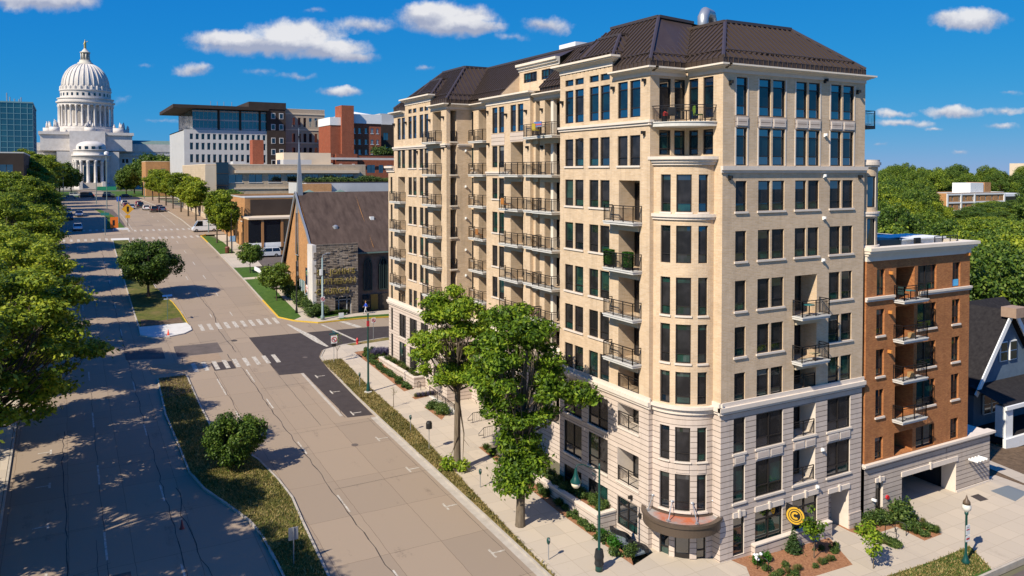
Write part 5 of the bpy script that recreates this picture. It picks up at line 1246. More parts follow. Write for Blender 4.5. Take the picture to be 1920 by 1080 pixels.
# --- red brick cluster behind the church roof
t = box_building('red_brick_flats', 'low red brick flats with white band behind the church roof', 'apartment building', 71, 110, 250, 285, 6, 29.8, M['rustbrick'], front=([(83.4, 85), (86.2, 89), (90.2, 91.8), (93, 95)], [(24.2, 26.8)]), roofmat=M['darkpanel'])
m = MB(); m.box(70.8, 74.8, 249.6, 250, 8, 29.9, 0); m.box(75.6, 82.6, 249.0, 250, 6, 30.3, 0); m.box(70.7, 110, 248.8, 249.0, 28.4, 29.1, 1)
for x, z in ((71.5, 26.8), (73.5, 26.8), (76.6, 26.6), (80.8, 26.6), (71.5, 21.8), (73.5, 21.8), (76.6, 21.8), (80.8, 21.8)): m.box(x, x+.9, 248.8, 249.05, z, z+.5, 1)
m.build('brick_bay', [M['rustbrick'], M['granite']], t)
t = box_building('red_brick_tower', 'tall red brick block with white attic floor and chimney shaft', 'apartment building', 96.5, 109.2, 300, 325, 10, 44.2, M['rustbrick'], front=([(97.8, 98.8), (100, 101), (102.6, 103.6), (105, 106.2), (107.3, 108.3)], [(31.5, 33.2), (35.4, 37.2), (39.6, 41.6)]), roofmat=M['hotelgrey'], framemat=M['white'], sills=M['white'])
m = MB(); m.box(96.3, 109.4, 299.6, 324, 43.4, 47.0, 0); m.mesh([(97.5, 303, 47), (108.5, 303, 47), (108.5, 322, 47), (97.5, 322, 47), (102, 312, 48.8)], [(0, 1, 4), (1, 2, 4), (2, 3, 4), (3, 0, 4)], 0); m.build('white_attic', [M['white']], t)
m = MB(); m.box(92.6, 97.4, 297.5, 306, 10, 50.0, 0); m.build('chimney_shaft', [M['rustbrick']], t)
m = MB(); m.box(88.6, 93, 299, 315, 10, 43.0, 0); m.box(88.4, 93.1, 298.8, 315, 42.4, 45.4, 1); m.build('side_block', [M['rustbrick'], M['white']], t)
t = box_building('dark_brick_block', 'dark brown block with pale roof plant behind the red brick tower', 'office building', 114, 150, 320, 350, 10, 44.5, M['darkpanel'], front=(cols(116, 148, 6, .4), [(32, 35), (38, 41)]))
m = MB(); m.box(118, 140, 325, 345, 44, 49.5, 0); m.box(136, 142, 325, 345, 44, 50, 1); m.build('roof_plant', [M['hotelgrey'], M['rustbrick']], t)
t = box_building('roof_garden_shop', 'pale grey shop with planted roof terrace behind the church ridge', 'shop', 52, 82.5, 196, 214, 8, 21.8, M['hotelgrey'], roofmat=M['darkpanel'])
m = MB(); m.box(50, 58, 195, 196, 8, 21.6, 0); m.box(49, 62, 194.6, 195, 8, 19.6, 1); m.build('shop_bay', [M['tanbrick2'], M['hotelgrey']], t)
t = box_building('dark_glass_office', 'slim dark glass office glimpsed between concrete block and red brick', 'office building', 107, 116, 370, 390, 13, 47.5, M['darkgl'])
t = box_building('small_brick_shop', 'small orange brick building among trees before the capitol', 'shop', 30.8, 44, 380, 400, 13, 29, M['tanbrick2'], front=([(37, 38.6), (40.6, 42.2)], [(23.8, 26)]), roofmat=M['cream'])
# --- left side: glass office and dark block
GX1, GY = -9.6, 330
GO = thing('glass_office', 'blue green glass office block on the left edge of the boulevard', 'office building', (-20, 350, 14))
m = MB(); m.box(-42, GX1, GY, 372, 13, 48.8, 0); m.build('wall', [M['bluegl']], GO)
m = MB()
for z in np.arange(15, 49, 2.0): m.box(-42, GX1+.1, GY-.1, GY, z, z+.16 if int(z) % 6 else z+.35, 0); m.box(GX1, GX1+.1, GY, 372, z, z+.14, 0)
for x in np.arange(-42, GX1, 2.05): m.box(x, x+.16, GY-.14, GY-.1, 13, 48.8, 0)
for y in np.arange(GY, 372, 3): m.box(GX1, GX1+.12, y, y+.12, 13, 48.8, 0)
m.box(-42.2, GX1+.2, GY-.2, 372, 48.8, 49.3, 0); m.build('mullions', [plain('pale_blue_mullion', (.16, .30, .34), .4)], GO)
m = MB()
for x, h in ((-17.5, 3.6), (-16.6, 2.2), (-15.2, 1.6), (-13.8, 1.6), (-13.2, 2.2)): m.tube([(x, 335, 49), (x, 335, 49+h)], .2, 6)
m.build('roof_masts', [M['steel']], GO)
t = box_building('dark_office', 'dark brown low office in shade at left behind the street trees', 'office building', -40, -7.2, 190, 226, 10, 28.3, M['darkpanel'], front=(cols(-30, -8, 5, .5), [(13, 19), (22, 26)]), right=(cols(192, 224, 6, .5), [(14, 19), (22, 26)]), framemat=M['darkpanel'])
# --- far blocks on the right
FA = box_building('brick_flats', 'far orange brick flats with white floor bands among the right hand trees', 'apartment building', 400, 452, 250, 275, -8, 13.4, M['tanbrick2'], front=(cols(402, 450, 8, .3), [(1.0, 3.0), (5.0, 7.2), (9.4, 11.6)]), framemat=M['white'])
m = MB()
for z in (-.5, 3.7, 8.0, 12.3): m.box(399.8, 452.2, 249.7, 250, z, z+.8, 0)
for x in (400, 412, 424, 452): m.box(x-.3, x+.8, 249.6, 250, -8, 13, 0)
m.box(424, 436, 252, 262, 13, 18.6, 0); m.box(437, 443, 252, 262, 13, 18.8, 1); m.box(452, 475, 249.8, 268, -8, 12.5, 2); m.box(453, 474, 249.6, 249.8, 0, 11, 3)
m.build('white_bands', [M['white'], M['tanbrick2'], M['white'], M['darkgl']], FA)
box_building('ochre_block', 'distant plain ochre block rising above the tree line beyond the tall building', 'building', 372, 392, 330, 350, -8, 26, M['cream'])
box_building('far_tower', 'distant ochre and brown block above the far right tree line', 'building', 640, 668, 330, 350, -8, 31, M['cream'])
def house(name, label, x, y, w, d, h, rh, wallm, roofm, rz=0, win_=True):
    t = thing(name, label, 'house', (x, y, gz(x, y)), rz)
    m = MB(); m.box(-w/2, w/2, -d/2, d/2, -1, h, 0); m.face([(-w/2, -d/2, h), (w/2, -d/2, h), (0, -d/2, h+rh)], 0); m.face([(-w/2, d/2, h), (w/2, d/2, h), (0, d/2, h+rh)], 0); m.build('wall', [wallm], t, keep=False)
    m = MB(); e = .5; k = rh/(w/2)
    m.mesh([(-w/2-e, -d/2-e, h-e*k), (0, -d/2-e, h+rh), (0, d/2+e, h+rh), (-w/2-e, d/2+e, h-e*k)], [(0, 1, 2, 3)]); m.mesh([(w/2+e, -d/2-e, h-e*k), (0, -d/2-e, h+rh), (0, d/2+e, h+rh), (w/2+e, d/2+e, h-e*k)], [(3, 2, 1, 0)]); m.build('roof', [roofm], t, keep=False)
    for sx in (-w*.22, w*.22):
        m = MB(); m.box(sx-.5, sx+.5, -d/2-.06, -d/2, h*.45, h*.45+1.5, 0); m.build('window', [M['darkgl']], t, keep=False)
    m = MB(); m.box(-.45, .45, -d/2-.06, -d/2, h+.4, h+1.7, 0); m.build('window', [M['darkgl']], t, keep=False)
    return t
shg = noisy('grey_shingles', (.10, .10, .105), (.16, .155, .15), scale=2); shb = noisy('brown_roof_shingles', (.25, .11, .05), (.32, .15, .07), scale=2); shd = noisy('dark_roof_shingles', (.012, .010, .011), (.028, .025, .025), scale=3, rough=.9, bump=.5)
house('white_house', 'small white gabled house with grey roof among trees below the round bay', 190, 150, 9, 12, 7, 5, M['white'], shg, R(-20))
house('tan_roof_house', 'distant house with orange brown roof left of the white gabled house', 168, 152, 12, 10, 6, 4, M['white'], shb, R(70))
house('grey_roof_house', 'house with wide hipped looking slate roof among the middle trees', 250, 150, 22, 14, 4, 6, M['white'], shg, R(80))
# --- neighbour's house at the right edge
NH = thing('neighbour_house', 'blue grey gabled house with dark roof and brick porch at right edge', 'house', (84, 50, -2))
blue = noisy('blue_grey_siding', (.10, .14, .19), (.13, .18, .23), scale=1); whitew = M['white']
m = MB(); hx = 78.5; m.box(hx, 98, 46, 60, -3, 3.2, 0); m.face([(hx, 45.9, 3.2), (89.5, 45.9, 3.2), (84, 45.9, 10.0)], 0); m.box(72.0, 98, 47.5, 60, -3, 2.8, 1); m.build('wall', [blue, noisy('grey_brown_siding', (.20, .18, .16), (.25, .22, .20), scale=1)], NH)
m = MB(); m.face([(84, 45.3, 10.4), (84, 62, 10.4), (77.6, 62, 2.5), (77.6, 45.3, 2.5)], 0); m.face([(84, 45.3, 10.4), (84, 62, 10.4), (90.4, 62, 2.5), (90.4, 45.3, 2.5)], 0); m.face([(71.5, 47, 2.6), (84, 54, 9.6), (98, 54, 9.6), (98, 47, 2.6)], 0); m.face([(71.5, 47, 2.6), (71.5, 61, 2.6), (84, 54, 9.6)], 0); m.face([(84, 54, 9.6), (98, 54, 9.6), (98, 61, 2.6), (71.5, 61, 2.6)], 0)
m.bar((84, 45.25, 10.45), (77.6, 45.25, 2.55), .12, .5, 1); m.bar((84, 45.25, 10.45), (90.4, 45.25, 2.55), .12, .5, 1); m.face([(77.6, 42.4, 2.2), (91, 42.4, 2.2), (91, 46, 3.4), (77.6, 46, 3.4)], 0); m.bar((77.5, 42.35, 2.05), (91, 42.35, 2.05), .2, .35, 1)
m.build('roof', [shd, M['white']], NH)
m = MB(); m.box(83.0, 85, 44.5, 46, 9.8, 10.8, 0); m.build('chimney', [noisy('tan_ridge', (.30, .2, .14), (.36, .25, .18), scale=3)], NH)
for x, z in ((82.6, 5.2), (84.3, 5.2), (79.8, .2), (81.2, .2)):
    m = MB(); m.box(x, x+1.25, 45.75, 45.88, z, z+2.0, 0); m.box(x+.1, x+1.15, 45.7, 45.75, z+.1, z+.95, 1); m.box(x+.1, x+1.15, 45.7, 45.75, z+1.05, z+1.9, 1); m.build('window', [M['white'], M['darkgl']], NH)
m = MB(); m.box(77.8, 90.8, 42.6, 46, -1.6, -.9, 1); m.box(77.8, 79.0, 42.5, 43.5, -1, 2.1, 0); m.box(77.5, 91, 42.3, 42.6, -1.9, -.9, 0); m.build('porch', [M['white'], shd], NH)
for x in (77.9, 84.0, 90):
    m = MB(); m.box(x, x+1.0, 42.5, 43.4, -5, -1.2, 0); m.build('porch_pillar', [M['tanbrick2']], NH)
m = MB(); m.box(73.5, 77.7, 43.0, 43.5, -4, -2.2, 0); m.box(74.4, 76.4, 41.0, 43.0, -5, -2.9, 1); m.box(74.2, 76.6, 40.8, 43.1, -2.9, -2.65, 2); m.build('steps', [M['tanbrick2'], noisy('old_stone', (.14, .10, .07), (.2, .15, .1), scale=2), M['granite']], NH)
# ================================================================== THE CAPITOL
CP = thing('capitol_building', 'white granite capitol with tall ribbed dome, colonnaded drum and gilded statue', 'government building', (13, 600, 14))
cx, cy = 13.0, 602.0
g = MB()
# wings and centre block
g.box(cx-56, cx, cy-18, cy+18, 12, 38, 0); g.box(cx, cx+62, cy-18, cy+18, 12, 41, 0)
g.box(cx-17, cx+17, cy-46, cy+40, 12, 37, 0)
g.box(cx-26, cx+26, cy-24, cy+26, 38, 48.2, 0); g.box(cx-27, cx+27, cy-25, cy+27, 48.2, 50, 0); g.box(cx-10, cx+10, cy-30, cy-24, 36, 50.4, 0)
for x0, x1 in ((cx-56.5, cx-16), (cx+16, cx+62.5)): g.box(x0, x1, cy-19, cy-17.9, 35.2, 36.6, 0); g.box(x0, x1, cy-18.6, cy-17.9, 38, 40.4 if x0 < cx else 43.0, 0)
g.build('wings', [M['granite']], CP)
g = MB(); g.face([(cx-56, cy-18, 40.3), (cx-17, cy-18, 40.3), (cx-17, cy-2, 43.6), (cx-56, cy-2, 43.6)], 0); g.face([(cx+17, cy-17, 42.0), (cx+62, cy-17, 42.0), (cx+62, cy-2, 46.0), (cx+17, cy-2, 46.0)], 1)
g.build('wing_roofs', [noisy('grey_roof_lead', (.25, .24, .23), (.33, .32, .31), scale=.3), M['copper']], CP)
def cap_windows(P, us, z0, z1, w):
    for u in us:
        m = MB(); m.boxP(P, u-w/2, u+w/2, z0, z1, -.05, .06, 0); m.build('window', [M['shade_gran'] if w > 2 else M['darkgl']], CP)
PW = PY(cy-18)
for c0 in list(np.arange(cx-52, cx-18, 6.4))+list(np.arange(cx+21, cx+60, 6.4)):
    cap_windows(PW, [c0, c0+2.2], 30.5, 33.0, 1.4); cap_windows(PW, [c0+1.1], 20, 27, 2.6)
# curved portico
pc = (cx+1.5, cy-46)
g = MB(); g.lathe([(9.4, 12), (9.4, 17.6)], (pc[0], pc[1], 0), 32); g.lathe([(10.2, 31.6), (10.2, 34), (10.8, 34.2), (10.8, 35), (9.6, 35), (9.6, 37.6), (9.9, 37.7), (9.9, 38.2), (8.2, 38.2)], (pc[0], pc[1], 0), 32, cap=False)
g.lathe([(8.2, 35), (8.2, 40.2), (7.6, 41.4), (6, 42.6), (3.5, 43.4), (0, 43.6)], (pc[0], pc[1], 0), 32); g.lathe([(7.2, 17), (7.2, 32)], (pc[0], pc[1], 0), 32)
for k in range(8):
    a = R(182+k*25.2); g.lathe([(1.15, 17.6), (1.15, 18.2), (.95, 18.6), (.82, 29.8), (1.15, 30.6), (1.2, 31.6)], (pc[0]+9.1*math.cos(a), pc[1]+9.1*math.sin(a), 0), 10)
g.build('portico', [M['granite']], CP, True)
for k in range(5):
    a = R(215+k*27.5); m = MB(); c = Vector((pc[0]+7.25*math.cos(a), pc[1]+7.25*math.sin(a), 0)); m.box(c.x-1.1, c.x+1.1, c.y-.35, c.y+.35, 18.5, 28, 0); m.build('portico_arch', [M['darkgl']], CP)
for k in range(4):
    a = R(225+k*26); m = MB(); c = Vector((pc[0]+8.2*math.cos(a), pc[1]+8.2*math.sin(a), 0)); m.box(c.x-1, c.x+1, c.y-.3, c.y+.3, 38.4, 40.2, 0); m.build('window', [M['darkgl']], CP)
g = MB()
for i in range(12): g.box(pc[0]-5.2, pc[0]+5.2, pc[1]-9-12+i, pc[1]-9, 14, 14+.32*(i+1), 0)
g.box(pc[0]-7, pc[0]-5.2, pc[1]-20, pc[1]-8, 14, 18.6, 1); g.box(pc[0]+5.2, pc[0]+7, pc[1]-20, pc[1]-8, 14, 18.6, 1)
g.build('front_steps', [noisy('step_stone', (.42, .37, .31), (.48, .43, .37), scale=.5), M['granite']], CP)
# drum and dome
zq = lambda z: z if z < 68 else 68+(z-68)*.86
D = lambda mb, prof, n=64, mat=0: mb.lathe([(r, zq(z)) for r, z in prof], (cx, cy, 0), n, mat, cap=False)
g = MB(); D(g, [(17.6, 48), (17.6, 53.0), (17.0, 53.2), (17.0, 54.2), (13.2, 54.2), (13.2, 68.2), (16.6, 68.2), (16.6, 69.8), (17.5, 70.2), (17.5, 71.2), (16.4, 71.2), (16.4, 73.0), (16.9, 73.0), (16.9, 73.6), (15.0, 73.6), (15.0, 79.0), (15.5, 79.2), (15.5, 80.0), (14.6, 80.2), (14.6, 82.4), (14.0, 82.6)])
g.build('drum', [M['granite']], CP, False)
g = MB()
for k in range(28):
    a = R(k*360/28+4); g.lathe([(.85, 54.2), (.85, 54.8), (.62, 55.1), (.55, 66.6), (.85, 67.3), (.9, 68.2)], (cx+15.9*math.cos(a), cy+15.9*math.sin(a), 0), 8)
g.build('colonnade', [M['granite']], CP, True)
for k in range(14):
    a = R(k*360/28*1+184+k*.0); a = R(186+k*12.86); m = MB(); c = Vector((cx+13.2*math.cos(a), cy+13.2*math.sin(a), 0)); t_ = Vector((-math.sin(a), math.cos(a), 0)); n_ = Vector((math.cos(a), math.sin(a), 0))
    vs = []
    for z in (56.5, 64.5): vs += [c+t_*s*.8+n_*.12+Vector((0, 0, z)) for s in (-1, 1)]
    m.mesh(vs, [(0, 1, 3, 2)], 0); m.build('drum_window', [M['shade_gran']], CP)
    c = Vector((cx+15.0*math.cos(a), cy+15.0*math.sin(a), 0)); m = MB(); vs = []
    for z in (zq(75.2), zq(77.4)): vs += [c+t_*s*.62+n_*.1+Vector((0, 0, z)) for s in (-1, 1)]
    m.mesh(vs, [(0, 1, 3, 2)], 0); m.build('attic_window', [M['darkgl']], CP)
g = MB()
for k in range(28):
    a = R(k*360/28); c = (cx+14.6*math.cos(a), cy+14.6*math.sin(a), 0); g.lathe([(.7, zq(80)), (.7, zq(82.2)), (.3, zq(83))], c, 6)
g.build('crown_blocks', [M['granite']], CP)
prof = []
for i in range(15):
    t_ = i/14; a = t_*R(78); prof.append((13.9*math.cos(a)**.92, 82.4+18.8*math.sin(a)))
g = MB(); D(g, prof); g.build('dome', [noisy('dome_granite', (.54, .495, .45), (.66, .615, .565), scale=.3)], CP, True)
g = MB()
for k in range(28):
    a = R(k*360/28+6); pts = [(cx+(r+.12)*math.cos(a), cy+(r+.12)*math.sin(a), zq(z)) for r, z in prof]; g.tube(pts, [.42]*8+[.32]*7, 6)
g.build('dome_ribs', [M['granite']], CP, True)
zt = prof[-1][1]; rt = prof[-1][0]
g = MB(); D(g, [(4.6, zt-1), (4.6, zt+.8), (3.9, zt+1), (3.4, zt+2.2), (3.4, zt+2.9), (2.4, zt+3)], 24)
for k in range(8):
    a = R(k*45+10); g.lathe([(.42, zq(zt+3)), (.42, zq(zt+8.4))], (cx+2.4*math.cos(a), cy+2.4*math.sin(a), 0), 6)
D(g, [(1.6, zt+3), (1.6, zt+8.4), (3.1, zt+8.4), (3.1, zt+9.1), (2.2, zt+9.4), (1.6, zt+10.6), (.9, zt+11.4), (.7, zt+12.2), (.9, zt+12.4), (0, zt+12.5)], 20)
g.build('lantern', [noisy('weathered_granite', (.50, .46, .38), (.6, .55, .46), scale=1)], CP, True)
g = MB(); z = zq(zt+12.4); g.lathe([(.85, 0), (.7, .6), (.75, 1.6), (.6, 2.8), (.75, 3.5), (.5, 4.1), (.22, 4.3), (.36, 4.6), (.3, 5.2), (0, 5.5)], (cx, cy, z), 10); g.tube([(cx+.3, cy, z+3.6), (cx+1.5, cy-.3, z+4.4), (cx+2.0, cy-.3, z+4.3)], .17, 6); g.tube([(cx-.5, cy, z+3.6), (cx-.8, cy, z+2.4), (cx-.4, cy-.4, z+2.2)], .17, 6)
g.build('gilded_statue', [plain('gold_leaf', (.42, .33, .12), .4, .5)], CP, True)
for sx, sy in ((-1, -1), (1, -1), (.0, -1.3), (1.25, 0), (-1.2, 0)):     # statue groups round the drum
    c = (cx+sx*18.2+(1.5 if sx == 0 else 0), cy+sy*16.5); m = MB(); m.box(c[0]-3, c[0]+3, c[1]-2.4, c[1]+2.4, 49.5, 53.2, 0)
    r0 = random.Random(int(sx*10+sy*3+50))
    for i in range(6):
        x, y = c[0]+r0.uniform(-2.4, 2.4), c[1]+r0.uniform(-1.6, 1.6); h = 5.2-abs(x-c[0])*1.2; m.lathe([(.9, 0), (.7, h*.4), (.55, h*.7), (.25, h*.8), (.38, h*.92), (0, h)], (x, y, 53.2), 7)
    m.build('statue_group', [M['granite']], CP, True)
# ================================================================== TREES AND PLANTS
def leaves(rng, cl, n, size, up=.5, shell=.35, aspect=1.5, droop=0):
    """n leaf-sized diamonds spread through clusters cl (x, y, z, rx, rz)"""
    cl = np.array(cl, float); wgt = cl[:, 3]**2*cl[:, 4]; wgt /= wgt.sum()
    idx = rng.choice(len(cl), n, p=wgt)
    d = rng.normal(size=(n, 3)); d /= np.linalg.norm(d, axis=1)[:, None]
    rad = (shell+(1-shell)*rng.random(n))**(1/2.2)
    rad *= 1+.7*rng.random(n)*(rng.random(n) < .16)
    c = cl[idx]
    pos = c[:, :3]+d*rad[:, None]*np.stack([c[:, 3], c[:, 3], c[:, 4]], 1)
    nrm = d*.6+rng.normal(size=(n, 3))*.55+np.array([0, 0, up]); nrm /= np.linalg.norm(nrm, axis=1)[:, None]
    a = np.cross(nrm, rng.normal(size=(n, 3))); a /= np.linalg.norm(a, axis=1)[:, None]
    a[:, 2] -= droop; b = np.cross(nrm, a)
    s = size*rng.uniform(.6, 1.3, n)[:, None]
    A, Bv = a*s*aspect*.5, b*s*.5
    v = np.stack([pos-A, pos+Bv*.9-A*.1, pos+A, pos-Bv*.9-A*.1], 1).reshape(-1, 3)
    return v
def quadmesh(name, v, mat):
    n = len(v)//4
    me = bpy.data.meshes.new(name)
    me.vertices.add(n*4); me.vertices.foreach_set('co', v.astype(np.float32).ravel())
    me.loops.add(n*4); me.loops.foreach_set('vertex_index', np.arange(n*4, dtype=np.int32))
    me.polygons.add(n); me.polygons.foreach_set('loop_start', np.arange(0, n*4, 4, dtype=np.int32)); me.polygons.foreach_set('loop_total', np.full(n, 4, dtype=np.int32))
    me.materials.append(mat); me.update(); me.validate()
    return me
def crown_clusters(rng, H, hb, Rr, n, rc, shape='round', sq=.7):
    out = []
    hc = (H+hb)/2; rz = (H-hb)/2
    k = 0
    while len(out) < n and k < 20000:
        k += 1
        d = rng.normal(size=3); d /= np.linalg.norm(d); t = rng.uniform(.35, 1)**.5
        p = d*t
        w = 1.0
        if shape == 'vase': w = .55+.5*(p[2]+1)/2
        if shape == 'cone': w = 1-.8*(p[2]+1)/2
        x, y, z = p[0]*(Rr-rc*.6)*w, p[1]*(Rr-rc*.6)*w, hc+p[2]*(rz-rc*sq*.6)
        r = rc*rng.uniform(.65, 1.3)
        if all((x-q[0])**2+(y-q[1])**2+((z-q[2])*1.3)**2 > (rc*.55)**2 for q in out): out.append((x, y, z, r, r*sq))
    return out
def branches(mb, rng, cl, H, hb, tr, fork=None, lean=(0, 0), nb=None, n0=8, twigs=0):
    fork = fork or hb*.95
    top = Vector((lean[0]*.6, lean[1]*.6, fork+(H-fork)*.45))
    pts = [(0, 0, -.3), (0, 0, .15), (lean[0]*.06, lean[1]*.06, fork*.35), (lean[0]*.25, lean[1]*.25, fork), tuple(top), (lean[0], lean[1], fork+(H-fork)*.8)]
    mb.tube(pts, [tr*1.45, tr*1.1, tr*.95, tr*.8, tr*.42, tr*.1], n0)
    for i, c in enumerate(cl[:nb] if nb else cl):
        t = rng.uniform(0, .75); s = Vector(pts[3]).lerp(top, t)
        e = Vector(c[:3]); m = s.lerp(e, .5)+Vector((0, 0, -(e-s).length*.12))+Vector(rng.normal(size=3)*.2)
        r = tr*rng.uniform(.22, .36)
        mb.tube([s, s.lerp(m, .5)+Vector((0, 0, -.05)), m, e], [r, r*.8, r*.6, r*.15], 6, cap=False)
        for j in range(twigs):
            q = m.lerp(e, rng.random()); w = q+Vector(rng.normal(size=3)*c[3]*.6); mb.tube([q, w], [r*.3, r*.06], 4, cap=False)
def make_tree(name, label, cat, seed, H, hb, Rr, n, rc, nl, ls, tr, mat, shape='round', bark='wood', group=None, loc=(0, 0, 0), up=.5, sq=.7, shell=.35, twigs=1, lean=(0, 0), extra=None, nb=None, aspect=1.5):
    rng = np.random.default_rng(seed)
    cl = crown_clusters(rng, H, hb, Rr, n, rc, shape, sq)
    if extra: cl += extra
    t = thing(name, label, cat, loc, 0, group)
    mb = MB(); branches(mb, rng, cl, H, hb, tr, lean=lean, twigs=twigs, nb=nb)
    link('trunk', mb.data('trunk', [M[bark]], True), t)
    link('crown', quadmesh('crown', leaves(rng, cl, nl, ls, up, shell, aspect), M[mat]), t)
    return t
def at(x, y, dz=.12): return (x, y, gz(x, y)+dz)

# two honey locusts in front of the tall building
make_tree('locust_tree', 'farther of two tall feathery street trees before the tan building, with bare leaning trunk', 'tree', 3, 15.4, 6.2, 3.9, 66, .82, 24000, .17, .30, 'locust', 'round', loc=at(27.15, 57.3), sq=.55, shell=.1, aspect=1.9, twigs=3, lean=(.3, .2), extra=[(2.6, -1, 6.6, 1.0, .7), (3.2, .4, 8, 1.2, .8), (-.6, .3, .6, .7, .6), (.3, -.4, .5, .6, .5)])
make_tree('locust_tree', 'nearer of two tall feathery street trees before the tan building, leafy down to its trunk', 'tree', 9, 15.7, 5.0, 4.2, 84, .82, 31000, .17, .32, 'locust', 'vase', loc=at(27.15, 47.15), sq=.55, shell=.1, aspect=1.9, twigs=3, lean=(.4, -.3), extra=[(-.5, .2, 3.9, 1.3, .9), (.7, -.3, 4.4, 1.3, 1.0), (-.9, .4, 3.0, 1.0, .7), (.4, .4, 5.2, 1.4, 1.0), (-.2, -.5, 2.9, .9, .6), (3.2, -2.2, 9.4, 1.2, .8), (3.7, -2.9, 9.2, .9, .6)])
# big street trees along the left kerb
sa = make_tree('street_tree', 'big spreading street tree overhanging the left kerb, nearest the viewer', 'tree', 21, 16.0, 5.0, 7.5, 150, 1.12, 42000, .215, .34, 'street', 'round', 'wood_dk', 'street trees along the left kerb', sq=.42, shell=.1, twigs=2, up=.8)
sb = make_tree('street_tree', 'second big street tree from the viewer along the left kerb', 'tree', 22, 15.4, 4.9, 7.1, 135, 1.1, 38000, .215, .32, 'street', 'round', 'wood_dk', 'street trees along the left kerb', sq=.42, shell=.1, twigs=2, up=.8)
def place(o, x, y, rz, s=1, dz=.12): o.location = at(x, y, dz); o.rotation_euler = (0, 0, rz); o.scale = s if isinstance(s, tuple) else (s, s, s)
row = [(-10.6, 43.5, .3, 1.05), (-10.4, 54.5, 1.7, 1.05), (-5.4, 66.5, 1.1, 1.08), (-5.4, 79, 2.9, 1.0), (-5.6, 92, 4.1, 1.0), (-6.2, 106.5, .8, 1.0), (-6.6, 122, 5.2, 1.0), (-6.8, 137, 2.2, 1.0), (-7.0, 153, 3.3, 1.0), (-7.4, 171, 1.3, 1.0)]
ordn = ['nearest the viewer', 'second from the viewer', 'third from the viewer', 'fourth from the viewer', 'fifth from the viewer', 'sixth from the viewer', 'seventh from the viewer', 'eighth from the viewer', 'ninth from the viewer', 'last before the far crossing']
for i, (x, y, rz, s) in enumerate(row):
    lab = 'big spreading street tree along the left kerb, '+ordn[i]
    if i < 2: s = (s, s, s*1.33)
    if i == 0: place(sa, x, y, rz, s); sa['label'] = lab
    elif i == 1: place(sb, x, y, rz, s); sb['label'] = lab
    else: copy_tree(sa if i % 2 == 0 else sb, at(x, y), rz, lab, scale=s)
for i, (x, y, rz, s) in enumerate([(-16, 96, 1, 1.0), (-17, 118, 2, 1.0), (-18, 142, 3, 1.05), (-16, 62, 4, .9), (-17, 78, 5, .95)]):
    copy_tree(sb if i % 2 else sa, at(x, y), rz, 'spreading tree on the left lawn behind the kerbside row', 'trees on the left lawn', scale=s)
for i, (x, y, rz, s) in enumerate([(-7, 206, 1, .9), (-7.5, 222, 2, .95), (-7, 240, 3, .95), (-8, 262, 4, 1.05), (-7, 285, 5, 1.1), (-12, 310, 2.5, 1.15), (-8, 336, .5, 1.1)]):
    copy_tree(sa if i % 2 else sb, at(x, y), rz, 'street tree on the far left kerb beyond the second crossing', 'far left street trees', scale=s)
# median trees
make_tree('maple_tree', 'rounded dark green maple standing on the grass median', 'tree', 31, 8.4, 1.7, 4.4, 80, .95, 24000, .21, .20, 'maple', 'round', 'wood_dk', loc=at(10.6, 128.9), sq=.75, extra=[(4.0, -.3, 3.8, .8, .7), (4.5, -.2, 4.6, .7, .6)])
make_tree('shrub_tree', 'low dark multi stemmed shrub on the near grass median', 'shrub', 32, 4.5, .35, 2.95, 70, .48, 20000, .13, .09, 'maple', 'vase', 'wood_dk', loc=at(11.6, 65.2), sq=1.15, up=.2)
# church side
ca_ = make_tree('young_tree', 'small rounded tree in the verge in front of the church gable', 'tree', 41, 5.6, 1.6, 2.5, 40, .7, 8000, .2, .09, 'maple', 'round', 'wood_dk', loc=at(27.5, 121), sq=.75)
copy_tree(ca_, at(27.6, 141), 2.0, 'small rounded tree between the lamp post and the parked silver car', scale=.92)
cb = make_tree('street_tree', 'tall open street tree beside the brown litter bin before the ochre office', 'tree', 42, 11.5, 3.4, 3.2, 55, .9, 12000, .25, .17, 'street', 'vase', 'wood_dk', 'street trees along the right kerb', loc=at(27.6, 163), sq=.7)
rk = [(27.3, 173, 1, .98, 'second street tree before the ochre office, next to the white van'), (28.5, 212, 2, .95, 'nearest right kerb tree beyond the van'), (28.5, 226, 3, 1.0, 'second right kerb tree beyond the van'), (28.6, 242, 4, 1.05, 'third right kerb tree beyond the van'), (28.5, 260, 5, 1.0, 'fourth right kerb tree beyond the van'), (28.6, 280, 0, 1.05, 'fifth right kerb tree beyond the van'), (28.6, 302, 1.5, 1.1, 'sixth right kerb tree beyond the van'), (28.6, 325, 2.5, 1.1, 'farthest right kerb tree before the capitol square')]
for x, y, rz, s, lab in rk: copy_tree(cb, at(x, y), rz, lab, scale=(s*1.25, s*1.25, s*.95) if y > 200 else s)
copy_tree(ca_, at(36, 206), 1, 'bushy street tree before the beige office block', scale=(2.3, 1.8, 1.45)); copy_tree(ca_, at(48, 207), 3, 'bushy tree between beige office and ochre brick roof', scale=(2.5, 1.8, 1.4))
copy_tree(ca_, at(36.2, 159.5), 1, 'dark shrub against the ochre brick wall behind the silver car', scale=(.8, .7, .85)); copy_tree(ca_, at(61, 214), 3, 'dark tree squeezed beside the church spire and beige office', scale=(2.2, 1.6, 2.3))
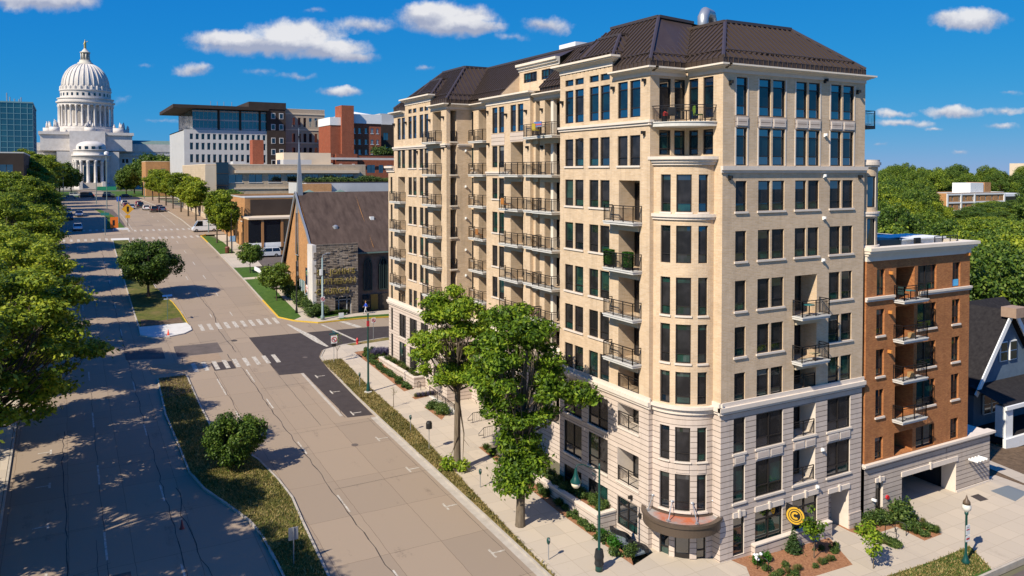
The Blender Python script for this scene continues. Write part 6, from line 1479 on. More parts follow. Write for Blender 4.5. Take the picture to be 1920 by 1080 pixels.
# capitol square
fa = make_tree('square_tree', 'dense dark tree on the capitol square left of the steps', 'tree', 51, 16, 2.5, 7.5, 60, 1.9, 9000, .6, .35, 'maple', 'round', 'wood_dk', 'trees on the capitol square', loc=at(-9, 430), sq=.8)
for x, y, s, lab in [(-16, 405, 1.2, 'leftmost dense tree on the capitol square'), (-2, 408, 1.0, 'dense tree on the square just left of the capitol steps'), (29, 420, .95, 'dense tree on the square just right of the capitol steps'), (36, 405, 1.0, 'second dense tree right of the capitol steps'), (46, 425, 1.25, 'large dark tree hiding the right wing of the capitol'), (55, 440, 1.45, 'tallest dark tree before the right wing of the capitol'), (41, 470, 1.35, 'dark tree behind the right hand square trees'), (24, 395, .75, 'low rounded tree at the right edge of the boulevard end'), (66, 450, 1.2, 'dark tree behind the small orange brick building'), (-22, 425, 1.3, 'bushy tree under the glass office by the capitol square'), (3, 480, .8, 'small dark tree against the left wing of the capitol'), (-12, 500, 1.1, 'tree in front of the left wing of the capitol')]:
    copy_tree(fa, at(x, y), x*.7, lab, scale=s)
# neighbourhood woodland on the right
fw = [make_tree('forest_tree', 'broad green tree in the wooded neighbourhood beyond the brick block', 'tree', 61+i, h, 2.2, r, nn*2, rc*.66, 13000, ls*.72, .3, mt, sh_, 'wood_dk', 'trees of the wooded neighbourhood', sq=.75, twigs=0) for i, (h, r, nn, rc, ls, mt, sh_) in enumerate([(13, 6.5, 40, 2.0, .46, 'forest', 'round'), (15, 6, 38, 2.0, .46, 'maple', 'round'), (11, 7, 42, 1.9, .46, 'street', 'round')])]
fr = random.Random(77); used = 0; spots = []
def ok(x, y, s):
    if 70 < x < 100 and 36 < y < 62: return False
    if 390 < x < 480 and 235 < y < 285: return False
    if 160 < x < 200 and 130 < y < 160: return False
    return all((x-a)**2+(y-b)**2 > (4.6*max(s, q))**2 for a, b, q in spots)
k = 0
while len(spots) < 240 and k < 60000:
    k += 1
    # sectors seen from the camera to the right of the tall building
    ang = R(fr.uniform(51.5, 62.8)); dist = 112+fr.random()**1.3*600
    x, y = dist*math.sin(ang), dist*math.cos(ang); s = fr.uniform(.8, 1.25)*(1.0+dist/1400)
    if y < 66 and x < 125: continue
    if ok(x, y, s): spots.append((x, y, s))
HT0 = (13, 15, 11)
for i, (x, y, s) in enumerate(spots):
    d = math.hypot(x, y); kk = (i % 3) if d < 380 else (0, 1, 1, 0, 1)[i % 5]
    if i < 3: kk = i
    o = fw[kk]
    d = math.hypot(x, y); px = 960+1492.6*math.tan(math.atan2(x, y)-R(29.336)); dd = d*math.cos(math.atan2(x, y)-R(29.336))
    yt = np.interp(d, [112, 200, 300, 400, 500, 720], [468, 412, 384, 352, 332, 314])+fr.uniform(-14, 16)
    if 1745 < px < 1935 and d < 500: yt = max(yt, 410)
    if px < 1735 and 200 < d < 420: yt -= 18
    top = 24.5-(yt-322.4)*dd/1492.6
    h = max(6, top-gz(x, y)); zs = h/HT0[kk]; s = max(min(s, 1.25), zs*.75)
    if i < 3: o.location = at(x, y, -.3); o.rotation_euler = (0, 0, i); o.scale = (s, s, zs)
    else: copy_tree(o, at(x, y, -.3), fr.uniform(0, 6), scale=(s, s, zs))
# behind the camera and beside: a few unseen trees added for the windows to mirror
for i, (x, y) in enumerate([(70, 8), (84, 6), (98, 8), (60, 4), (112, 4)]): copy_tree(fw[i % 3], at(x, y), i, 'unseen tree added for the windows to mirror', 'unseen trees added for window reflections', scale=.9)

# ---- shrubs
def make_shrub(name, seed, r, h, n, ls, mat, up=.3, k=7, cone=False, blades=False):
    rng = np.random.default_rng(seed)
    if cone: cl = [(0, 0, h*(i+.5)/8, r*(1-i/8.5), h/11) for i in range(8)]
    else: cl = [(rng.uniform(-.6, .6)*r, rng.uniform(-.6, .6)*r, h*rng.uniform(.3, .7), r*.55, h*.42) for _ in range(k)]
    if blades:
        a = rng.random(n)*6.283; rr_ = r*.35*rng.random(n)**.5; t = rng.random(n); b0 = np.stack([np.cos(a)*rr_, np.sin(a)*rr_, np.zeros(n)], 1)
        tip = b0+np.stack([np.cos(a)*r*t, np.sin(a)*r*t, h*(1-.5*t*t)*rng.uniform(.6, 1, n)], 1); s = np.stack([-np.sin(a), np.cos(a), np.zeros(n)], 1)*ls
        mid = (b0+tip)/2+np.array([0, 0, h*.12]); v = np.stack([b0-s, mid-s*.8, tip, mid+s*.8], 1).reshape(-1, 3)
    else: v = leaves(rng, cl, n, ls, up, .3, 1.4)
    return quadmesh(name, v, M[mat])
SH = {'shrub': make_shrub('shrub', 1, .5, .62, 520, .11, 'shrubleaf'), 'shrub2': make_shrub('shrub', 2, .42, .55, 420, .10, 'shrubleaf'), 'round': make_shrub('shrub', 3, .5, .8, 700, .09, 'boxwood'), 'big': make_shrub('shrub', 4, 1.1, 1.3, 1500, .16, 'shrubleaf', k=12),
      'grass': make_shrub('grass', 5, .55, .85, 260, .02, 'drygrass', blades=True), 'green': make_shrub('grass', 6, .6, .8, 320, .022, 'shrubleaf', blades=True), 'lav': make_shrub('lavender', 7, .7, .9, 360, .025, 'lavender', blades=True), 'cone': make_shrub('conifer', 8, .55, 1.75, 1500, .10, 'conifer', cone=True), 'tiny': make_shrub('plant', 9, .22, .26, 120, .08, 'shrubleaf')}
def plant(kind, name, x, y, label, cat, group=None, s=1, dz=.13, z=None):
    o = link(name, SH[kind]); o.location = (x, y, gz(x, y)+dz if z is None else z); o.rotation_euler = (0, 0, (x*7+y*3) % 6.28); o.scale = (s, s, s)
    return tag(o, label, cat, group)
pr = random.Random(4)
# bed in front of the side-street wall
n_ = 0
for i in range(30):
    x, y = pr.uniform(37.6, 45.6), pr.uniform(33.9, 36.4)
    if x > 44.4+(y-33.7)*.55: continue
    if i % 4 == 3: plant('grass', 'ornamental_grass', x, min(y, 34.6), 'tuft of thin dry grass in the mulch bed below the round sign', 'plant', 'grass tufts in front bed', .55)
    else: plant(('shrub', 'shrub2', 'tiny')[i % 3], 'shrub', x, y, 'low green shrub in the mulch bed below the round sign', 'shrub', 'low shrubs in front bed', pr.uniform(.45, .7))
for x, y in ((38.3, 36.2), (39.2, 36.3)): plant('round', 'hydrangea', x, y, 'rounded shrub with white blooms near the entrance railing' if x < 39 else 'rounded green shrub left of the small cone conifer', 'shrub', None, .8)
m = MB()
for i in range(5): m.lathe([(0, 0), (.12, .06), (.13, .14), (0, .22)], (38.3+pr.uniform(-.3, .3), 36.1+pr.uniform(-.3, .2), gz(38, 36)+.55+pr.uniform(0, .2)), 8)
tag(m.build('hydrangea_blooms', [M['white']], None, True), 'white flower heads on the rounded shrub near the entrance railing', 'flowers')
plant('cone', 'conifer', 41.9, 36.4, 'small cone shaped conifer below the shop window', 'conifer')
for i in range(46):
    x, y = pr.uniform(48.7, 54.4), pr.uniform(34.0, 37.0)
    if 49.4 < x < 52.3 and y < 36.1: x = pr.uniform(52.2, 53.8)
    if i % 5 == 0: plant('shrub', 'shrub', x, y, 'low shrub in the bed by the bike rack pad', 'shrub', 'shrubs by the bike racks', .8)
    elif i % 5 < 3: plant('green', 'ornamental_grass', x, y, 'tuft of green grass in the bed by the bike rack pad', 'plant', 'grass tufts by the bike racks', .6)
    else: plant('grass', 'ornamental_grass', x, y, 'tuft of straw coloured grass in the bed by the bike rack pad', 'plant', 'straw grass by the bike racks', .5)
plant('big', 'bush', 53.2, 36.5, 'large spreading green bush left of the garage opening', 'bush', None, 1.0); plant('big', 'bush', 50.6, 36.9, 'medium green bush in the corner between tall block and garage', 'bush', None, .75); plant('big', 'bush', 51.8, 36.8, 'green bush below the narrow garage side window', 'bush', None, .65)
for i in range(9): plant('shrub', 'shrub', 49.0+i*.04, 35.6-i*.2, 'low light green shrub along the side door path', 'shrub', 'shrubs along the side door path', .8)
# bed along the boulevard wall and its planters
for i in range(58):
    y = pr.uniform(40.6, 60.3); x = pr.uniform(30.95, 31.35) if y > 44 else pr.uniform(31.0, 32.0)-(44-y)*.12
    if y < 47.5 or i % 3: plant(('shrub', 'shrub2', 'tiny')[i % 3], 'shrub', x, y, 'low green shrub in the mulch strip along the boulevard pavement', 'shrub', 'shrubs along the boulevard pavement', pr.uniform(.55, .9))
    else: plant('green', 'ornamental_grass', x, y, 'tuft of long grass in the mulch strip along the boulevard pavement', 'plant', 'grass along the boulevard pavement', .8)
plant('round', 'boxwood', 31.3, 41.9, 'round clipped shrub beside the metal grate, nearest the entrance', 'shrub', None, .95); plant('round', 'boxwood', 31.1, 43.2, 'round clipped shrub at the end of the near planter', 'shrub', None, .85); plant('big', 'bush', 31.6, 40.7, 'light green bush at the corner of the metal grate', 'bush', None, .5)
def planter(label, x0, x1, y0, y1, h):
    m = MB(); w = .3; zz = lambda y: gz(32, y)
    for a, b in ((x0, x0+w), (x1-w, x1)): pass
    def wall_(p, q, r, s): m.box(p, q, r, s, min(zz(r), zz(s))-.4, max(zz(y0), zz(y1))*.5+min(zz(y0), zz(y1))*.5+h, 0)
    wall_(x0, x0+w, y0, y1); wall_(x0+w, x1, y0, y0+w); wall_(x0+w, x1, y1-w, y1)
    top = max(zz(y0), zz(y1))*.5+min(zz(y0), zz(y1))*.5+h
    m.box(x0-.05, x0+w+.05, y0-.05, y1+.05, top, top+.12, 1); m.box(x0+w+.05, x1, y0-.05, y0+w+.05, top, top+.12, 1); m.box(x0+w+.05, x1, y1-w-.05, y1+.05, top, top+.12, 1)
    m.box(x0+w, x1, y0+w, y1-w, top-.5, top-.1, 2)
    tag(m.build('planter_wall', [M['stone'], M['trim'], M['mulch']]), label, 'planter'); return top
tp1 = planter('long stone planter below the stone windows, nearer the corner entrance', 31.45, 33.05, 44.1, 53.4, .95)
tp2 = planter('far stone planter with grasses at the boulevard end of the building', 31.9, 33.15, 77.9, 88.6, .85)
for i in range(26): plant(('shrub', 'big', 'green', 'shrub2')[i % 4], 'planter_plant', pr.uniform(31.95, 32.8), 44.8+i*.33, 'green plant in the near stone planter', 'plant', 'plants in the near planter', (.8, .42, .8, .8)[i % 4], z=tp1-.12)
for i in range(26): plant(('grass', 'shrub2', 'green', 'tiny')[i % 4], 'planter_plant', pr.uniform(32.3, 32.9), 78.5+i*.38, 'grassy plant in the far stone planter', 'plant', 'plants in the far planter', .8, z=tp2-.12)
for i in range(70):
    y = 77.8+i*.2; plant('tiny', 'seedling', pr.uniform(30.8, 31.6), y, 'small seedling in the mulch strip before the far planter', 'plant', 'seedlings before the far planter', pr.uniform(.9, 1.5))
for i in range(5): plant('lav', 'lavender', 32.1+i*.35, 90.6+(i % 2)*.6, 'purple lavender clump at the far corner of the building', 'plant', 'lavender at the far corner', 1.1)
for i in range(12): plant('shrub2', 'shrub', pr.uniform(31.2, 33.2), pr.uniform(89.5, 93.2), 'low shrub in the bed at the far corner of the building', 'shrub', 'shrubs at the far corner', .8)
for i, (x, y) in enumerate([(31.0, 71.4), (31.6, 71.9), (31.5, 69.6), (31.9, 70.6)]): plant('big' if i == 2 else 'shrub', 'shrub', x, y, ('low shrub in the entry bed, nearest the walk', 'low shrub in the entry bed by the ramp rail', 'largest bushy shrub in the entry bed', 'shrub in the entry bed beside the stair')[i], 'shrub', None, .75 if i == 2 else 1.1)
for i in range(8): plant('lav' if i % 2 else 'grass', 'ornamental_grass', 31.0+i*.26, 75.2, 'pale tuft in the narrow bed between the two entry walks', 'plant', 'tufts between entry walks', .6)
for i, (x, y, s) in enumerate([(30.8, 111.2, 1.2), (31.4, 110.9, 1.0), (30.4, 112.8, 1.3), (30.5, 114.6, 1.3), (30.4, 116.5, 1.2), (30.5, 118.6, 1.3), (30.4, 121.5, 1.4), (30.3, 124.5, 1.4), (30.0, 110.4, .9)]): plant('big', 'bush', x, y, 'leafy bush in the bed along the church foot', 'bush', 'bushes along the church foot', s)
for i in range(6): plant('green', 'ornamental_grass', 32.5+i*.5, 110.9, 'bright low plant under the church lettering', 'plant', 'plants under the church lettering', .8)
for i in range(16): plant('big', 'terrace_bush', 53+i*1.8, 198.5, 'bush on the planted roof terrace behind the church ridge', 'bush', 'bushes on the shop roof terrace', pr.uniform(1.0, 1.7), z=21.4)
for i in range(14): plant('big', 'terrace_bush', 92+i*1.3, 254.5, 'bush on the roof garden of the red brick flats', 'bush', 'bushes on the red brick roof garden', pr.uniform(1.6, 2.6), z=29.5)
for x in (42.1, 43.55): plant('round', 'boxwood', x, 1, 'x', 'x', None) if False else None
# clipped green boxes on the balcony
for y, lab in ((44.45, 'tall clipped green box hedge on the left end of the balcony'), (42.35, 'tall clipped green box hedge on the right end of the balcony')):
    rng = np.random.default_rng(int(y*10)); v = rng.random((2600, 3))*np.array([.42, .72, .95])
    f = rng.integers(0, 3, 2600); sd = rng.integers(0, 2, 2600)
    for k_ in range(3): v[f == k_, k_] = np.array([.42, .72, .95])[k_]*sd[f == k_]
    nrm = rng.normal(size=(2600, 3)); nrm /= np.linalg.norm(nrm, axis=1)[:, None]; a = np.cross(nrm, rng.normal(size=(2600, 3))); a /= np.linalg.norm(a, axis=1)[:, None]; b = np.cross(nrm, a); s = .05
    q = np.stack([v-a*s, v+b*s*.7, v+a*s, v-b*s*.7], 1).reshape(-1, 3)
    o = link('box_hedge', quadmesh('box_hedge', q, M['boxwood'])); o.location = (XL1-.68, y-.36, 18.2); tag(o, lab, 'hedge')
    m = MB(); m.box(XL1-.66, XL1-.28, y-.32, y+.3, 18.05, 18.45); tag(m.build('planter_box', [M['black']]), 'black planter under the '+('left' if y > 44 else 'right')+' box hedge on the balcony', 'planter')
# young staked trees
def young(x, y, h, r, n, label, seed, hb=.35, ls=.16):
    make_tree('young_tree', label, 'tree', seed, h, h*hb, r, 12, r*.45, n, ls, .035, 'locust', 'round', 'wood', None, at(x, y), sq=1.0, twigs=0)
young(42.6, 35.3, 3.6, .75, 620, 'slim young tree in front of the shop window and round sign', 71, .36); young(45.2, 32.8, 3.3, 1.0, 560, 'sparse young tree beside the pavement at the bottom right', 72, .2)
young(32.6, 74.0, 3.0, .8, 420, 'small leafy young tree beside the entry ramp', 73); young(27.6, 95.0-4, 3.2, .6, 60, 'thin nearly bare sapling beside the corner signpost', 74, .3, .12); young(27.9, 73.4, 2.4, .3, 12, 'bare staked sapling in the verge near the planter', 75, .5, .08)
# ================================================================== STREET FURNITURE
def meter(x, y, label):
    t = thing('parking_meter', label, 'parking meter', at(x, y), 0, 'parking meters in the verge')
    m = MB(); m.tube([(0, 0, -.1), (0, 0, 1.05)], .035, 8); m.build('post', [M['steel']], t, keep=False)
    m = MB(); m.lathe([(.06, 1.02), (.10, 1.1), (.12, 1.22), (.12, 1.34), (.09, 1.42), (0, 1.46)], n=12); m.build('head', [M['green_paint']], t, True, keep=False)
    m = MB(); m.tube([(0, -.1, 1.34), (0, -.125, 1.34)], .07, 12); m.build('dial', [M['steel']], t, keep=False)
    return t
for x, y, l in ((26.55, 42.5, 'parking meter in the verge nearest the bottom edge'), (27.4, 53.7, 'parking meter between the two big street tree trunks'), (27.05, 66.9, 'parking meter beside the black topped post'), (27.0, 81.0, 'parking meter in the far verge beside the tall lamp post')): meter(x, y, l)
t = thing('pay_station', 'black topped post standing in the verge beside a parking meter', 'post', at(26.75, 62.0))
m = MB(); m.tube([(0, 0, -.1), (0, 0, 1.9)], .035, 8); m.build('post', [M['steel']], t, keep=False)
m = MB(); m.lathe([(.0, 1.85), (.26, 1.9), (.26, 2.35), (.2, 2.5), (0, 2.52)], n=14); m.build('hood', [M['black']], t, keep=False)
# shepherd's crook street lamp by the corner
def crook_lamp(name, label, x, y, H_, dx, banner=False, style='green'):
    t = thing(name, label, 'street lamp', at(x, y))
    mt = M['green_paint']
    m = MB(); m.lathe([(.24, 0), (.24, .35), (.19, .5), (.15, 1.1), (.11, 1.25), (.085, 1.4), (.06, H_-.3), (.05, H_)], n=14); m.build('post', [mt], t, True, keep=False)
    m = MB(); m.tube([(0, 0, H_-.35), (dx*.35, 0, H_-.15), (dx*.7, 0, H_+.15), (dx*.95, 0, H_+.2), (dx, 0, H_-.05)], .035, 8); m.tube([(0, 0, H_-.9), (dx*.3, 0, H_-.5)], .02, 6); m.build('arm', [mt], t, True, keep=False)
    m = MB(); m.lathe([(.05, H_+.05), (.09, H_-.1), (.12, H_-.3), (.2, H_-.55), (.34, H_-.78), (.34, H_-.84)], (dx, 0, 0), 16, cap=False); m.build('lamp_shade', [M['green_paint']], t, True, keep=False)
    m = MB(); m.lathe([(.30, H_-.84), (.27, H_-1.02), (.17, H_-1.16), (0, H_-1.2)], (dx, 0, 0), 14); m.build('lens', [plain('milky_lens', (.75, .66, .48), .3)], t, True, keep=False)
    return t
t = crook_lamp('street_lamp', 'tall green crook arm street lamp before the corner entrance', 28.7, 40.0, 6.75, -1.75)
m = MB(); m.lathe([(.26, .35), (.3, .45), (.27, .7), (.31, .9), (.24, 1.35)], n=12); m.build('wrapping', [noisy('black_plastic', (.012, .013, .014), (.03, .032, .034), scale=6, rough=.35)], t, keep=False)
t = thing('lamp_post', 'tall plain dark green lamp post in the verge by the far planter', 'street lamp', at(27.15, 78.7))
m = MB(); m.lathe([(.4, 0), (.4, .12), (.3, .14)], n=14); m.build('footing', [M['newcon']], t, keep=False)
m = MB(); m.lathe([(.24, .12), (.2, .4), (.15, .9), (.11, 1.1), (.075, 8.0), (.1, 8.05), (.1, 8.2), (0, 8.3)], n=14); m.build('post', [M['green_paint']], t, True, keep=False)
m = MB(); m.box(-.12, .12, -.1, .1, 6.9, 7.45); m.build('signal_box', [plain('signal_red', (.4, .02, .03), .5)], t, keep=False)
# acorn lamp on the side street
t = thing('street_lamp', 'short green acorn top street lamp with notice in the side street verge', 'street lamp', at(51.6, 30.6))
m = MB(); m.lathe([(.26, 0), (.26, .15), (.17, .3), (.13, .5), (.085, .65), (.07, 3.2), (.12, 3.3), (.12, 3.45)], n=14); m.build('post', [M['green_paint']], t, True, keep=False)
m = MB(); m.lathe([(.12, 3.45), (.27, 3.62), (.29, 3.8), (.22, 3.95)], n=14, cap=False); m.build('globe', [plain('frosted_globe', (.70, .66, .58), .25)], t, True, keep=False)
m = MB(); m.lathe([(.24, 3.95), (.22, 4.12), (.09, 4.3), (.05, 4.45), (0, 4.6)], n=14); m.build('cap', [plain('brown_cap', (.12, .08, .05), .4)], t, True, keep=False)
m = MB(); m.box(-.22, .22, -.12, -.1, 1.95, 2.6, 0); m.box(-.18, .18, -.125, -.12, 2.25, 2.32, 1); m.box(-.18, .1, -.125, -.12, 2.42, 2.46, 2)
m.box(-.22, .22, -.12, -.1, 1.5, 1.88, 0); m.box(-.18, .18, -.125, -.12, 1.62, 1.74, 1); m.build('notice', [M['white'], plain('sign_red', (.5, .03, .03), .5), plain('sign_grey', (.3, .3, .3), .5)], t, keep=False)
# other lamps
for x, y, H_, lab, bn in ((28.5, 113.2, 7.2, 'slim black lamp post in the verge before the church', 0), (27.9, 160, 7.5, 'slim black lamp post at the car park entrance', 0)):
    t = thing('lamp_post', lab, 'street lamp', at(x, y)); m = MB(); m.lathe([(.2, 0), (.16, .5), (.1, .9), (.07, H_), (.1, H_+.1), (0, H_+.2)], n=10); m.build('post', [M['black']], t, True, keep=False)
t = thing('signal_post', 'grey street light and signal pole at the corner before the church tower', 'street lamp', at(30.9, 108.5))
m = MB(); m.lathe([(.28, 0), (.28, .5), (.16, .7), (.11, 8.6)], n=12); m.build('post', [plain('grey_green_pole', (.20, .27, .27), .4)], t, True, keep=False)
m = MB(); m.tube([(0, 0, 8.6), (.1, 0, 9.0), (.8, 0, 9.2)], .05, 8); m.box(.6, 1.1, -.12, .12, 9.12, 9.26); m.build('lamp_head', [M['steel']], t, keep=False)
m = MB(); m.box(-.35, .0, -.15, .15, 6.2, 7.0, 0); m.box(0.05, .35, -.15, .15, 6.1, 6.9, 1); m.build('signal', [M['white'], M['black']], t, keep=False)
def no_sign(t, z, r=.3, y=-.1):
    m = MB(); m.box(-r, r, y-.02, y, z-r*1.25, z+r*1.25, 0); m.build('sign_plate', [M['white']], t, keep=False)
    m = MB(); n = 16
    for i in range(n):
        a, b = 2*math.pi*i/n, 2*math.pi*(i+1)/n; m.bar((r*.78*math.cos(a), y-.035, z+r*.78*math.sin(a)), (r*.78*math.cos(b), y-.035, z+r*.78*math.sin(b)), .02, .06, 0)
    m.bar((-r*.5, y-.04, z+r*.5), (r*.5, y-.04, z-r*.5), .02, .06, 0); m.bar((.02, y-.03, z-r*.45), (.02, y-.03, z+r*.1), .02, .06, 1); m.bar((.02, y-.03, z+r*.1), (-r*.4, y-.03, z+r*.1), .02, .06, 1); m.build('sign_symbol', [plain('prohibit_red', (.55, .02, .03), .4), M['black']], t, keep=False)
no_sign(t, 2.9, .28, -.14)
t = thing('sign_post', 'street name sign over a no left turn sign at the building corner kerb', 'sign', at(26.9, 89.9)); m = MB(); m.tube([(0, 0, 0), (0, 0, 3.3)], .03, 8); m.build('post', [M['steel']], t, keep=False)
no_sign(t, 2.75, .36); m = MB(); m.box(-.55, .55, -.04, .0, 3.3, 3.5, 0); m.box(-.03, .03, -.55, .55, 3.52, 3.7, 0); m.box(-.22, .22, -.1, .1, 1.9, 2.25, 1); m.build('name_plate', [plain('sign_teal', (.02, .08, .10), .4), M['black']], t, keep=False)
t = thing('sign_post', 'round no stopping sign on a thin post in the side verge by the hydrant', 'sign', at(34.1, 96.8)); m = MB(); m.tube([(0, 0, 0), (0, 0, 2.9)], .03, 8); m.build('post', [M['steel']], t, keep=False); no_sign(t, 2.6, .26)
t = thing('fire_hydrant', 'red fire hydrant in the grass at the side street corner', 'hydrant', at(31.7, 95.95)); m = MB(); m.lathe([(.17, 0), (.17, .06), (.12, .1), (.12, .55), (.16, .57), (.16, .62), (.12, .7), (.05, .78), (.04, .84), (0, .85)], n=14); m.build('barrel', [plain('hydrant_red', (.5, .015, .02), .35)], t, True, keep=False)
m = MB(); m.tube([(-.2, 0, .42), (.2, 0, .42)], .06, 8); m.tube([(0, -.2, .38), (0, 0, .38)], .075, 8); m.build('outlet', [plain('hydrant_red2', (.45, .015, .02), .35)], t, keep=False)
t = thing('sign_post', 'back of a grey rectangular sign on the near median', 'sign', at(12.1, 49.2)); m = MB(); m.tube([(0, 0, 0), (0, 0, 2.3)], .035, 8); m.build('post', [M['steel']], t, keep=False); m = MB(); m.box(-.3, .3, .03, .05, 1.5, 2.3); m.build('sign_plate', [plain('sign_back', (.30, .30, .31), .5, .3)], t, keep=False)
t = thing('sign_post', 'blue street name sign on a thin pole on the median nose', 'sign', at(11.75, 114.8)); m = MB(); m.tube([(0, 0, 0), (0, 0, 3.5)], .04, 8); m.build('post', [plain('green_pole', (.10, .16, .13), .4)], t, keep=False); m = MB(); m.box(-.6, .6, -.03, .0, 3.25, 3.5, 0); m.box(-.03, .0, -.5, .5, 3.0, 3.22, 0); m.box(-.45, .45, -.05, -.03, 2.85, 3.0, 1); m.build('name_plate', [plain('sign_blue', (.02, .12, .40), .4), M['hotelgrey']], t, keep=False)
t = thing('sign_post', 'small white regulation sign on a black post before the church', 'sign', at(27.9, 130.5)); m = MB(); m.tube([(0, 0, 0), (0, 0, 2.4)], .06, 8); m.build('post', [M['black']], t, keep=False); m = MB(); m.box(-.4, .4, -.1, -.06, 2.2, 3.1); m.build('sign_plate', [M['white']], t, keep=False)
t = thing('sign_post', 'blue parking sign on a grey post near the brown litter bin', 'sign', at(28.4, 161.8)); m = MB(); m.tube([(0, 0, 0), (0, 0, 2.8)], .06, 8); m.build('post', [M['steel']], t, keep=False); m = MB(); m.box(-.5, .5, -.1, -.06, 2.0, 3.1); m.build('sign_plate', [plain('pale_blue_sign', (.25, .42, .62), .5)], t, keep=False)
m = MB(); m.lathe([(.34, 0), (.38, .1), (.4, .95), (.44, 1.0), (.44, 1.08), (.3, 1.25), (0, 1.3)], at(27.2, 160.6), 12); tag(m.build('litter_bin', [plain('brown_bin', (.16, .05, .03), .5)], None, True), 'brown litter bin beside the kerb tree at the car park', 'bin')
m = MB(); m.box(33.2, 33.9, 108.5, 108.55, gz(33, 108)+.2, gz(33, 108)+.9); tag(m.build('yard_sign', [M['white']]), 'small white yard sign in the grass before the church tower', 'sign')
m = MB(); m.lathe([(.2, 0), (.2, .03), (.14, .04), (.03, .7), (0, .7)], (11.1, 107.9, gz(11, 107.9)+.17), 12); tag(m.build('traffic_cone', [plain('cone_orange', (.75, .08, .03), .5)], None, True), 'small orange red cone on the white median nose', 'cone')
m = MB(); m.lathe([(.17, 0), (.17, .03), (.12, .04), (.03, .6), (0, .6)], (6.6, 57.2, gz(6, 57)+.01), 12); tag(m.build('traffic_cone', [plain('cone_dark', (.30, .03, .02), .5)], None, True), 'dark red cone in tree shade on the near left carriageway', 'cone')
# far signs
for x, y, z, lab, c in ((12.7, 205, 4.0, 'yellow diamond warning sign on the far median', (.75, .38, .02)), (9.6, 199.5, 1.6, 'orange work zone sign at the tip of the far median', (.85, .20, .02))):
    t = thing('warning_sign', lab, 'sign', at(x, y)); m = MB(); m.tube([(0, 0, 0), (0, 0, z+1.2)], .07, 6); m.build('post', [M['black']], t, keep=False); m = MB()
    if z > 3: m.face([(0, -.1, z-1.3), (1.3, -.1, z), (0, -.1, z+1.3), (-1.3, -.1, z)], 0); m.box(-.2, .2, -.14, -.1, z-.6, z+.6, 1); m.box(-.5, .5, -.12, -.1, z-2.1, z-1.4, 0)
    else: m.box(-.8, .8, -.1, -.05, z-1.3, z+1.2, 0); m.box(-.35, .1, -.12, -.1, z-.7, z+.5, 1)
    m.build('sign_plate', [plain('warn_colour', c, .5), M['black']], t, keep=False)
for x, y, h, lab in ((-.5, 352, 13, 'tall thin street light pole at the far left crossing'), (11.0, 268, 16, 'tall signal pole with green name sign on the far median'), (9.2, 300, 9, 'dark lamp post on the end of the far median'), (27.4, 345, 9, 'dark lamp post at the far right corner of the crossing'), (7.4, 190.2, 5.2, 'thin pole with teal name sign at the second crossing'), (11.2, 212, 6.5, 'thin blue sign pole on the far median strip'), (28.0, 188.6, 6.5, 'pale pole beside the white van')):
    t = thing('street_pole', lab, 'pole', at(x, y)); m = MB(); m.tube([(0, 0, 0), (0, 0, h)], .13 if h > 6 else .07, 8); m.build('post', [plain('pole_grey', (.16, .22, .22), .4)], t, keep=False)
    if 'green' in lab: m = MB(); m.box(-2.6, 2.6, -.1, 0, 5.4, 6.6); m.build('name_plate', [plain('sign_green', (.02, .25, .12), .5)], t, keep=False); m = MB(); m.lathe([(.0, h), (.6, h+.2), (.6, h+.9), (0, h+1.2)], n=10); m.build('lamp_globe', [M['white']], t, keep=False)
    if 'teal' in lab: m = MB(); m.box(-.8, .8, -.06, 0, 4.2, 4.8); m.build('name_plate', [plain('sign_teal2', (.02, .20, .17), .5)], t, keep=False)
    if 'blue' in lab: m = MB(); m.box(-.45, .45, -.06, 0, 5.2, 6.3); m.build('sign_plate', [plain('sign_blue2', (.03, .12, .5), .5)], t, keep=False)
# bike racks, railings, grate
def hoop(name, label, x, y, ax=(1, 0), w=.75, h=.85, group=None):
    m = MB(); z = gz(x, y)+.14; a = Vector((ax[0], ax[1], 0))*w/2; c = Vector((x, y, z)); u = Vector((0, 0, 1))
    pts = [c-a, c-a+u*(h-.2), c-a*.8+u*(h-.06), c-a*.5+u*h, c+a*.5+u*h, c+a*.8+u*(h-.06), c+a+u*(h-.2), c+a]; m.tube(pts, .028, 8); return tag(m.build(name, [M['black']], None, True), label, 'bike rack', group)
hoop('bike_rack', 'black hoop bike rack on the concrete pad, left one', 50.2, 35.1, (.25, -.97)); hoop('bike_rack', 'black hoop bike rack on the concrete pad, right one', 51.3, 35.1, (.25, -.97)); hoop('bike_rack', 'black hoop rail beside the entrance plaza bed', 38.0, 35.4, (.3, -.95)); hoop('bike_rack', 'thin hoop by the planter end at the entry walk', 32.3, 77.4, (0, 1), .8, .8)
t = thing('entry_rail', 'black picket stair railing beside the entry bed', 'railing', at(32.4, 70.5)); m = MB()
for i in range(22):
    y = 69.2+i*.28; m.bar((32.5, y, gz(32, y)+.15), (32.5, y, gz(32, y)+1.05), .02)
m.bar((32.5, 69.2, gz(32, 69.2)+1.05), (32.5, 75.1, gz(32, 75.1)+1.05), .05); m.bar((32.5, 69.2, gz(32, 69.2)+.2), (32.5, 75.1, gz(32, 75.1)+.2), .04)
for y in (69.2, 71.2, 73.2, 75.1): m.bar((32.5, y, gz(32, y)), (32.5, y, gz(32, y)+1.1), .07)
m.build('pickets', [M['rail']], t)
m = MB(); m.box(32.35, 32.65, 69, 75.3, gz(32, 69)-.3, gz(32, 75)+.2); m.build('ramp_wall', [M['newcon']], t)
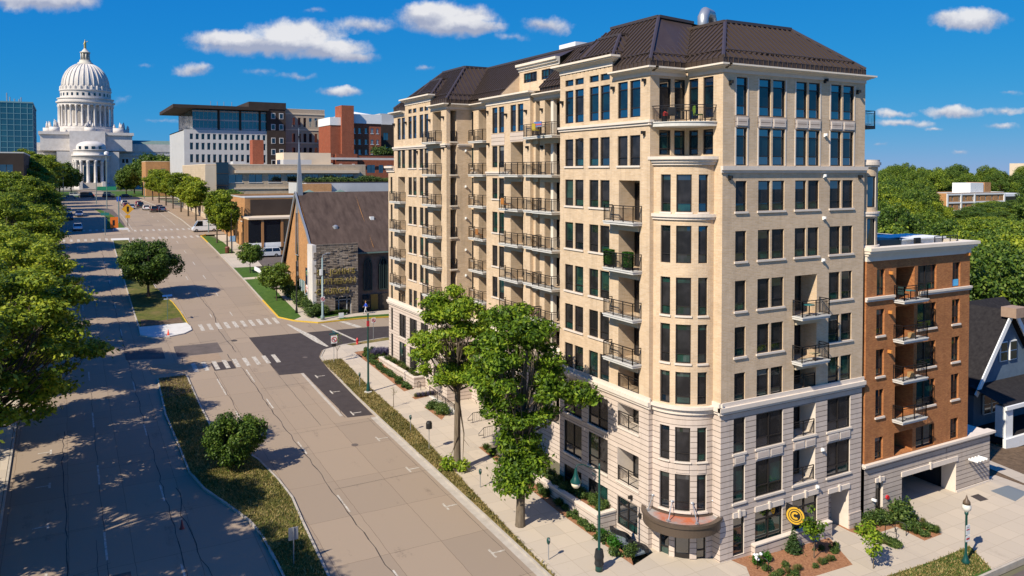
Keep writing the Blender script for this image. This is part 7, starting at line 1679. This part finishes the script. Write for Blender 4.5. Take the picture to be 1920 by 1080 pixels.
for k, (x, y, lab) in enumerate(((33.0, 66.2, 'black handrail at the entry plaza steps, farther one'), (32.2, 62.4, 'black picket handrail at the entry plaza steps, nearer one'))):
    m = MB(); z = gz(x, y)+.14; m.tube([(x-.5, y, z+.5), (x, y, z+.95), (x+1.6, y, z+1.0), (x+1.6, y, z)], .03, 6); m.tube([(x-.5, y, z+.5), (x-.5, y, z+.3), (x, y, z+.3)], .03, 6); m.tube([(x, y, z), (x, y, z+.95)], .03, 6)
    for i in range(1, 9): m.bar((x+i*.18, y, z+.1), (x+i*.18, y, z+.95), .016)
    tag(m.build('handrail', [M['rail']]), lab, 'handrail')
m = MB(); gq = gz(32, 42)+.16
m.box(31.75, 33.05, 40.3, 44.05, gq-.1, gq, 0)
for i in range(30): m.box(31.75, 33.05, 40.35+i*.125, 40.39+i*.125, gq, gq+.02, 1)
tag(m.build('floor_grate', [plain('grate_grey', (.20, .24, .27), .5, .3), plain('grate_bar', (.30, .35, .38), .4, .4)]), 'blue grey metal floor grate under the shop window', 'grate')
m = MB(); pts = [(32.6-.55*math.sin(i/18*3.1)*0-.15*math.sin(i*.7), 44.0-i*.215, gq+.03) for i in range(19)]
for (a, b) in zip(pts, pts[1:]): m.bar((a[0], a[1], gq+.15), (b[0], b[1], gq+.15), .24, .26)
tag(m.build('wavy_bench', [noisy('black_wrapped', (.010, .010, .011), (.025, .025, .027), scale=8, rough=.4)]), 'long wavy black bench lying on the metal grate', 'bench')
for x, y in ((37.0, 35.6), (37.9, 34.9)):
    pass
# round sign on the corner block
t = thing('round_sign', 'black and gold round blade sign with ringed letter C above the shop window', 'sign', (42.15, 36.6, 1.6))
m = MB(); m.bar((42.15, YR, 2.2), (42.15, 36.2, 2.2), .06); m.bar((42.15, YR, 1.2), (42.15, 36.9, 1.2), .05); m.build('bracket', [M['black']], t)
m = MB(); c = Vector((42.15, 36.45, 1.65)); nd = Vector((-.86, -.5, 0)); sd = Vector((.5, -.86, 0)); up = Vector((0, 0, 1))
def ring(mb, r0, r1, off, mat, a0=0, a1=360, n=28):
    for i in range(n):
        a, b = R(a0+(a1-a0)*i/n), R(a0+(a1-a0)*(i+1)/n); q = lambda r, w: c+(sd*math.cos(w)+up*math.sin(w))*r+nd*off
        mb.face([q(r0, a), q(r1, a), q(r1, b), q(r0, b)], mat)
m.tube([c+nd*.1, c-nd*.1], .62, 28, 0); m.box(42.1, 42.35, 36.5, YR, 1.35, 2.1, 0)
ring(m, .46, .58, .11, 1); ring(m, .33, .41, .11, 1); ring(m, .12, .25, .11, 1, 45, 315)
ring(m, .46, .58, -.11, 1); ring(m, .33, .41, -.11, 1); ring(m, .12, .25, -.11, 1, 225, 495)
m.build('disc', [M['black'], plain('sign_gold', (.62, .36, .03), .45)], t)
# things on balconies
def chair(x, y, z, rz, col, label, s=1):
    t = thing('balcony_chair', label, 'chair', (x, y, z), rz); mt = plain('chair_colour', col, .5)
    m = MB(); m.box(-.26, .26, -.25, .25, .4, .46); m.build('seat', [mt], t, keep=False)
    m = MB(); m.box(-.26, .26, .22, .28, .46, .98); m.build('backrest', [mt], t, keep=False)
    for a in (-.24, .24):
        for b in (-.22, .22):
            m = MB(); m.bar((a, b, 0), (a, b, .42), .035); m.build('leg', [M['rail']], t, keep=False)
    return t
def table(x, y, z, label, col=(.02, .02, .02), h=.72):
    t = thing('balcony_table', label, 'table', (x, y, z)); m = MB(); m.lathe([(.36, h-.04), (.36, h), (0, h)], n=16); m.build('tabletop', [plain('table_colour', col, .4)], t, keep=False)
    m = MB(); m.lathe([(.22, 0), (.03, .05), (.03, h-.04)], n=10); m.build('leg', [M['rail']], t, keep=False); return t
chair(35.4, 38.7, 27.74, R(60), (.18, .32, .03), 'lime green chair on the round corner terrace'); chair(34.4, 39.9, 27.74, R(-20), (.03, .03, .03), 'black chair on the round corner terrace'); table(34.9, 39.2, 27.74, 'small dark table on the round corner terrace')
m = MB(); m.lathe([(.16, 0), (.2, .35), (0, .3)], (33.95, 40.2, 27.74), 10, 1); m.lathe([(0, .35), (.2, .4), (.22, .55), (0, .7)], (33.95, 40.2, 27.74), 8); tag(m.build('flower_pot', [plain('red_flowers', (.5, .04, .03), .6), M['black']]), 'red flowering pot at the left end of the round terrace', 'flower pot')
chair(34.6, 57.4, 27.58, R(90), (.45, .33, .03), 'yellow chair on the wide top balcony'); table(34.7, 56.8, 27.58, 'small table on the wide top balcony', (.3, .3, .3))
m = MB(); m.boxP(PX(XS3), 57.2, 58.4, 28.3, 28.75, .93, .99, 0); m.boxP(PX(XS3), 57.2, 58.4, 28.45, 28.58, .99, 1.0, 1); tag(m.build('striped_towel', [plain('towel_blue', (.08, .16, .40), .8), plain('towel_red', (.5, .1, .1), .8)]), 'blue and red towel over the wide top balcony rail', 'towel')
chair(34.6, 62.9, 21.17, R(90), (.42, .16, .03), 'orange chair on the balcony between window pairs'); chair(35.2, 69.2, 17.97, R(90), (.34, .14, .04), 'rust chair on the left recessed balcony'); chair(32.6, 75, 27.57, R(90), (.02, .02, .02), 'black chair on the far top balcony')
table(43.8, 36.9, 14.82, 'teal topped table on the upper side street balcony', (.02, .2, .2)); table(44.2, 36.7, 11.77, 'pale stool on the lower side street balcony', (.6, .5, .3), .45); table(34.8, 36.6, -5, 'x') if False else None
table(54.6, 36.8, 14.98+.04, 'teal table on the top balcony of the brick block', (.02, .28, .30)); chair(53.9, 36.9, 15.05, R(90), (.02, .05, .05), 'dark chair on the top balcony of the brick block')
for z, lab in ((12.15, 'upper'), (9.2, 'lower')):
    m = MB(); m.box(54.7, 55.1, 36.75, 37.05, z, z+.38); tag(m.build('storage_box', [plain('tan_box', (.50, .30, .12), .6)]), 'tan box on the '+lab+' middle balcony of the brick block', 'box')
m = MB(); m.boxP(PY(YR), 60.5, 61.4, 15.55, 16.05, -.16, -.1, 0); tag(m.build('cushion', [plain('cyan_cushion', (.10, .45, .75), .6)]), 'light blue cushion standing in the top right window of brick block', 'cushion')

# ================================================================== CARS
cb_ = objcolor('car_paint'); tyre = plain('tyre_rubber', (.012, .012, .012), .8); rimm = plain('wheel_rim', (.35, .35, .36), .3, .7); cg = glassm('car_glass', (.006, .008, .010), ior=1.7)
red = plain('tail_lamp', (.4, .01, .01), .3); wht = plain('head_lamp', (.8, .8, .78), .2)
def car(kind, label, cat, x, y, rz, color, group=None):
    L_, W_, H_, hood, cab0, cab1 = {'sedan': (4.7, 1.82, 1.45, .92, -.30, .22), 'suv': (4.7, 1.9, 1.72, 1.05, -.48, .16), 'van': (5.4, 2.0, 2.45, 1.25, -.5, .33)}[kind]
    t = thing({'sedan': 'parked_car', 'suv': 'sport_utility_car', 'van': 'delivery_van'}[kind], label, cat, (x, y, gz(x, y)+.02), rz, group); t.color = (*color, 1)
    # side outline (length along x, front at +x), extruded with tumblehome
    f, b = L_/2, -L_/2; c0, c1 = cab0*L_, cab1*L_
    low = [(b, .45), (b+.05, hood*.98), (c0-.15 if kind == 'sedan' else b+.08, hood), (c1+.35, hood), (f-.25, hood*.82), (f, .6), (f, .32), (b+.1, .28)]
    m = MB()
    def extr(pr_, w0, w1, mat, mbx):
        n = len(pr_); zm = max(p[1] for p in pr_); z0_ = min(p[1] for p in pr_)
        wd = lambda z: w0+(w1-w0)*max(0, (z-z0_)/(zm-z0_))
        A = [(p[0], -wd(p[1])/2, p[1]) for p in pr_]; Bb = [(p[0], wd(p[1])/2, p[1]) for p in pr_]
        mbx.mesh(A+Bb, [tuple(range(n))[::-1], tuple(range(n, 2*n))]+[(i, (i+1) % n, n+(i+1) % n, n+i) for i in range(n)], mat)
    extr(low, W_*.96, W_, 0, m)
    me_ = m.build('body', [cb_], t, keep=False); me_.color = (*color, 1)
    bv = me_.modifiers.new('b', 'BEVEL'); bv.width = .07; bv.segments = 2; bv.limit_method = 'ANGLE'
    m = MB(); cabp = [(c0-.35, hood-.02), (c0+.1, H_), (c1-.35, H_), (c1+.5, hood-.02)] if kind == 'sedan' else [(b+.1, hood-.02), (b+.28, H_), (c1-.3, H_), (c1+.45, hood-.02)]
    extr(cabp, W_*.93, W_*.76, 0, m); o = m.build('windows', [cg], t, keep=False)
    m = MB(); x0, x1 = (cabp[1][0]-.03, cabp[2][0]+.03); m.box(x0, x1, -W_*.39, W_*.39, H_-.03, H_+.03, 0)
    for sy in (-1, 1):
        for xx in (x0, (x0+x1)/2, x1): m.bar((xx, sy*W_*.385, H_), (xx+(.0 if xx == (x0+x1)/2 else (-.3 if xx == x0 else .7)), sy*W_*.468, hood), .07, .07, 0)
    if kind == 'van': m.box(b+.12, c1-1.3, -W_*.455, W_*.455, hood, H_-.02, 0)
    o = m.build('roof', [cb_], t, keep=False); o.color = (*color, 1)
    for sx in (b+.85, f-.85):
        for sy in (-1, 1):
            m = MB(); yy = sy*(W_/2-.1); m.tube([(sx, yy-.1, .33), (sx, yy+.1, .33)], .33, 14, 0); m.tube([(sx, yy+sy*.1, .33), (sx, yy+sy*.115, .33)], .2, 10, 1); m.build('wheel', [tyre, rimm], t, keep=False)
    for sy in (-1, 1):
        m = MB(); m.box(f-.12, f+.01, sy*W_*.36-.2, sy*W_*.36+.2, .62, .78); m.build('headlight', [wht], t, keep=False)
        m = MB(); m.box(b-.01, b+.1, sy*W_*.38-.16, sy*W_*.38+.16, .68, .9); m.build('tail_light', [red], t, keep=False)
    return t
U, Dn = R(90), R(-90)
car('suv', 'silver car parked beside the ochre brick wall by the church', 'car', 33.6, 155.2, R(178), (.62, .64, .66))
car('van', 'white delivery van turning out beside the right kerb trees', 'van', 27.6, 191.6, R(180), (.78, .79, .80))
car('sedan', 'white sedan driving towards the viewer on the left carriageway', 'car', 2.4, 201.5, Dn, (.80, .80, .80))
for x, y, k, c, l in ((3.2, 236, 'sedan', (.05, .09, .20), 'dark blue car in tree shade on the left carriageway'), (.6, 243, 'suv', (.75, .76, .78), 'white car in the kerb lane beside the dark blue car'), (.8, 226, 'suv', (.02, .02, .03), 'black car at the left kerb in deep shade'), (-2.6, 300, 'sedan', (.03, .04, .08), 'dark car far up the left kerb')):
    car(k, l, 'car', x, y, Dn, c)
for x, y, k, c, l in ((16.8, 276, 'sedan', (.22, .03, .03), 'dark red car waiting in the left lane of the right carriageway'), (17.4, 265, 'sedan', (.35, .45, .55), 'pale blue grey car waiting behind the dark red car'), (20.3, 272, 'suv', (.02, .02, .02), 'black car waiting in the middle lane'), (20.9, 258, 'sedan', (.78, .78, .76), 'white car queued behind the black car'), (22.0, 247, 'suv', (.05, .035, .03), 'dark brown car last in the right hand queue'), (24.4, 257, 'sedan', (.06, .09, .16), 'dark blue car parked at the right kerb'), (24.3, 249, 'sedan', (.10, .14, .24), 'steel blue car parked behind the dark blue one'), (21.0, 287, 'sedan', (.45, .08, .10), 'red car near the head of the middle lane queue'), (17.0, 290, 'suv', (.6, .6, .6), 'silver car at the head of the left lane queue')):
    car(k, l, 'car', x, y, U, c)
for x, y, k, c, l, rz in ((2, 360, 'sedan', (.3, .3, .3), 'grey car crossing the far junction, leftmost', 0), (8, 366, 'van', (.03, .03, .035), 'dark van crossing the far junction before the steps', 0), (15.5, 362, 'suv', (.05, .02, .02), 'dark car crossing the far junction behind the lamp post', 0), (22, 366, 'sedan', (.03, .03, .04), 'black car crossing the far junction, rightmost', 0), (9, 392, 'sedan', (.6, .05, .04), 'red car parked in front of the capitol steps', 0), (4, 392, 'suv', (.7, .7, .7), 'white car parked left of the capitol steps', 0), (17, 392, 'suv', (.15, .2, .2), 'teal grey car parked right of the capitol steps', 0)):
    car(k, l, 'car', x, y, rz, c)

# ================================================================== PERSON
def person(label, x, y, rz, shirt, trousers):
    t = thing('person', label, 'person', (x, y, gz(x, y)+.15), rz)
    bm = bmesh.new(); sk = bm.verts.layers.skin.verify()
    J = {}
    def v(n, co, r):
        q = bm.verts.new(co); q[sk].radius = (r, r); J[n] = q
    def e(a, b): bm.edges.new((J[a], J[b]))
    v('pelvis', (0, 0, .96), .14); v('waist', (0, 0, 1.12), .125); v('chest', (.01, 0, 1.34), .145); v('neck', (.02, 0, 1.5), .055); v('head', (.04, 0, 1.60), .075); v('head2', (.045, 0, 1.72), .08)
    for s, n, sw in ((1, 'l', .22), (-1, 'r', -.2)):
        v('hip'+n, (0, s*.09, .90), .095); v('knee'+n, (sw*.55+.05, s*.10, .50), .065); v('ank'+n, (sw*1.25-.02, s*.10, .09 if sw > 0 else .12), .045); v('toe'+n, (sw*1.25+.16, s*.11, .04 if sw > 0 else .03), .035)
        v('sho'+n, (0, s*.19, 1.41), .06); v('elb'+n, (-sw*.5-.03, s*.26, 1.15), .045); v('wri'+n, (-sw*.9+.12, s*.25, .95), .034); v('han'+n, (-sw*1.0+.16, s*.25, .87), .036)
        e('pelvis', 'hip'+n); e('hip'+n, 'knee'+n); e('knee'+n, 'ank'+n); e('ank'+n, 'toe'+n); e('chest', 'sho'+n); e('sho'+n, 'elb'+n); e('elb'+n, 'wri'+n); e('wri'+n, 'han'+n)
    e('pelvis', 'waist'); e('waist', 'chest'); e('chest', 'neck'); e('neck', 'head'); e('head', 'head2')
    bm.verts.ensure_lookup_table()
    for q in bm.verts: q[sk].use_root = (q == J['pelvis'])
    me = bpy.data.meshes.new('body'); bm.to_mesh(me); bm.free()
    o = link('body', me, t); o.modifiers.new('s', 'SKIN'); o.modifiers.new('d', 'SUBSURF').levels = 1; o.modifiers['d'].render_levels = 2
    dg = bpy.context.evaluated_depsgraph_get(); ev = o.evaluated_get(dg); m2 = bpy.data.meshes.new_from_object(ev); o.modifiers.clear(); o.data = m2
    m2.materials.clear()
    for mm in (plain('skin', (.50, .30, .20), .6), plain('shirt', shirt, .8), plain('trousers', trousers, .8), M['black']): m2.materials.append(mm)
    for p in m2.polygons:
        c = p.center; p.use_smooth = True
        p.material_index = 3 if c.z < .1 else 2 if c.z < .98 and abs(c.y) < .215 else 0 if c.z > 1.47 or (abs(c.y) > .2 and c.z < .98) else 1
    m = MB(); m.lathe([(.0, 1.83), (.07, 1.81), (.1, 1.74), (.1, 1.66), (.08, 1.6)], (.015, 0, 0), 10, cap=False); m.build('hair', [plain('brown_hair', (.30, .16, .06), .7)], t, True, keep=False)
    m = MB()
    for s in (-1, 1): m.lathe([(0, -.012), (.012, 0), (0, .012)], (.118, s*.03, 1.69), 6)
    m.lathe([(0, -.025), (.016, -.01), (0, .025)], (.128, 0, 1.66), 6); m.build('face', [plain('face_detail', (.16, .08, .06), .6)], t, keep=False)
    return t
person('person in a bright blue top and pale trousers walking past the church doors', 37.6, 109.9, R(180), (.02, .08, .55), (.62, .60, .62))
# ================================================================== SKY, SUN, CAMERA
W = bpy.data.worlds.new('World'); SC.world = W; W.use_nodes = True
nt = W.node_tree; bg = nt.nodes['Background']
SUN_AZ, SUN_EL = 20.0, 42.5                  # the shadows run this many degrees from +X towards +Y
sky = N(nt, 'ShaderNodeTexSky', sky_type='NISHITA'); sky.sun_disc = False; sky.sun_elevation = R(SUN_EL); sky.sun_rotation = R(270-SUN_AZ)
sky.air_density = 1.0; sky.dust_density = 0.0; sky.ozone_density = 2.5; sky.altitude = 300
# colour grade of the sky: a polarised, deeper blue
sp = N(nt, 'ShaderNodeSeparateColor'); nt.links.new(sky.outputs['Color'], sp.inputs[0]); tint = N(nt, 'ShaderNodeCombineColor')
for k, (gm, sc_, ad_) in enumerate(((2.2, .0125, .05), (.56, 1.22, 0), (.18, 5.3, 0))):
    pw = N(nt, 'ShaderNodeMath', operation='POWER'); pw.inputs[1].default_value = gm; nt.links.new(sp.outputs[k], pw.inputs[0])
    ma = N(nt, 'ShaderNodeMath', operation='MULTIPLY_ADD'); ma.inputs[1].default_value = sc_; ma.inputs[2].default_value = ad_; nt.links.new(pw.outputs[0], ma.inputs[0]); nt.links.new(ma.outputs[0], tint.inputs[k])
# cumulus clouds as shapes on the sky sphere: azimuth-plane coordinates about the compass bearing of the boulevard side
tc = N(nt, 'ShaderNodeTexCoord')
cy_, sy_ = math.cos(R(29.336)), math.sin(R(29.336))
def dot(v):
    n = N(nt, 'ShaderNodeVectorMath', operation='DOT_PRODUCT'); n.inputs[1].default_value = v; nt.links.new(tc.outputs['Generated'], n.inputs[0]); return n.outputs['Value']
def mth(op, a, b=None, c=None):
    n = N(nt, 'ShaderNodeMath', operation=op)
    for i, q in enumerate((a, b, c)):
        if q is None: continue
        if isinstance(q, (int, float)): n.inputs[i].default_value = q
        else: nt.links.new(q, n.inputs[i])
    return n.outputs[0]
fw_ = mth('MAXIMUM', dot((sy_, cy_, 0)), .05)
U_ = mth('DIVIDE', dot((cy_, -sy_, 0)), fw_); V_ = mth('DIVIDE', dot((0, 0, 1)), fw_)
cx_ = N(nt, 'ShaderNodeCombineXYZ'); nt.links.new(U_, cx_.inputs[0]); nt.links.new(V_, cx_.inputs[1])
nz = N(nt, 'ShaderNodeTexNoise', Scale=20, Detail=9, Roughness=.62); nt.links.new(cx_.outputs[0], nz.inputs['Vector'])
nw = N(nt, 'ShaderNodeTexNoise', Scale=30, Detail=5, Roughness=.6); nt.links.new(cx_.outputs[0], nw.inputs['Vector'])
ds = N(nt, 'ShaderNodeVectorMath', operation='MULTIPLY_ADD'); ds.inputs[1].default_value = (.030, .020, 0); nt.links.new(nw.outputs['Color'], ds.inputs[0]); nt.links.new(cx_.outputs[0], ds.inputs[2])
# (px, py, half width, half height) of the clouds in the sky of the photograph, written as tangents
CL = [(95, 2, 115, 24, 1), (30, -6, 80, 16, .8), (430, 72, 90, 18, 1), (545, 72, 95, 34, 1.15), (500, 85, 150, 22, 1), (620, 95, 90, 17, 1), (665, 108, 60, 12, .8), (365, 131, 42, 13, .8), (640, 172, 55, 10, .8), (690, 48, 85, 17, .62), (560, 143, 50, 10, .55), (490, 135, 60, 9, .38), (835, 38, 100, 30, 1.15), (890, 52, 60, 15, 1), (800, 25, 60, 18, 1), (1025, 50, 55, 17, .75), (960, 70, 60, 10, .4), (1810, 38, 88, 19, 1), (795, 126, 30, 9, .5), (1790, 210, 62, 11, .85), (1690, 232, 70, 8, .6), (1670, 216, 50, 7, .6), (1880, 207, 50, 8, .5), (1870, 236, 45, 7, .5), (1890, 175, 40, 6, .4), (1750, 242, 25, 5, .5), (1650, 270, 30, 6, .5), (1800, 283, 20, 6, .5), (300, 228, 60, 6, .4), (270, 125, 30, 6, .35), (230, 185, 35, 10, .3), (590, 20, 45, 7, .4)]
dens = None; vert = None
for (px, py, hw, hh, amp) in CL:
    u = (px-960)/1492.6; v = -(py-322.4)/1492.6
    mp = N(nt, 'ShaderNodeMapping', vector_type='TEXTURE'); mp.inputs['Location'].default_value = (u+.015, v+.010, 0); mp.inputs['Scale'].default_value = (hw*1.25/1492.6, hh*1.45/1492.6, 1)
    nt.links.new(ds.outputs[0], mp.inputs['Vector'])
    gr = N(nt, 'ShaderNodeTexGradient', gradient_type='SPHERICAL'); nt.links.new(mp.outputs[0], gr.inputs['Vector'])
    g = mth('MULTIPLY', gr.outputs['Fac'], amp)
    sx = N(nt, 'ShaderNodeSeparateXYZ'); nt.links.new(mp.outputs[0], sx.inputs[0])
    h_ = mth('MULTIPLY', sx.outputs['Y'], g)
    dens = g if dens is None else mth('MAXIMUM', dens, g)
    vert = h_ if vert is None else mth('ADD', vert, h_)
dn = mth('MULTIPLY_ADD', nz.outputs['Fac'], 1.15, mth('SUBTRACT', dens, .60))
dn = mth('MULTIPLY', dn, mth('MINIMUM', mth('MULTIPLY', dens, 8), 1))
al = N(nt, 'ShaderNodeMapRange', interpolation_type='SMOOTHSTEP'); al.inputs['From Min'].default_value = .13; al.inputs['From Max'].default_value = .62; nt.links.new(dn, al.inputs['Value'])
sh_ = mth('ADD', mth('MULTIPLY', vert, 1.3), mth('MULTIPLY_ADD', nz.outputs['Fac'], 1.1, mth('MULTIPLY_ADD', dn, .5, -.42)))
cr = N(nt, 'ShaderNodeValToRGB'); cr.color_ramp.elements[0].position = .1; cr.color_ramp.elements[1].position = .75
CLOUD_B = 10.5
cr.color_ramp.elements[0].color = (.42, .46, .60, 1); cr.color_ramp.elements[1].color = (.93, .92, .93, 1); nt.links.new(sh_, cr.inputs['Fac'])
cs = N(nt, 'ShaderNodeMix', data_type='RGBA', blend_type='MULTIPLY'); cs.inputs['Factor'].default_value = 1; nt.links.new(cr.outputs['Color'], cs.inputs['A']); cs.inputs['B'].default_value = (CLOUD_B, CLOUD_B, CLOUD_B, 1)
mx = N(nt, 'ShaderNodeMix', data_type='RGBA'); nt.links.new(mth('MULTIPLY', al.outputs[0], .93), mx.inputs['Factor']); nt.links.new(tint.outputs[0], mx.inputs['A']); nt.links.new(cs.outputs['Result'], mx.inputs['B'])
nt.links.new(mx.outputs['Result'], bg.inputs['Color']); bg.inputs['Strength'].default_value = .066

sl_ = bpy.data.lights.new('sun', 'SUN'); sl_.energy = 5.0; sl_.angle = R(.5); sl_.color = (1, .915, .77)
so = bpy.data.objects.new('sun', sl_); COL.objects.link(so)
to = Vector((-math.cos(R(SUN_AZ))*math.cos(R(SUN_EL)), -math.sin(R(SUN_AZ))*math.cos(R(SUN_EL)), math.sin(R(SUN_EL))))
so.rotation_euler = to.to_track_quat('Z', 'Y').to_euler(); so.location = (-60, -30, 90)

cam = bpy.data.cameras.new('camera'); co = bpy.data.objects.new('camera', cam); COL.objects.link(co); SC.camera = co
co.location = (0, 0, HC); co.rotation_euler = (R(90-1.511), 0, R(-29.336))
cam.sensor_width = 36; cam.lens = 36*1492.63/1920; cam.shift_y = -(540-361.83)/1920; cam.clip_end = 20000; cam.clip_start = .5
vs_ = SC.view_settings; vs_.view_transform = 'Standard'; vs_.look = 'None'; vs_.exposure = .41; vs_.gamma = 1; vs_.use_curve_mapping = False
SC.cycles.max_bounces = 6; SC.cycles.diffuse_bounces = 2; SC.cycles.glossy_bounces = 3; SC.cycles.transmission_bounces = 4; SC.cycles.transparent_max_bounces = 4
SC.cycles.use_denoising = True
